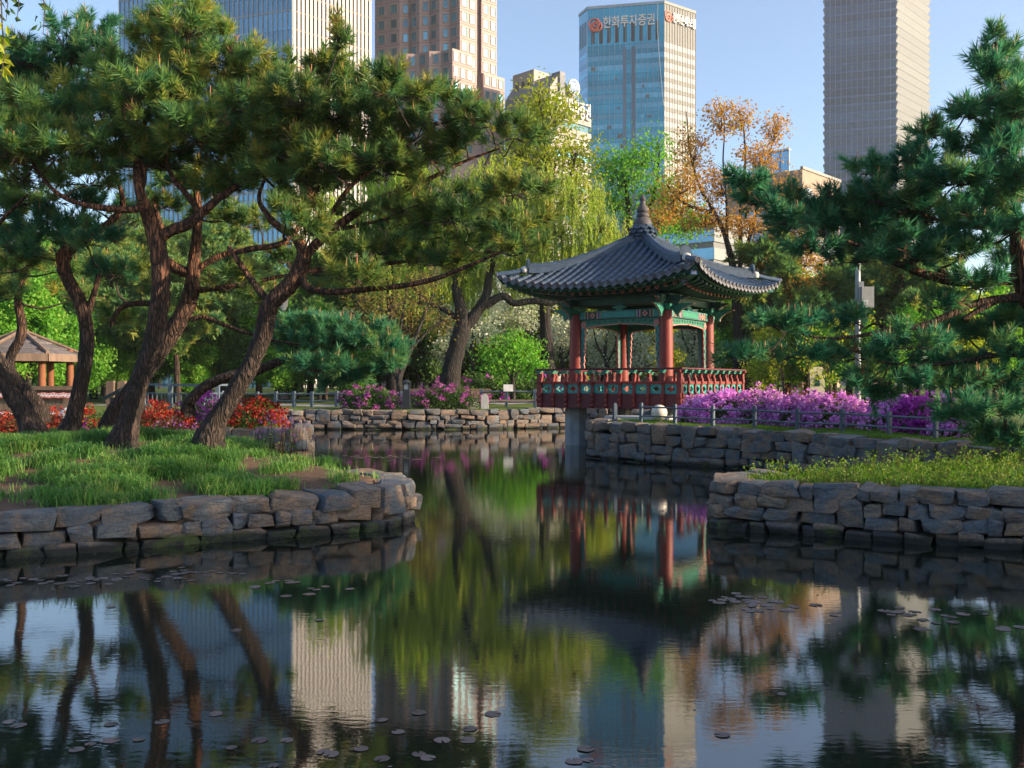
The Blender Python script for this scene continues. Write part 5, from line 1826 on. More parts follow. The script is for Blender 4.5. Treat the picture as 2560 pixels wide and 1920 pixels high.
def windows(f, u_list, z0, z1, ww, wh):
    for u in u_list:
        z = z0
        while z + FLH <= z1 + .01:
            key = (round(ww, 2), round(wh, 2))
            if key not in WIN_CACHE:
                mb = MB()
                for (cx, cz, sx, sz) in ((0, wh / 2 + .08, ww + .5, .24), (0, -wh / 2 - .08, ww + .5, .24), (-ww / 2 - .1, 0, .26, wh), (ww / 2 + .1, 0, .26, wh)):
                    mb.box((cx, 0, cz), (sx, .24, sz))
                fm = mb.mesh('window', M_wframe)
                mb = MB(); mb.box((0, .04, 0), (ww - .05, .06, wh - .05))
                WIN_CACHE[key] = (fm, mb.mesh('pane', M_gteal))
            fm, pm_ = WIN_CACHE[key]
            p = f.P(u, z + FLH / 2, .02)
            o = link('window', fm, f.root, loc=p, rot=(0, 0, f.ang))
            link('pane', pm_, o, world=False)
            z += FLH


def granite(f, z0, z1, cols, ww=1.75, wh=2.3, joints=True):
    f.box('granite_wall', M_gran, 0, f.L, z0, z1, -.4, -.02)
    n = len(cols)
    z = z0
    while z < z1 - .1 and joints:
        f.box('joint', M_gran_d, 0, f.L, z - .1, z + .1, -.06, .0)
        z += FLH
    windows(f, [c * f.L for c in cols], z0, z1, ww, wh)


body(tp, 'tower_core', M_gran_d, [(-38, 268.6), (-14.2, 261.9), (-4.6, 269.5), (-20, 292), (-36, 288)], 0, 139)
L_, C_, R_ = Vector((-38.3, 268)), Vector((-14.1, 260)), Vector((-4.26, 269))
dv = (C_ - L_).normalized(); nv_ = Vector((dv.y, -dv.x))
pA = L_; pB = L_ + dv * 7.6
granite(Fac(pA, pB, tp), 68, 136, (.27, .77))
for k in range(3):
    s0 = pB + dv * (5.96 * k); s1 = s0 + dv * 2.5 - nv_ * 1.25; s2 = pB + dv * (5.96 * (k + 1))
    granite(Fac(s0, s1, tp), 68, 136, (.58,), 1.2)
    granite(Fac(s1, s2, tp), 68, 136, (.42,), 1.75)
dr_ = (R_ - C_); lr = dr_.length; dr_ = dr_.normalized(); nr_ = Vector((dr_.y, -dr_.x))
granite(Fac(C_, C_ + dr_ * lr * .45, tp), 68, 136, (.25, .75), 1.7)
Fac(C_ + dr_ * lr * .45 - nr_ * 1.4, C_ + dr_ * lr * .58 - nr_ * 1.4, tp).box('granite_recess', M_gran_d, 0, lr * .13, 0, 138, -.4, 0)
granite(Fac(C_ + dr_ * lr * .58, R_, tp), 68, 136, (.27, .76), 1.6)
for (a_, b_2) in ((L_, C_),):
    Fac(L_, C_, tp).box('granite_base', M_gran, 0, (C_ - L_).length, 0, 68, -.6, -.1)
Fac(C_, R_, tp).box('granite_base', M_gran, 0, lr, 0, 68, -.6, -.1)
# stepped lower block
c2 = Vector((-15.9, 256.8)); l2 = c2 - dv * 17.0
zl = 92.0
b0_ = l2 + dv * 3.4
granite(Fac(l2, b0_, tp), 64, zl, (.5,), 1.75)
for k in range(2):
    s0 = b0_ + dv * (6.8 * k); s1 = s0 + dv * 2.9 - nv_ * 1.25; s2 = b0_ + dv * (6.8 * (k + 1))
    granite(Fac(s0, s1, tp), 64, zl, (.58,), 1.2)
    granite(Fac(s1, s2, tp), 64, zl, (.45,), 1.75)
e2 = c2 + dr_ * lr * .54
granite(Fac(c2, e2, tp), 64, zl, (.17, .5, .83), 1.45)
f3 = C_ + dr_ * lr * .58 + nr_ * .9; g3 = R_ + dr_ * 2.1 + nr_ * .9
granite(Fac(f3, g3, tp), 64, zl - 4, (.17, .5, .83), 1.45)
body(tp, 'lower_block', M_gran, [tuple(l2 - nv_ * .4), tuple(c2 - nv_ * 2.0), tuple(e2 - nr_ * .4), tuple(e2 - nr_ * 4), tuple(l2 - nv_ * 5)], 0, zl - .05)
body(tp, 'lower_block', M_gran, [tuple(f3 - nr_ * .4), tuple(g3 - nr_ * .4), tuple(g3 - nr_ * 5), tuple(f3 - nr_ * 5)], 0, zl - 4.05)

# ---- gabled office with the round blue sign
og = empty('office_building', (10, 255, 0), 0, 'pale gabled office block with large white lettering between the granite and blue towers', 'building')
A_, B_c, D_ = Vector((-1.9, 262)), Vector((9.9, 250)), Vector((20.6, 260.5))
fg = Fac(B_c, D_, og); fs_ = Fac(A_, B_c, og)
zE = 74.0
ext = (A_ - B_c)
gp = [(0, zE), (0, 79.5), (3.6, 84), (9.5, 79.0), (fg.L, 75.0), (fg.L, zE)]
mb = MB()
front = [fg.P(u, z) for (u, z) in gp]
backp = [p + Vector((ext.x, ext.y, 0)) * 1.0 for p in front]
n = len(gp)
mb.cur = 0
mb.add(front + backp, [tuple(range(n)), tuple(range(2 * n - 1, n - 1, -1))])
mb.cur = 1
mb.add(front + backp, [(i, i + n, (i + 1) % n + n, (i + 1) % n) for i in range(n)])
mb.build('gable_roof', [M_office, M_roofg], og)
body(og, 'block', M_office, [tuple(A_), tuple(B_c), tuple(D_), tuple(D_ + ext * .9), tuple(A_ + Vector((4, 10)))], 0, zE)
for k in range(14):
    z = zE - 3.9 - 4.1 * k
    fg.box('window_band', M_gpale if k % 2 else M_gteal, fg.L * .1, fg.L - .05, z, z + 1.7, -.3, .05)
    fg.box('parapet_band', M_office, -.05, fg.L + .9, z + 1.75, z + 4.0, -.3, .42)
    fs_.box('window_band', M_gdark, .5, fs_.L - 1, z, z + 1.6, -.3, .05)
fs_.box('penthouse', M_office, 1, 9, 79, 86.5, -8, -2)
for k in range(3): fs_.box('vent_slot', M_dark, 2 + 2.4 * k, 3.2 + 2.4 * k, 80.5, 84, -2.05, -1.98)
Fac(B_c, D_, og).box('lift_housing', M_roofg, 3.2, 5.2, 78, 84.3, -2.5, .6)
mb = MB()
cc = fg.P(7.9, 80.8, 1.0)
M4 = Matrix.Translation(cc) @ Matrix.Rotation(fg.ang, 4, 'Z') @ Matrix.Rotation(R(90), 4, 'X')
mb.lathe([(2.15, 0), (2.15, .5)], 28); mb.v = [tuple(M4 @ Vector(v)) for v in mb.v]
disc_o = mb.build('round_sign', M_signw, og)
mb = MB(); mb.lathe([(1.9, .52), (1.9, .6)], 28); mb.v = [tuple(M4 @ Vector(v)) for v in mb.v]
mb.build('sign_face', M_signb, disc_o)
fg.text('sign_letters', 'DGB', M_signw, 6.5, 2.8, 80.3, 1.5, 1.65, .04)
mb = MB(); mb.tube([fg.P(6.7 + .35 * j, 79.55 - .5 * math.sin(j / 7 * 3.1), 1.68) for j in range(8)], .16, 6); mb.build('sign_swoosh', M_signw, disc_o)
fg.text('building_lettering', '하이투자증권', M_signw, 1.4, fg.L - 1.4, 73.2, 4.6, .75, .28)

# ---- blue glass tower with rooftop lettering
tb = empty('office_tower', (50, 322, 0), 0, 'bright blue glass tower with white Korean lettering and red ring emblem at its top', 'tower')
Lc, Lf, Cc, Rc = (23.2, 331.5), (25.6, 325.2), (50.7, 320), (62.8, 329)
fF = Fac(Lf, Cc, tb); fS = Fac(Cc, Rc, tb); fC = Fac(Lc, Lf, tb)
ZT = 129.0
body(tb, 'tower_core', M_gdark, [(23.5, 331.7), (25.8, 325.6), (50.7, 320.6), (62.5, 329.3), (55, 350), (26, 350)], 0, ZT - .4)
FH = 3.3
z = 14.0
k = 0
while z < ZT - 16:
    fF.box('spandrel_band', M_gviv, 0, fF.L, z, z + 1.4, -.2, .12)
    fF.box('glass_band', M_gviv2 if k % 3 else M_gviv, 0, fF.L * .49, z + 1.45, z + FH - .05, -.2, .06)
    fF.box('glass_band', M_gviv2 if (k + 1) % 4 else M_gviv, fF.L * .63, fF.L, z + 1.45, z + FH - .05, -.2, .06)
    fF.box('glass_band', M_gviv, fF.L * .49, fF.L * .63, z + 1.45, z + FH - .05, -.2, .06)
    fS.box('spandrel_band', M_gpale2, 0, fS.L, z, z + 1.5, -.2, .12)  # same glazing as the front; pale colours paint in its sunlit, reflecting look
    fS.box('glass_band', M_gpale, 0, fS.L, z + 1.55, z + FH - .05, -.2, .06)
    fC.box('spandrel_band', M_gviv2, 0, fC.L, z, z + 1.5, -.2, .1)
    fC.box('glass_band', M_gblue, 0, fC.L, z + 1.55, z + FH - .05, -.2, .05)
    z += FH; k += 1
zt0 = z
fF.box('crown_band', M_gviv, 0, fF.L, zt0, ZT, -.2, .08)
fS.box('crown_band', M_gpale2, 0, fS.L, zt0, ZT, -.2, .08)
fC.box('crown_band', M_gviv2, 0, fC.L, zt0, ZT, -.2, .06)
fF.box('coping', M_mull, -.1, fF.L + .1, ZT, ZT + .9, -.6, .3)
fS.box('coping', M_office, -.1, fS.L + .1, ZT, ZT + .9, -.6, .3)
fC.box('coping', M_mull, -.1, fC.L, ZT, ZT + .9, -.6, .3)
for u in (.49, .605): fF.box('dark_strip', M_gdark, fF.L * u - .55, fF.L * u + .55, 10, zt0 - 1, -.2, .30)
for k in range(9):
    u = fF.L * (.05 + .105 * k)
    fF.box('louvre_slot', M_dark, u, u + fF.L * .045, zt0 + .8, zt0 + 7.2, -.1, .14)
for k in range(4): fC.box('louvre_slot', M_dark, fC.L * (.1 + .22 * k), fC.L * (.2 + .22 * k), zt0 + .8, zt0 + 9, -.1, .12)
for k in range(15): fF.box('mullion', M_mull, fF.L * k / 14 - .05, fF.L * k / 14 + .05, 10, ZT, .1, .22)
for k in range(13): fS.box('mullion', M_office, fS.L * k / 12 - .05, fS.L * k / 12 + .05, 10, ZT, .1, .24)
rb = random.Random(3)
for q in range(46):
    kk = rb.randrange(4, 30); u = rb.choice([rb.uniform(.02, .44), rb.uniform(.66, .93)]) * fF.L
    zz = 14 + FH * kk + 1.5
    fF.box('blind', rb.choice([M_gviv2, M_gpale2, M_gdark]), u, u + rb.uniform(.8, 1.7), zz, zz + rb.uniform(.7, 1.6), .06, .085)
# flared corner fold on the right of the front
mb = MB(); mb.tube([fF.P(fF.L - .2, ZT - 34, .3), fF.P(fF.L - 1.6, ZT - 18, .3), fF.P(fF.L - 2.2, ZT - 8, .3), fF.P(fF.L - 2.2, ZT, .3)], .14, 5); mb.build('corner_fold', M_mull, tb)


def rings(f, u, z, s, root):
    e = empty('ring_emblem', tuple(f.P(u, z)), 0); e.parent = root; e.location = f.P(u, z) - Vector(root.location)
    for (du, dz, r_) in ((-.15, .2, 1.05), (.35, -.25, .95), (-.2, -.4, .8), (.15, .05, .45)):
        mb = MB()
        pts = [f.P(u + s * (du + r_ * math.cos(q * math.pi / 12)), z + s * (dz + r_ * math.sin(q * math.pi / 12)), .45) for q in range(25)]
        mb.tube(pts, .11 * s, 6)
        mb.build('ring', M_signr, e)


rings(fF, 2.6, ZT - 5.6, 1.75, tb)
fF.text('rooftop_lettering', '한화투자증권', M_signw, 5.3, 17.2, ZT - 6.9, 3.9, .35, .1)
rings(fS, 1.7, ZT - 4.0, 1.35, tb)
fS.text('rooftop_lettering', '한화손해보험', M_signw, 3.6, 10.9, ZT - 5.6, 3.4, .5, .25)
for (u, h) in ((2, 2.2), (9, 3.5), (14, 2.0)):
    mb = MB(); mb.tube([fF.P(u, ZT, -3), fF.P(u, ZT + h, -3)], .08, 5); mb.build('mast', M_mull, tb)

# ---- slate tower with folded storeys
te = empty('office_tower', (184, 470, 0), 0, 'tall slate glass skyscraper with saw-tooth folded storeys and a cream sunlit side', 'tower')
CE, LE, RE = (183.6, 459), (152.6, 468.5), (211.6, 488)
fA = Fac(LE, CE, te); fB = Fac(CE, RE, te)
body(te, 'tower_core', M_gdark, [(153.3, 469.3), (183.6, 460.4), (210.6, 488.6), (200, 510), (167, 500)], 0, 246)
z = 34.0
H4 = 4.0
while z < 244:
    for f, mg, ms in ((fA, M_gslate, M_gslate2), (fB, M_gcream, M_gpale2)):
        for nm, mt, (za, oa), (zb, ob) in (('glass_band', mg, (0, 0), (2.7, .95)), ('sloped_spandrel', ms, (2.72, .95), (H4, 0.0))):
            mb = MB()
            e0 = oa * .9; e1 = ob * .9
            q = [f.P(-e0, z + za, oa), f.P(f.L + e0, z + za, oa), f.P(f.L + e1, z + zb, ob), f.P(-e1, z + zb, ob)]
            qi = [p - f.n * .25 for p in q]
            mb.add(q + qi, [(0, 1, 2, 3), (7, 6, 5, 4), (0, 4, 5, 1), (2, 6, 7, 3), (1, 5, 6, 2), (0, 3, 7, 4)])
            mb.build(nm, mt, te)
    z += H4
for f, nn, mt in ((fA, 14, M_mull), (fB, 9, M_office)):
    for k in range(nn):
        u = f.L * k / (nn - 1)
        mb = MB()
        vs_ = []
        z = 34.0
        while z < 244:
            for (zz, oo) in ((0, .06), (2.71, 1.01)):
                vs_ += [f.P(u - .07, z + zz, oo), f.P(u + .07, z + zz, oo)]
            z += H4
        mb.add(vs_, [(2 * i, 2 * i + 1, 2 * i + 3, 2 * i + 2) for i in range(len(vs_) // 2 - 1)])
        mb.build('mullion', mt, te)

# ---- beige office with a round emblem, right of the budding tree
ob_ = empty('office_building', (73, 245, 0), 0, 'low beige stone office with a round emblem beside the slate skyscraper', 'building')
LF, CF, RF = (58, 252), (72.6, 240), (87.4, 256)
f1 = Fac(CF, RF, ob_); f0 = Fac(LF, CF, ob_)
body(ob_, 'block', M_office_b, [LF, CF, RF, (76, 275), (60, 268)], 0, 55.9)
f1.box('coping', M_office, -.2, f1.L + .2, 55.9, 56.6, -.5, .3)
for k in range(7):
    u = 5.6 + 2.35 * k
    if k < 2: continue
    f1.box('window_recess_shade', M_gran_d, u, u + 1.5, 47.6, 51.6, -.2, .06)  # dark border painted for the shade inside a recessed window
    f1.box('window_infill', M_office_b, u + .05, u + 1.15, 48.1, 51.1, -.2, .10)
for fl_ in range(5):
    for k in range(17):
        u = .7 + 1.24 * k
        f1.box('tall_window', M_gdark, u, u + .68, 40.2 - 5.2 * fl_, 44.6 - 5.2 * fl_, -.2, .05)
    f0.box('window_band', M_gblue, 1, f0.L - 1, 44 - 5 * fl_, 46.5 - 5 * fl_, -.2, .06)
mb = MB()
cc = f1.P(2.3, 49.3, .3)
M4 = Matrix.Translation(cc) @ Matrix.Rotation(f1.ang, 4, 'Z') @ Matrix.Rotation(R(90), 4, 'X')
mb.lathe([(2.0, 0), (2.0, .5), (1.8, .6)], 28); mb.v = [tuple(M4 @ Vector(v)) for v in mb.v]
em = mb.build('round_emblem', plain('emblem_blue_grey', (0.42, 0.47, 0.58), None, 1, 0.4, 0.0, vary=0), ob_)
mb = MB(); mb.lathe([(.5, .62), (.5, .7)], 16); mb.v = [tuple(M4 @ Vector((v[0] + .5, v[1] + 1.0, v[2]))) for v in mb.v]
mb.build('emblem_dot', M_dark, em)
f1.text('building_lettering', '교보', M_gran_d, 4.6, 3.6, 47.8, 2.8, .2, .08)
f0.box('roof_screen', M_gblue, 3, 13, 57, 62.5, -6, -5.4)
f0.box('roof_screen_top', M_mull, 2.8, 13.2, 62.5, 63, -6.4, -5)
for k in range(5): f0.box('screen_post', M_mull, 3 + 2.5 * k, 3.2 + 2.5 * k, 56, 62.5, -5.4, -5.1)
# ---- plain glass block glimpsed behind the budding tree
oc = empty('office_building', (47, 215, 0), 0, 'pale glass office block glimpsed through the orange budding tree', 'building')
fa = Fac((33, 222), (45, 214), oc); fb = Fac((45, 214), (56, 226), oc)
body(oc, 'block', M_gpale2, [(33, 222.3), (45, 214.3), (56, 226.3), (44, 236)], 0, 40)
for k in range(9):
    fa.box('glass_band', M_gblue, 0, fa.L, 2 + 4 * k, 4.6 + 4 * k, -.2, .1)
    fb.box('glass_band', M_gpale, 0, fb.L, 2 + 4 * k, 4.6 + 4 * k, -.2, .1)

# ================================================================== shrubs, grass, water plants
M_azl = leafy('azalea_leaf', (0.03, 0.075, 0.015), (0.07, 0.15, 0.03), 0.4, c3=(0.14, 0.22, 0.05))
M_fpur = leafy('azalea_lilac', (0.50, 0.16, 0.50), (0.65, 0.28, 0.64), 0.35, c3=(0.78, 0.46, 0.74))
M_fmag = leafy('azalea_magenta', (0.36, 0.03, 0.34), (0.52, 0.06, 0.48), 0.35, c3=(0.60, 0.18, 0.58))
M_fred = leafy('azalea_red', (0.16, 0.012, 0.012), (0.34, 0.028, 0.022), 0.35, c3=(0.50, 0.10, 0.04))
M_fdul = leafy('azalea_faded', (0.20, 0.05, 0.15), (0.33, 0.08, 0.28), 0.35, c3=(0.50, 0.16, 0.45))
M_rust = leafy('leaf_rust', (0.10, 0.03, 0.015), (0.18, 0.05, 0.02), 0.35, c3=(0.12, 0.10, 0.03))


def bush(name, label, c, rx, ry, h, seed, fm, flower=1500, leaf_n=1800, ls=.07, fs=.065, group=None, leafm=None, cat='shrub', cover=.95, patch=.0):
    r = np.random.default_rng(seed)
    z0 = gz(c[0], c[1])
    t = empty(name, (c[0], c[1], z0), 0, label, cat, group)

    def shell(n, lo, hi, ph):
        d = norm(r.normal(size=(n, 3)))
        d[:, 2] = np.abs(d[:, 2])
        k = lo + (hi - lo) * r.random((n, 1))
        lump = 1 + .13 * np.sin(d[:, :1] * 7 + ph) * np.cos(d[:, 1:2] * 6 + ph * 2) + .07 * np.sin(d[:, 2:3] * 11 + d[:, :1] * 13 + ph)
        P = d * k * lump * np.array([rx, ry, h])
        return P + np.array([c[0], c[1], z0 + .04]), d
    ph = r.random() * 6
    P, d = shell(leaf_n, .45, .97, ph)
    V, Q = leaves(P, ls, r, .6)
    ac = Acc(); ac.add(V, Q=Q, m=0, tint=np.repeat(r.random(len(P)), 4))
    for k in range(10):
        a = r.random() * 6.28
        q = np.array([c[0] + math.cos(a) * rx * .15, c[1] + math.sin(a) * ry * .15, z0 - .05]); e = P[r.integers(0, len(P))]
        V, Q = tube_arrays(np.array([q, (q + e) / 2 + np.array([0, 0, .08]), e]), np.array([.014, .01, .006]), 4)
        ac.add(V, Q=Q, m=1)
    link('foliage', ac.mesh('foliage', [leafm or M_azl, M_twig]), t)
    if flower:
        P, d = shell(flower, cover, 1.04, ph)
        nc = max(12, flower // 14)
        ci = r.integers(0, nc, flower)
        P = P[ci] + r.normal(size=(flower, 3)) * np.array([.055, .055, .045]) * (1 + rx * .25)
        d = d[ci]
        w_ = np.sin(d[:, 0] * 5 + ph) * np.cos(d[:, 1] * 4 - ph) + .6 * np.sin(d[:, 2] * 9 + ph)
        P = P[w_ > -1.6 + patch * 2.2]
        n = len(P)
        # each blossom: three crossed petals
        V, Q = leaves(np.repeat(P, 2, 0) + r.normal(size=(n * 2, 3)) * .012, fs, r, .95)
        ac = Acc(); ac.add(V, Q=Q, m=0, tint=np.repeat(np.clip(r.random(n).repeat(2) + r.normal(0, .08, n * 2), 0, 1), 4))
        link('blossom', ac.mesh('blossom', [fm]), t)
    return t


# lilac hedge beside the pavilion, left to right
for i, (x, Y, rx, ry, h, fm, lab) in enumerate((
        (1522, 28.6, .78, .75, .80, M_fpur, 'lilac azalea bush beside the white globe lamp'), (1570, 28.0, 1.0, .8, .88, M_fpur, 'lilac azalea bush below the pavilion corner'),
        (1655, 27.4, 1.0, .8, .88, M_fpur, 'lilac azalea bush below the side balustrade'), (1740, 26.6, 1.0, .8, .86, M_fpur, 'lilac azalea bush in front of the small white notice'),
        (1815, 25.8, .95, .8, .82, M_fpur, 'lilac azalea bush left of the dangling pine tuft'), (1930, 24.6, .75, .7, .8, M_fpur, 'small lilac azalea bush right of the dangling pine tuft'),
        (1995, 24.0, .85, .7, .85, M_fmag, 'magenta azalea bush behind the fence at the pine boughs'), (2070, 22.6, .6, .5, .88, M_fpur, 'pale lilac azalea at the end of the hedge under the pine'))):
    X = (x * K - 512) * Y / F
    bush('azalea_bush', lab, (X, Y), rx, ry, h, 400 + i, fm, flower=2300, leaf_n=3200, ls=.075, fs=.07, cat='azalea', patch=.28)
bush('azalea_bush', 'yellow green bush with few pink flowers behind the pavilion balustrade end', ((1650 * K - 512) * 31.5 / F, 31.5), .8, .8, 1.15, 430, M_fpur, flower=260, leaf_n=2400, leafm=M_lime_leaf, cat='azalea')
bush('rust_shrub', 'rust brown shrub behind the lilac hedge near the notice', ((1720 * K - 512) * 33 / F, 33), 1.0, .8, 1.1, 431, M_fred, flower=0, leaf_n=2600, leafm=M_rust)
bush('rust_shrub', 'rust red shrub right of the notice', ((1800 * K - 512) * 33 / F, 33), .9, .8, .9, 432, M_fred, flower=0, leaf_n=2400, leafm=M_rust)
# red bed on the left
for i, (x, Y, rx, ry, h, fm, lab, fn) in enumerate((
        (20, 24.0, 1.2, .8, .6, M_fred, 'dull red azalea at the left edge behind leaning stems', 480), (115, 24.5, 1.1, .8, .58, M_fred, 'dull red azalea behind the slim kinked pine', 500), (210, 25.0, 1.0, .8, .6, M_fred, 'red azalea between the slim pine and the forked pine', 760),
        (330, 25.2, 1.1, .8, .72, M_fred, 'orange red azalea right of the forked pine base', 850), (400, 24.8, 1.0, .8, .7, M_fred, 'deep red azalea between the two biggest pines', 1300), (440, 26.5, .8, .7, .92, M_fmag, 'magenta azalea at the foot of the creeping pine', 900),
        (475, 24.6, .8, .7, .66, M_fred, 'scarlet azalea directly behind the leaning pine', 1300), (545, 25.6, .9, .55, .80, M_fred, 'scarlet azalea at the pond corner above bright grass', 1700))):
    X = (x * K - 512) * Y / F
    bush('azalea_bush', lab, (X, Y), rx, ry, h, 450 + i, fm, flower=fn, leaf_n=2300, ls=.06, fs=.055, leafm=M_rust if i in (0, 1, 3) else M_dark_leaf, cat='azalea')
bush('azalea_bush', 'tiny magenta azalea beside the slim kinked pine foot', ((152 * K - 512) * 22 / F, 22), .28, .25, .42, 470, M_fmag, flower=350, leaf_n=200, fs=.05, cat='azalea')
# rounded mounds on the far bank
for i, (x, Y, rx, h, lab) in enumerate(((798, 48.3, 1.55, 1.12, 'round azalea mound left of the black bollard lamp'), (960, 48.6, 1.95, 1.20, 'wide azalea mound right of the black bollard lamp'))):
    bush('azalea_bush', lab, ((x * K - 512) * Y / F, Y), rx, 1.1, h, 480 + i, M_fdul, flower=1100, leaf_n=6000, ls=.10, fs=.085, cat='azalea', patch=.35)
bush('hedge', 'clipped green hedge with a pink patch behind the small green tree', ((1080 * K - 512) * 60 / F, 60), 5.0, 1.6, 1.9, 490, M_fmag, flower=1000, leaf_n=12000, ls=.16, fs=.12, cat='hedge', patch=.75)
bush('low_shrub', 'bright low leafy plant beside the fence end left of the azalea mound', ((560 * K - 512) * 47.5 / F, 47.5), .9, .5, .42, 491, M_fmag, flower=0, leaf_n=1800, leafm=M_green_leaf, ls=.12)
# bare saplings behind the hedge
for i, (x, Y, h) in enumerate(((1690, 30.5, 2.2), (1745, 30.0, 2.6), (1790, 30.5, 2.0))):
    r = np.random.default_rng(500 + i)
    X = (x * K - 512) * Y / F; z0 = gz(X, Y)
    t = empty('sapling', (X, Y, z0), 0, ['thin lilac sapling left of the notice', 'thin grey sapling right of the notice', 'thin bare sapling near the lamp pole foot'][i], 'sapling')
    mb = MB(); mb.tube([(X, Y, z0 - .1), (X + .05, Y, z0 + h * .5), (X - .05, Y, z0 + h)], [.035, .025, .01], 6); mb.build('stem', M_bark_grey, t, smooth=True)
    ac = Acc()
    for k in range(12):
        b = np.array([X, Y, z0 + h * (.35 + .6 * r.random())]); e = b + np.array([r.normal() * .45, r.normal() * .3, .3 + .4 * r.random()])
        V, Q = tube_arrays(np.array([b, (b + e) / 2, e]), np.array([.012, .009, .005]), 4); ac.add(V, Q=Q, m=1)
        P = e + r.normal(size=(26, 3)) * .12
        V, Q = leaves(P, .09, r, .6); ac.add(V, Q=Q, m=0, tint=np.repeat(r.random(26), 4))
    link('crown', ac.mesh('crown', [M_lime_leaf, M_twig]), t)

# ---- grasses
M_grass = leafy('lilyturf_blades', (0.05, 0.155, 0.04), (0.115, 0.26, 0.05), 0.45, c3=(0.38, 0.40, 0.13), gloss=0.35)
M_grass2 = leafy('fresh_grass', (0.06, 0.15, 0.02), (0.13, 0.24, 0.03), 0.4, c3=(0.26, 0.30, 0.06))


def blades(P, n_b, L, W, r, arch=1.0, spread=.07):
    n = len(P) * n_b
    Pn = np.repeat(P, n_b, 0) + np.concatenate([r.normal(size=(n, 2)) * spread, np.zeros((n, 1))], 1)
    a = r.random(n) * 6.283
    d = np.stack([np.cos(a), np.sin(a), np.zeros(n)], 1)
    s = np.stack([-np.sin(a), np.cos(a), np.zeros(n)], 1)
    l_ = (L * (.55 + .75 * r.random(n)))[:, None]
    lean = (.25 + .55 * r.random(n))[:, None] * arch
    w_ = W * (.7 + .6 * r.random(n))[:, None]
    m = Pn + d * l_ * lean * .38 + np.array([0, 0, 1.0]) * l_ * .55
    tip = Pn + d * l_ * lean * 1.05 + np.array([0, 0, 1.0]) * l_ * (.80 - .42 * lean)
    V = np.stack([Pn - s * w_, Pn + s * w_, m + s * w_ * .85, m - s * w_ * .85, tip], 1).reshape(-1, 3)
    b = np.arange(n)[:, None] * 5
    Q = b + np.array([0, 1, 2, 3]); T = b + np.array([3, 2, 4])
    tint = np.repeat(np.clip(np.repeat(r.random(len(P)), n_b) * .55 + .45 * r.random(n) ** 1.6, 0, 1), 5)
    return V, T, Q, tint


def scatter(n, x0, x1, y0, y1, test, seed):
    r = np.random.default_rng(seed)
    out = []
    while sum(len(o) for o in out) < n:
        x = r.uniform(x0, x1, n); y = r.uniform(y0, y1, n)
        ok = test(x, y, r)
        out.append(np.stack([x[ok], y[ok]], 1))
    P = np.concatenate(out)[:n]
    return np.column_stack([P, ground_z(P[:, 0], P[:, 1]) - .01])


def to_px(x, y):
    z = ground_z(x, y)
    return (512 + x * F / y) / K, (384 + (CAMZ - z) * F / y) / K


def mound_test(x, y, r):
    d = pond_sd(x, y)
    px, py = to_px(x, y)
    bare = (((px - 290) / 75) ** 2 + ((py - 968) / 16) ** 2 < 1) | (((px - 610) / 150) ** 2 + ((py - 992) / 16) ** 2 < 1) | ((px > 440) & (px < 800) & (py > 985) & (py < 1018) & (np.sin(px * .05) + np.sin(py * .4) > -.5)) \
        | ((px < 85) & (py > 1030)) | ((px > 640) & (py > 985))
    bare = bare | (np.sin(x * 2.1 + .7 * np.sin(y * 1.7)) * np.sin(y * 1.9 + np.sin(x * 1.3)) > .40)
    near_edge = d < .30 + .12 * np.sin(x * 3)
    return (d > .2) & ~near_edge & (~bare | (r.random(len(x)) < .05))


r_ = np.random.default_rng(600)
P = scatter(330, -10.5, -2.0, 12.2, 23.5, mound_test, 601)
ac = Acc()
hs_ = r_.random(len(P))
for lo, hi, L0 in ((0, .35, .22), (.35, .7, .29), (.7, 1.01, .37)):
    V, T, Q, ti = blades(P[(hs_ >= lo) & (hs_ < hi)], 165, L0 * 1.08, .0062, r_, 1.45, .12)
    ac.add(V, T=T, Q=Q, tint=ti)
P = scatter(300, -10.5, -1.9, 12.2, 23.5, lambda x, y, r: (pond_sd(x, y) > .28) & (np.sin(x * 1.7) * np.cos(y * 2.3) > -.3), 607)
V, T, Q, ti = blades(P, 22, .17, .0055, r_, .9, .10)
ac.add(V, T=T, Q=Q, tint=ti)
tag(link('grass', ac.mesh('grass', [M_grass])), 'long arching lilyturf covering the mound under the pines', 'grass', kind='stuff')


def strip_test(x, y, r):
    d = pond_sd(x, y)
    return (d > .25) & (d < 2.6) & (y > 18.5)


P = scatter(2600, 2.3, 11, 18, 33, strip_test, 602)
V, T, Q, ti = blades(P, 12, .10, .006, r_, .8, .09)
ac = Acc(); ac.add(V, T=T, Q=Q, tint=ti)
tag(link('grass', ac.mesh('grass', [M_grass2])), 'short green grass strip between the fence and the stone wall', 'grass', kind='stuff')


def weed_test(x, y, r):
    d = pond_sd(x, y)
    return (d > .22) & (y < 19.5) & (x > 3.2)


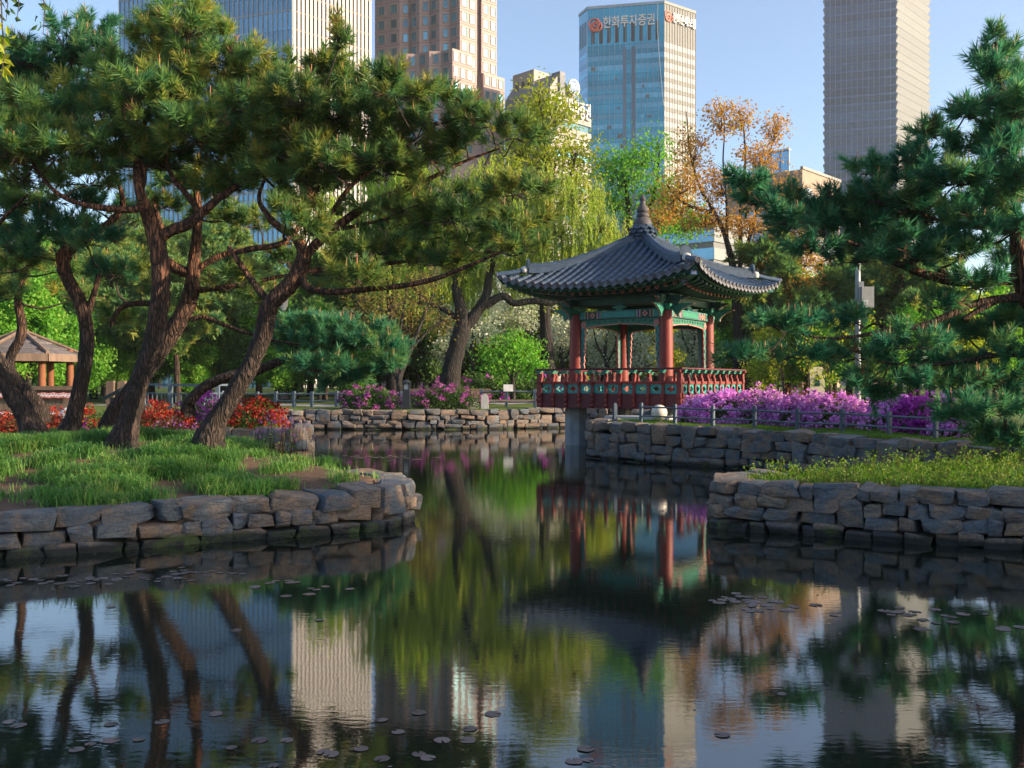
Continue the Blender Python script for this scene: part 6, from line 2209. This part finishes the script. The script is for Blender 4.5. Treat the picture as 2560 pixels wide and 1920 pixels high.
P = scatter(1500, 3.2, 12, 12, 19.5, weed_test, 603)
V, T, Q, ti = blades(P, 14, .15, .006, r_, .7, .07)
ac = Acc(); ac.add(V, T=T, Q=Q, tint=ti)
P2 = scatter(420, 3.6, 12, 13, 19, weed_test, 604)
r = np.random.default_rng(605)
for p in P2:
    h = .12 + .22 * r.random()
    top = p + np.array([r.normal() * .03, r.normal() * .03, h])
    V, Q = tube_arrays(np.array([p, (p + top) / 2, top]), np.array([.004, .004, .002]), 3); ac.add(V, Q=Q, m=1, tint=np.full(len(V), .5))
    n = 14
    L_p = p + (top - p) * (.3 + .8 * r.random((n, 1))) + r.normal(size=(n, 3)) * np.array([.05, .05, .02])
    V, Q = leaves(L_p, .06, r, .5); ac.add(V, Q=Q, m=0, tint=np.repeat(r.random(n), 4))
tag(link('weeds', ac.mesh('weeds', [M_grass2, M_bronze])), 'sunlit weeds and grass on top of the boulder wall', 'weeds', kind='stuff')
# taller leafy weeds on the boulder bank, one by one
for i, (x, y_, Y, h) in enumerate(((1735, 985, 16.6, .5), (1795, 985, 16.8, .62), (1850, 985, 16.9, .5), (1905, 985, 17.0, .75), (1945, 985, 17.1, .68), (2000, 985, 17.2, .55), (2060, 985, 17.3, .5), (1770, 985, 16.4, .4))):
    X = (x * K - 512) * Y / F; z0 = gz(X, Y)
    r = np.random.default_rng(620 + i)
    t = empty('leafy_weed', (X, Y, z0), 0, 'tall leafy weed with reddish stems on the boulder bank', 'weed', 'tall weeds on the boulder bank')
    mb = MB()
    ac = Acc()
    for s in range(4):
        top = Vector((X + r.normal() * .14, Y + r.normal() * .12, z0 + h * (.6 + .5 * r.random())))
        mb.tube([(X + r.normal() * .05, Y + r.normal() * .05, z0 - .05), ((X + top.x) / 2, (Y + top.y) / 2, z0 + h * .4), top], [.007, .006, .003], 4)
        for k in range(5):
            c = np.array([X, Y, z0]) + (np.array(top) - np.array([X, Y, z0])) * (.35 + .65 * k / 4)
            P = c + r.normal(size=(16, 3)) * np.array([.07, .07, .03])
            V, Q = leaves(P, .075, r, .5, up=0); ac.add(V, Q=Q, tint=np.repeat(r.random(16), 4))
    mb.build('stems', M_rust, t); link('foliage', ac.mesh('foliage', [M_grass2]), t)
# purple wild flowers at the tip of the mound
M_wild = leafy('wild_flower_purple', (0.25, 0.07, 0.30), (0.40, 0.13, 0.44), 0.4, c3=(0.5, 0.22, 0.5))
for i in range(16):
    r = np.random.default_rng(640 + i)
    x = [630, 650, 668, 690, 705, 722, 740, 660, 685, 712, 735, 640, 360, 395, 345, 420][i]; Y = [19.5, 20.5, 21, 20.2, 19.4, 19, 18.5, 22, 22.5, 21.5, 20, 23, 21.5, 22, 22, 21.6][i]
    X = (x * K - 512) * Y / F
    if pond_sd(np.array([X]), np.array([Y]))[0] < .15: X -= 1.0
    z0 = gz(X, Y)
    t = empty('wildflower', (X, Y, z0), 0, 'thin stemmed purple wildflower clump ' + ('on the mound tip beside the water' if i < 12 else 'in front of the red azaleas'), 'wildflower', 'purple wildflowers on the mound')
    mb = MB(); ac = Acc(); ac2 = Acc()
    for s in range(6):
        h = .45 + .45 * r.random()
        if i >= 12: h *= .6
        b = np.array([X + r.normal() * .16, Y + r.normal() * .16, z0 - .03]); e = b + np.array([r.normal() * .10, r.normal() * .1, h])
        mb.tube([b, (b + e) / 2 + r.normal(size=3) * .02, e], [.005, .004, .003], 3)
        P = e + r.normal(size=(9, 3)) * np.array([.035, .035, .03])
        V, Q = leaves(P[:5], .034, r, .9); ac.add(V, Q=Q, tint=np.repeat(r.random(5), 4))
        P = b + (e - b) * r.random((6, 1)) * .7 + r.normal(size=(6, 3)) * .03
        V, Q = leaves(P, .06, r, .4); ac2.add(V, Q=Q, tint=np.repeat(r.random(6), 4))
    mb.build('stems', M_rust, t); link('blossom', ac.mesh('blossom', [M_wild]), t); link('foliage', ac2.mesh('foliage', [M_grass2]), t)
# bright grass cushion above the pale wall end
P = np.array([[(x * K - 512) * Y / F, Y, 0] for x, Y in zip(np.random.default_rng(1).uniform(480, 600, 260), np.random.default_rng(2).uniform(25.0, 25.9, 260))])
P[:, 2] = ground_z(P[:, 0], P[:, 1])
V, T, Q, ti = blades(P, 26, .26, .007, r_, .7, .07)
ac = Acc(); ac.add(V, T=T, Q=Q, tint=np.clip(ti + .35, 0, 1))
tag(link('grass_cushion', ac.mesh('grass_cushion', [M_grass2])), 'bright lime grass cushion above the pale wall end', 'grass', kind='stuff')


# ---- lily pads
def pad_mesh(seed):
    r = random.Random(seed)
    n = 16
    vs_ = [(0, 0, .006)]
    for k in range(n):
        a = .22 + (2 * math.pi - .44) * k / (n - 1)
        q = 1 + r.uniform(-.07, .07)
        vs_.append((q * math.cos(a), q * math.sin(a), .006 + .03 * max(0, r.uniform(-.6, 1)) ** 2))
    m = len(vs_)
    vs_ += [(v[0], v[1], v[2] - .012) for v in vs_]
    fs = [(0, k, k + 1) for k in range(1, n)] + [(m, m + k + 1, m + k) for k in range(1, n)] + [(k, m + k, m + k + 1, k + 1) for k in range(1, n)] + [(0, m, m + 1, 1), (n, m + n, m, 0)]
    me = bpy.data.meshes.new('lily_pad'); me.from_pydata(vs_, [], fs)
    me.materials.append(M_pad)
    return me


M_pad = plain('lily_pad_skin', (0.16, 0.10, 0.125), (0.08, 0.09, 0.05), 3, 0.38, 0.1, 0.01, spec=0.5, vary=0.35)
PADS = [pad_mesh(i) for i in range(5)]
rl = random.Random(9)


def pads(label, group, spots_, r0=.056, zvar=1):
    for (x, y) in spots_:
        v = y * K - 384
        Y = CAMZ * F / v
        X = (x * K - 512) * Y / F
        if pond_sd(np.array([X]), np.array([Y]))[0] > -.1: continue
        o = link('lily_pad', rl.choice(PADS), loc=(X, Y, .004), rot=(rl.uniform(-.03, .03), rl.uniform(-.03, .03), rl.uniform(0, 6.28)))
        s = r0 * rl.uniform(.65, 1.2)
        o.scale = (s, s, s * .5)
        tag(o, label, 'lily pad', group)


def cloud(cx, cy, sx, sy, n): return [(cx + rl.gauss(0, sx), cy + rl.gauss(0, sy)) for _ in range(n)]


pads('small purplish lily pad in the drift along the left stone wall', 'lily pads along the left wall', cloud(90, 1258, 55, 6, 14) + cloud(210, 1250, 40, 6, 13) + cloud(440, 1238, 70, 5, 20) + cloud(600, 1265, 60, 9, 14) + cloud(330, 1250, 40, 6, 6))
pads('pale lily pad in the raft below the pavilion reflection at right', 'lily pads in the right raft', cloud(1600, 1292, 45, 8, 14) + cloud(1690, 1308, 40, 9, 9) + cloud(1640, 1320, 50, 8, 5))
pads('pale lily pad near the right edge over the pine reflection', 'lily pads at the right edge', cloud(1960, 1325, 50, 8, 12) + cloud(2060, 1345, 50, 9, 7) + cloud(2170, 1355, 30, 8, 5))
pads('pinkish lily pad in the raft off the mound tip', 'lily pads off the mound tip', cloud(805, 988, 35, 2.2, 24) + cloud(900, 992, 30, 2, 7) + cloud(830, 958, 30, 1.5, 8) + cloud(920, 956, 40, 1.5, 8), .10)
singles = [(40, 1568), (20, 1560), (195, 1608), (240, 1600), (165, 1620), (465, 1543), (560, 1600), (620, 1600), (825, 1556), (825, 1640), (700, 1625), (715, 1630), (780, 1618), (905, 1630), (925, 1638), (1010, 1600), (1015, 1575), (1065, 1543),
           (955, 1600), (860, 1582), (500, 1616), (590, 1655), (240, 1565), (300, 1598), (1265, 1618), (1240, 1645), (1270, 1642), (690, 1340), (240, 1312), (510, 1362), (1690, 1500), (1560, 1588), (1800, 1330), (1480, 1108), (1340, 1105), (1430, 1104), (905, 1540), (350, 1560)]
for lab, grp, t_ in (('lily pad floating at the lower left corner of the water', 'lily pads lower left', lambda x, y: x < 330 and y > 1500), ('lily pad floating over the reflection of the leaning pine', 'lily pads below the pine reflection', lambda x, y: 330 <= x < 680 and y > 1500),
                     ('lily pad floating below the white tower reflection', 'lily pads below the white tower reflection', lambda x, y: 680 <= x < 1120 and y > 1500), ('lily pad floating below the blue tower reflection', 'lily pads below the blue tower reflection', lambda x, y: x >= 1120 and y > 1500),
                     ('single lily pad floating on the open middle water', 'lily pads on the middle water', lambda x, y: y <= 1500)):
    pads(lab, grp, [q for q in singles if t_(*q)], .046)
# pollen, petals and bits of leaf on the surface
r = np.random.default_rng(690)
P = np.column_stack([r.uniform(-9, 9, 1500), r.uniform(5.2, 24, 1500), np.full(1500, .004)])
P = P[(pond_sd(P[:, 0], P[:, 1]) < -.05) & (np.sin(P[:, 0] * .9 + 1.3 * np.sin(P[:, 1] * .5)) + r.normal(0, .5, 1500) > .5)]
n = len(P)
a_ = r.random(n) * 6.28
s_ = (.008 + .016 * r.random(n) ** 2)[:, None]
d1_ = np.stack([np.cos(a_), np.sin(a_), np.zeros(n)], 1) * s_; d2_ = np.stack([-np.sin(a_), np.cos(a_), np.zeros(n)], 1) * s_ * .6
ac = Acc(); ac.add(np.stack([P - d1_, P - d2_, P + d1_, P + d2_], 1).reshape(-1, 3), Q=np.arange(n * 4).reshape(-1, 4), tint=np.repeat(r.random(n), 4))
tag(link('floating_debris', ac.mesh('floating_debris', [plain('debris_pale', (0.34, 0.28, 0.24), (0.16, 0.11, 0.08), 3, 0.7, 0.0, vary=0)])), 'fallen petals and bits floating on the pond', 'debris', kind='stuff')

# ---- hanging sprigs at the upper left corner
r = np.random.default_rng(700)
for i, (x, y0, y1, Y, lab, mt) in enumerate(((8, -30, 45, 6.5, 'dark sprig hanging at the very corner', M_dark_leaf), (32, -30, 40, 6.5, 'second dark sprig hanging from the top edge', M_dark_leaf), (88, -40, 75, 6.5, 'longest dark sprig hanging from the top edge', M_dark_leaf), (5, 60, 175, 6.0, 'yellow leafed sprig at the left edge', M_lime_leaf))):
    a, b = at(x, y0, Y), at(x + (5 if i != 3 else -4), y1, Y)
    t = empty('hanging_sprig', tuple(a), 0, lab, 'twig')
    mb = MB(); mb.tube([a + Vector((-.05, .05, .6)), a, (a + b) / 2 + Vector((.02, 0, 0)), b], [.006, .005, .004, .002], 4); mb.build('stem', M_twig, t)
    n = int((y1 - y0) / (9 if i != 3 else 3))
    P = np.array([tuple(a.lerp(b, (k + .5) / n)) for k in range(n)]) + r.normal(size=(n, 3)) * np.array([.035, .03, .01])
    V, Q = leaves(P, .075, r, .45, up=-.4)
    ac = Acc(); ac.add(V, Q=Q, tint=np.repeat(r.random(n), 4)); link('foliage', ac.mesh('foliage', [mt]), t)

# ================================================================== fences, lamps, benches, gazebo
M_bluepaint = plain('fence_blue_grey_paint', (0.095, 0.13, 0.17), (0.07, 0.10, 0.135), 5, 0.6, 0.3, 0.01, vary=0.12)
M_railsteel = plain('fence_rail_paint', (0.10, 0.13, 0.165), None, 5, 0.55, 0.1, vary=0.06)
M_wood = plain('weathered_wood', (0.19, 0.13, 0.095), (0.12, 0.08, 0.06), 6, 0.85, 0.5, 0.01, vary=0.2, stretch=(1, 1, .2))
M_log = plain('log_orange', (0.20, 0.072, 0.03), (0.14, 0.05, 0.022), 4, 0.8, 0.4, 0.02, vary=0.1, stretch=(1, 1, .3))
M_shingle = plain('gazebo_bark_shingle', (0.13, 0.115, 0.115), (0.08, 0.07, 0.07), 5, 0.9, 0.6, 0.02, vary=0.25)
M_globe = plain('lamp_globe_acrylic', (0.62, 0.58, 0.52), (0.55, 0.5, 0.45), 3, 0.25, 0.0, vary=0, spec=0.6)
M_blackm = plain('black_painted_metal', (0.018, 0.022, 0.028), None, 5, 0.45, 0.1, vary=0)
M_greym = plain('grey_box_metal', (0.27, 0.27, 0.26), (0.23, 0.23, 0.225), 3, 0.5, 0.1, vary=0)
M_galv = plain('pole_metal', (0.24, 0.26, 0.27), None, 3, 0.5, 0.1, metallic=0.3, vary=0)
M_tapew = plain('tape_white', (0.75, 0.70, 0.70), None, 3, 0.6, 0.0, vary=0)
M_taper = plain('tape_red', (0.55, 0.04, 0.05), None, 3, 0.6, 0.0, vary=0)
M_granb = plain('bench_granite', (0.42, 0.42, 0.42), (0.34, 0.34, 0.35), 8, 0.8, 0.3, vary=0.08)
M_plate = plain('notice_white', (0.7, 0.7, 0.68), None, 3, 0.5, 0.0, vary=0)


def rail_fence(name, label, pts, h, post=(.10, .10), rails=(.88, .42), rr=.03, cat='fence', matp=None, posts=True):
    p0 = pts[len(pts) // 2]
    t = empty(name, (p0[0], p0[1], gz(*p0[:2])), 0, label, cat)
    P3 = [Vector((p[0], p[1], gz(p[0], p[1]))) for p in pts]
    for i, p in enumerate(P3):
        a = P3[max(i - 1, 0)]; b = P3[min(i + 1, len(P3) - 1)]
        ang = math.atan2((b - a).y, (b - a).x)
        mb = MB(); mb.box(p + Vector((0, 0, h / 2 - .1)), (post[0], post[1], h + .2), ang)
        # two grooves on the faces and a bevelled top
        for sg in (-1, 1):
            off = Matrix.Rotation(ang, 3, 'Z') @ Vector((0, sg * (post[1] / 2 + .006), 0))
            for du in (-.3, .3):
                of2 = Matrix.Rotation(ang, 3, 'Z') @ Vector((du * post[0], 0, 0))
                mb.box(p + off + of2 + Vector((0, 0, h * .46)), (post[0] * .22, .012, h * .9), ang)
        mb.box(p + Vector((0, 0, h + .012)), (post[0] * .8, post[1] * .8, .03), ang)
        mb.build('post', matp or M_bluepaint, t)
    for i in range(len(P3) - 1):
        for f in rails:
            mb = MB(); mb.tube([P3[i] + Vector((0, 0, h * f)), P3[i + 1] + Vector((0, 0, h * f))], rr, 8)
            mb.build('rail', M_railsteel, t, smooth=True)
    return t


def px_pts(lst, Y):
    return [((x * K - 512) * (Y[i] if hasattr(Y, '__len__') else Y) / F, (Y[i] if hasattr(Y, '__len__') else Y)) for i, x in enumerate(lst)]


fx = [1385, 1458, 1540, 1630, 1723, 1820, 1921, 2021, 2116]
fy = [27.6, 27.0, 26.2, 25.4, 24.6, 23.8, 22.4, 21.3, 20.6]
rail_fence('low_fence', 'low blue grey two-rail fence in front of the lilac azaleas', px_pts(fx, fy), .56, (.085, .085), (.84, .38), .024)
bg_ = [(3.05, 28.6), (3.35, 29.6), (4.1, 30.6)]
rail_fence('low_fence', 'short fence return by the pavilion steps beside the globe lamp', [(3.0, 27.9), (2.85, 28.8), (3.3, 30.3)], .56, (.085, .085), (.84, .38), .024)
mb = MB()
a_, b_ = Vector((2.95, 27.6, gz(2.95, 27.6))), Vector((3.15, 27.45, gz(3.15, 27.45)))
rail_fence('low_fence', 'rail fence along the path on the far bank left of the azalea mounds', px_pts([480, 518, 556, 596, 635, 674, 727, 770], [52, 51.6, 51.2, 51, 50.8, 50.6, 50.4, 50.2]), .82, (.16, .16), (.86, .42), .045)
rail_fence('low_fence', 'rail fence between the wide azalea mound and the pavilion', px_pts([1040, 1094, 1155, 1210], [50.5, 50.4, 50.3, 50.2]), .95, (.16, .16), (.86, .3), .045)
rail_fence('low_fence', 'short rail fence behind the bollard lamp between the mounds', px_pts([838, 868, 900], 50.0), .85, (.16, .16), (.86, .4), .05)
# small white notice box on the fence
p = at(1098, 838, 50.2)
mb = MB(); mb.box((p.x, 50.15, p.z), (.5, .06, .36)); nb = mb.build('notice_plate', M_plate); tag(nb, 'small white plate fixed to the rail fence left of the pavilion', 'sign')

# blue metal railing beyond the red azaleas
def bar_railing(label, pts, h):
    t = empty('metal_railing', (pts[0][0], pts[0][1], gz(*pts[0])), 0, label, 'railing')
    P3 = [Vector((p[0], p[1], gz(*p))) for p in pts]
    for p in P3:
        mb = MB(); mb.box(p + Vector((0, 0, h / 2)), (.13, .13, h)); mb.build('post', M_bluepaint, t)
    for a, b in zip(P3[:-1], P3[1:]):
        for f, rr in ((.98, .035), (.74, .02), (.12, .02)):
            mb = MB(); mb.bar(a + Vector((0, 0, h * f)), b + Vector((0, 0, h * f)), rr * 2, rr * 2); mb.build('rail', M_bluepaint, t)
        n = max(2, int((b - a).length / .2))
        for k in range(1, n):
            q = a.lerp(b, k / n)
            mb = MB(); mb.bar(q + Vector((0, 0, h * .12)), q + Vector((0, 0, h * .74)), .03, .03, up=Vector((0, 1, 0))); mb.build('baluster', M_bluepaint, t)


bar_railing('blue metal railing with thin balusters beyond the red azaleas', px_pts([310, 368, 438, 470, 505], [33, 32.5, 32, 34, 36]), 1.22)

# ---- gazebo with bark roof, log posts and taped wooden fence
gzb = empty('gazebo', tuple(at(75, 850, 36)), 0, 'rustic gazebo with bark roof and orange log posts at the left edge', 'gazebo')
gc = at(48, 850, 37.0); zg = gz(gc.x, gc.y)
RG, zr0, zr1 = 2.15, 3.25, 4.15
hexp = [(gc.x + RG * math.cos(R(60 * k + 20)), gc.y + RG * math.sin(R(60 * k + 20))) for k in range(6)]
for k in range(6):
    a, b = hexp[k], hexp[(k + 1) % 6]
    for row in range(4):
        f0, f1 = row / 4, (row + 1) / 4
        nn = max(1, 5 - row)
        for j in range(nn):
            qs = []
            for (f, s) in ((f0, j / nn), (f0, (j + 1) / nn), (f1, (j + 1) / nn), (f1, j / nn)):
                ex, ey = a[0] + (b[0] - a[0]) * s, a[1] + (b[1] - a[1]) * s
                ff = f + (.02 if f == f1 else 0)
                qs.append(Vector((ex + (gc.x - ex) * ff, ey + (gc.y - ey) * ff, zr0 + (zr1 - zr0) * ff + (.06 if f == f0 else 0))))
            mb = MB(); mb.add(qs + [q - Vector((0, 0, .05)) for q in qs], [(0, 1, 2, 3), (7, 6, 5, 4), (0, 4, 5, 1), (1, 5, 6, 2), (2, 6, 7, 3), (3, 7, 4, 0)])
            mb.build('bark_sheet', M_shingle, gzb)
    mb = MB(); mb.bar((a[0], a[1], zr0 - .1), (b[0], b[1], zr0 - .1), .12, .28); mb.build('eave_beam', M_wood, gzb)
    ex, ey = gc.x + (a[0] - gc.x) * .78, gc.y + (a[1] - gc.y) * .78
    mb = MB(); mb.tube([(ex, ey, zg - .1), (ex, ey, zr0 + .25)], [.14, .13], 12); mb.build('log_post', M_log, gzb, smooth=True)
    mb = MB(); mb.tube([(a[0], a[1], zr0 + .08), (gc.x, gc.y, zr1 + .1)], .07, 6); mb.build('hip_pole', M_wood, gzb)
wf = empty('wooden_fence', tuple(at(100, 850, 32)), 0, 'brown picket fence with red and white tape in front of the gazebo', 'fence')
fa_, fb_ = at(-30, 850, 31.5), at(172, 850, 31.5)
z0 = gz(fa_.x, fa_.y)
mb = MB(); mb.bar((fa_.x, fa_.y, z0 + 1.12), (fb_.x, fb_.y, z0 + 1.12), .12, .13); mb.build('top_rail', M_wood, wf)
n = 15
for k in range(n):
    q = fa_.lerp(fb_, (k + .5) / n)
    mb = MB(); mb.box((q.x, q.y + .08, z0 + .54), (.20, .05, 1.08)); mb.build('picket', M_wood, wf)
for f, hh in ((.90, .14), (.30, .12)):
    tp_ = empty('barrier_tape', (fa_.x, fa_.y - .08, z0 + f), 0, 'red and white barrier tape, ' + ('upper' if f > .5 else 'lower') + ' strip on the picket fence', 'tape')
    m = 60
    for part_, mt, a0, b0 in (('tape_band', M_tapew, -.5, .5), ('tape_stripes', M_taper, .5, .62), ('tape_stripes', M_taper, -.62, -.5)):
        mb = MB(); vs_ = []
        for k in range(m + 1):
            q = fa_.lerp(fb_, k / m)
            zz = z0 + f - .03 * math.sin(k * .5) ** 2
            vs_ += [(q.x, q.y - .08, zz + a0 * hh), (q.x, q.y - .08, zz + b0 * hh)]
        mb.add(vs_, [(2 * i, 2 * i + 2, 2 * i + 3, 2 * i + 1) for i in range(m)])
        mb.add([(v[0], v[1] + .004, v[2]) for v in vs_], [(2 * i, 2 * i + 1, 2 * i + 3, 2 * i + 2) for i in range(m)])
        mb.build(part_, mt, tp_)
    mb = MB()
    for k in range(m):
        q = fa_.lerp(fb_, (k + .5) / m)
        mb.box((q.x, q.y - .088, z0 + f - .03 * math.sin(k * .5) ** 2 + (.3 if k % 2 else -.3) * hh), (.05, .004, hh * .2))
    mb.build('tape_print', M_taper, tp_)
# globe lamps
def globe(label, c, r0, zb):
    t = empty('globe_lamp', (c[0], c[1], zb), 0, label, 'lamp')
    mb = MB(); mb.tube([(c[0], c[1], zb - .1), (c[0], c[1], zb + .1)], [.09, .07], 10); mb.build('lamp_base', M_blackm, t)
    mb = MB(); mb.lathe([(r0 * math.sin(math.pi * k / 12) + .001, -r0 * math.cos(math.pi * k / 12)) for k in range(13)], 20, (c[0], c[1], zb + .08 + r0)); mb.build('globe', M_globe, t, smooth=True)


cgl = at(1424, 905, 27.7)
globe('round milky globe lamp beside the short fence at the pavilion', (cgl.x, cgl.y), .235, gz(cgl.x, cgl.y) - .02)
cgl = at(148, 868, 29.5)
globe('pale globe lamp on the ground before the taped picket fence', (cgl.x, cgl.y), .27, gz(cgl.x, cgl.y) - .1)
# black bollard lamp
c = at(878, 880, 47.3); z0 = gz(c.x, c.y)
t = empty('bollard_lamp', (c.x, c.y, z0), 0, 'black bollard lamp standing between the two azalea mounds', 'lamp')
mb = MB(); mb.box((c.x, c.y, z0 + .06), (.46, .46, .12)); mb.box((c.x, c.y, z0 + .52), (.34, .34, .92)); mb.build('bollard_post', M_blackm, t)
mb = MB()
for sx in (-1, 1):
    for sy in (-1, 1): mb.box((c.x + sx * .13, c.y + sy * .13, z0 + 1.12), (.06, .06, .30))
mb.build('lantern_frame', M_blackm, t)
mb = MB(); mb.box((c.x, c.y, z0 + 1.12), (.2, .2, .28)); mb.build('lantern_glass', M_plate, t)
mb = MB(); mb.box((c.x, c.y, z0 + 1.30), (.42, .42, .06)); mb.lathe([(.24, 1.33), (.10, 1.45), (.01, 1.47)], 8, (c.x, c.y, z0)); mb.build('lantern_cap', M_blackm, t)


def bench(label, x, y, Y, w_, back=True):
    c = at(x, y, Y); z0 = gz(c.x, c.y) if Y < 100 else 1.25
    t = empty('park_bench', (c.x, c.y, z0), 0, label, 'bench')
    for sx in (-1, 1):
        mb = MB(); mb.box((c.x + sx * w_ * .42, c.y, z0 + .21), (.07, .42, .42)); mb.build('leg', M_blackm, t)
    for k in range(4):
        mb = MB(); mb.box((c.x, c.y - .18 + .12 * k, z0 + .44), (w_, .10, .04)); mb.build('seat_slat', M_wood, t)
    if back:
        for k in range(3):
            mb = MB(); mb.box((c.x, c.y + .26, z0 + .60 + .13 * k), (w_, .04, .11)); mb.build('back_slat', M_wood, t)


bench('brown wooden bench left of the willow trunk', 915, 850, 55.5, 2.3)
bench('brown wooden bench right of the willow trunk, half hidden by azalea', 1020, 850, 56.5, 2.2)
# granite and timber bench by the pavilion, boundary stone
c = at(1096, 870, 49.3); z0 = gz(c.x, c.y)
t = empty('stone_bench', (c.x, c.y, z0), 0, 'low bench with granite ends and timber seat behind the rail fence', 'bench')
for sx in (-1, 1):
    mb = MB(); mb.box((c.x + sx * 1.75, c.y, z0 + .21), (.5, .55, .46)); mb.build('granite_end', M_granb, t)
for k in range(3):
    mb = MB(); mb.box((c.x, c.y - .16 + .16 * k, z0 + .40), (3.0, .14, .07)); mb.build('seat_plank', M_wood, t)
c = at(1047, 880, 47.6); z0 = gz(c.x, c.y)
mb = MB(); mb.prism([(-.18, -.1), (.2, -.1), (.17, .62), (.02, .74), (-.16, .66)], (c.x, c.y + .15, z0), (1, 0, 0), (0, 0, 1), .3)
tag(mb.build('marker_stone', M_granb), 'upright pale granite marker beside the wide azalea mound', 'stone')
# pole with a grey box
c = at(1853, 850, 40); z0 = 1.15
t = empty('lamp_pole', (c.x, c.y, z0), 0, 'steel pole carrying a grey metal cabinet right of the pavilion', 'pole')
mb = MB(); mb.tube([(c.x, c.y, z0), (c.x, c.y, 9.0)], [.13, .10], 12); mb.build('pole', M_galv, t, smooth=True)
cb = at(1865, 643, 39.8)
mb = MB(); mb.box((cb.x + .08, cb.y - .1, cb.z), (.50, .42, .86)); bx_ = mb.build('cabinet', M_greym, t)
mb = MB()
for k in range(4): mb.box((cb.x - .02, cb.y - .32, cb.z - .30 + .05 * k), (.2, .02, .022))
mb.build('vent', M_plate, bx_)
mb = MB()
for k in range(4): mb.tube([(cb.x - .15 + .1 * k, cb.y - .1, cb.z - .42), (cb.x - .12 + .07 * k, cb.y - .05, cb.z - 1.0), (c.x + .05, c.y - .1, cb.z - 1.4)], .02, 5)
mb.build('cable', M_blackm, bx_)
mb = MB(); mb.box((cb.x - .16, cb.y - .2, cb.z + .2), (.2, .06, .9)); mb.build('mounting', M_galv, t)
# little notice board behind the lilac hedge
c = at(1764, 880, 31.0); z0 = gz(c.x, c.y)
t = empty('notice_board', (c.x, c.y, z0), 0, 'small pale notice board behind the lilac azaleas', 'sign')
for sx in (-1, 1):
    mb = MB(); mb.box((c.x + sx * .13, c.y, z0 + .5), (.04, .04, 1.05)); mb.build('leg', M_galv, t)
ct = at(1764, 822, 31.0)
mb = MB(); mb.prism([(-.24, -.45), (.24, -.45), (.24, .42), (.16, .5), (-.16, .5), (-.24, .42)], (c.x, c.y - .02, ct.z - .06), (1, 0, 0), (0, 0, 1), .05)
pl_ = mb.build('board', plain('notice_cream', (0.62, 0.58, 0.42), None, 4, 0.5, 0.0, vary=0), t)
mb = MB(); mb.prism([(-.10, -.18), (.10, -.18), (.02, .2), (-.02, .2)], (c.x, c.y - .075, ct.z), (1, 0, 0), (0, 0, 1), .01); mb.build('printed_tree', M_dgreen, pl_)
# old fashioned street lamp beyond the creeping pine
c = at(612, 850, 62); z0 = 1.2
t = empty('street_lamp', (c.x, c.y, z0), 0, 'ornate street lamp with a bell-shaped base beyond the creeping pine', 'lamp')
mb = MB(); mb.lathe([(.42, 0), (.40, .25), (.22, .6), (.24, .7), (.16, 1.2), (.12, 1.8), (.10, 5.6), (.14, 5.7)], 12, (c.x, c.y, z0)); mb.build('lamp_post', plain('lamp_brown_metal', (0.13, 0.09, 0.10), None, 4, 0.5, 0.1, vary=0), t, smooth=True)
mb = MB(); mb.lathe([(.14, 5.7), (.30, 6.0), (.34, 6.5), (.30, 6.9)], 12, (c.x, c.y, z0)); mb.build('lantern', M_globe, t, smooth=True)
mb = MB(); mb.lathe([(.40, 6.9), (.30, 7.2), (.06, 7.5), (.04, 7.7)], 12, (c.x, c.y, z0)); mb.build('lamp_hood', plain('lamp_hood_pinkish', (0.35, 0.2, 0.2), None, 4, 0.5, 0.1, vary=0), t, smooth=True)
# reading desk sign left
c = at(243, 870, 30); z0 = gz(c.x, c.y)
t = empty('information_lectern', (c.x, c.y, z0), 0, 'dark slanted information lectern between the pine stems', 'sign')
mb = MB(); mb.box((c.x, c.y, z0 + .4), (.12, .12, .85)); mb.build('post', M_blackm, t)
mb = MB(); mb.box(None, (.62, .5, .05), M=Matrix.Translation((c.x, c.y, z0 + .92)) @ Matrix.Rotation(R(-28), 4, 'Y') @ Matrix.Rotation(R(18), 4, 'X')); mb.build('board', plain('lectern_dark_board', (0.02, 0.03, 0.03), None, 4, 0.95, 0.0, vary=0, spec=0.1), t)
# timber posts
c = at(262, 860, 34); z0 = gz(c.x, c.y)
for k, nm_ in enumerate(('left', 'middle', 'right')):
    mb = MB(); mb.box((c.x - .35 + .36 * k, c.y + .1 * k, z0 + .65), (.26, .26, 1.3)); mb.box((c.x - .35 + .36 * k, c.y + .1 * k, z0 + 1.31), (.2, .2, .05))
    tag(mb.build('timber_post', M_wood), nm_ + ' one of three short brown timber posts beside the lectern', 'post', 'timber posts by the lectern')
# step slab leading to the pavilion
mb = MB(); mb.box((4.2, 30.6, 1.06), (2.2, 1.2, .16), R(-34.5)); tag(mb.build('stone_step', M_granb), 'flat stone slab leading to the pavilion', 'step')

# ================================================================== evening haze over the park and the towers
hz_m = bpy.data.materials.new('evening_haze')
hz_m.use_nodes = True
ht = hz_m.node_tree
ht.nodes.remove(ht.nodes['Principled BSDF'])
pvn = ht.nodes.new('ShaderNodeVolumePrincipled')
pvn.inputs['Color'].default_value = (0.88, 0.90, 0.94, 1)
pvn.inputs['Density'].default_value = 0.00018
pvn.inputs['Anisotropy'].default_value = 0.2
ht.links.new(pvn.outputs[0], ht.nodes['Material Output'].inputs['Volume'])
mb = MB(); mb.box((0, 230, 127), (520, 620, 258))
hz = mb.build('haze', hz_m)
tag(hz, 'thin evening haze hanging over the park and the towers', 'haze', kind='stuff')
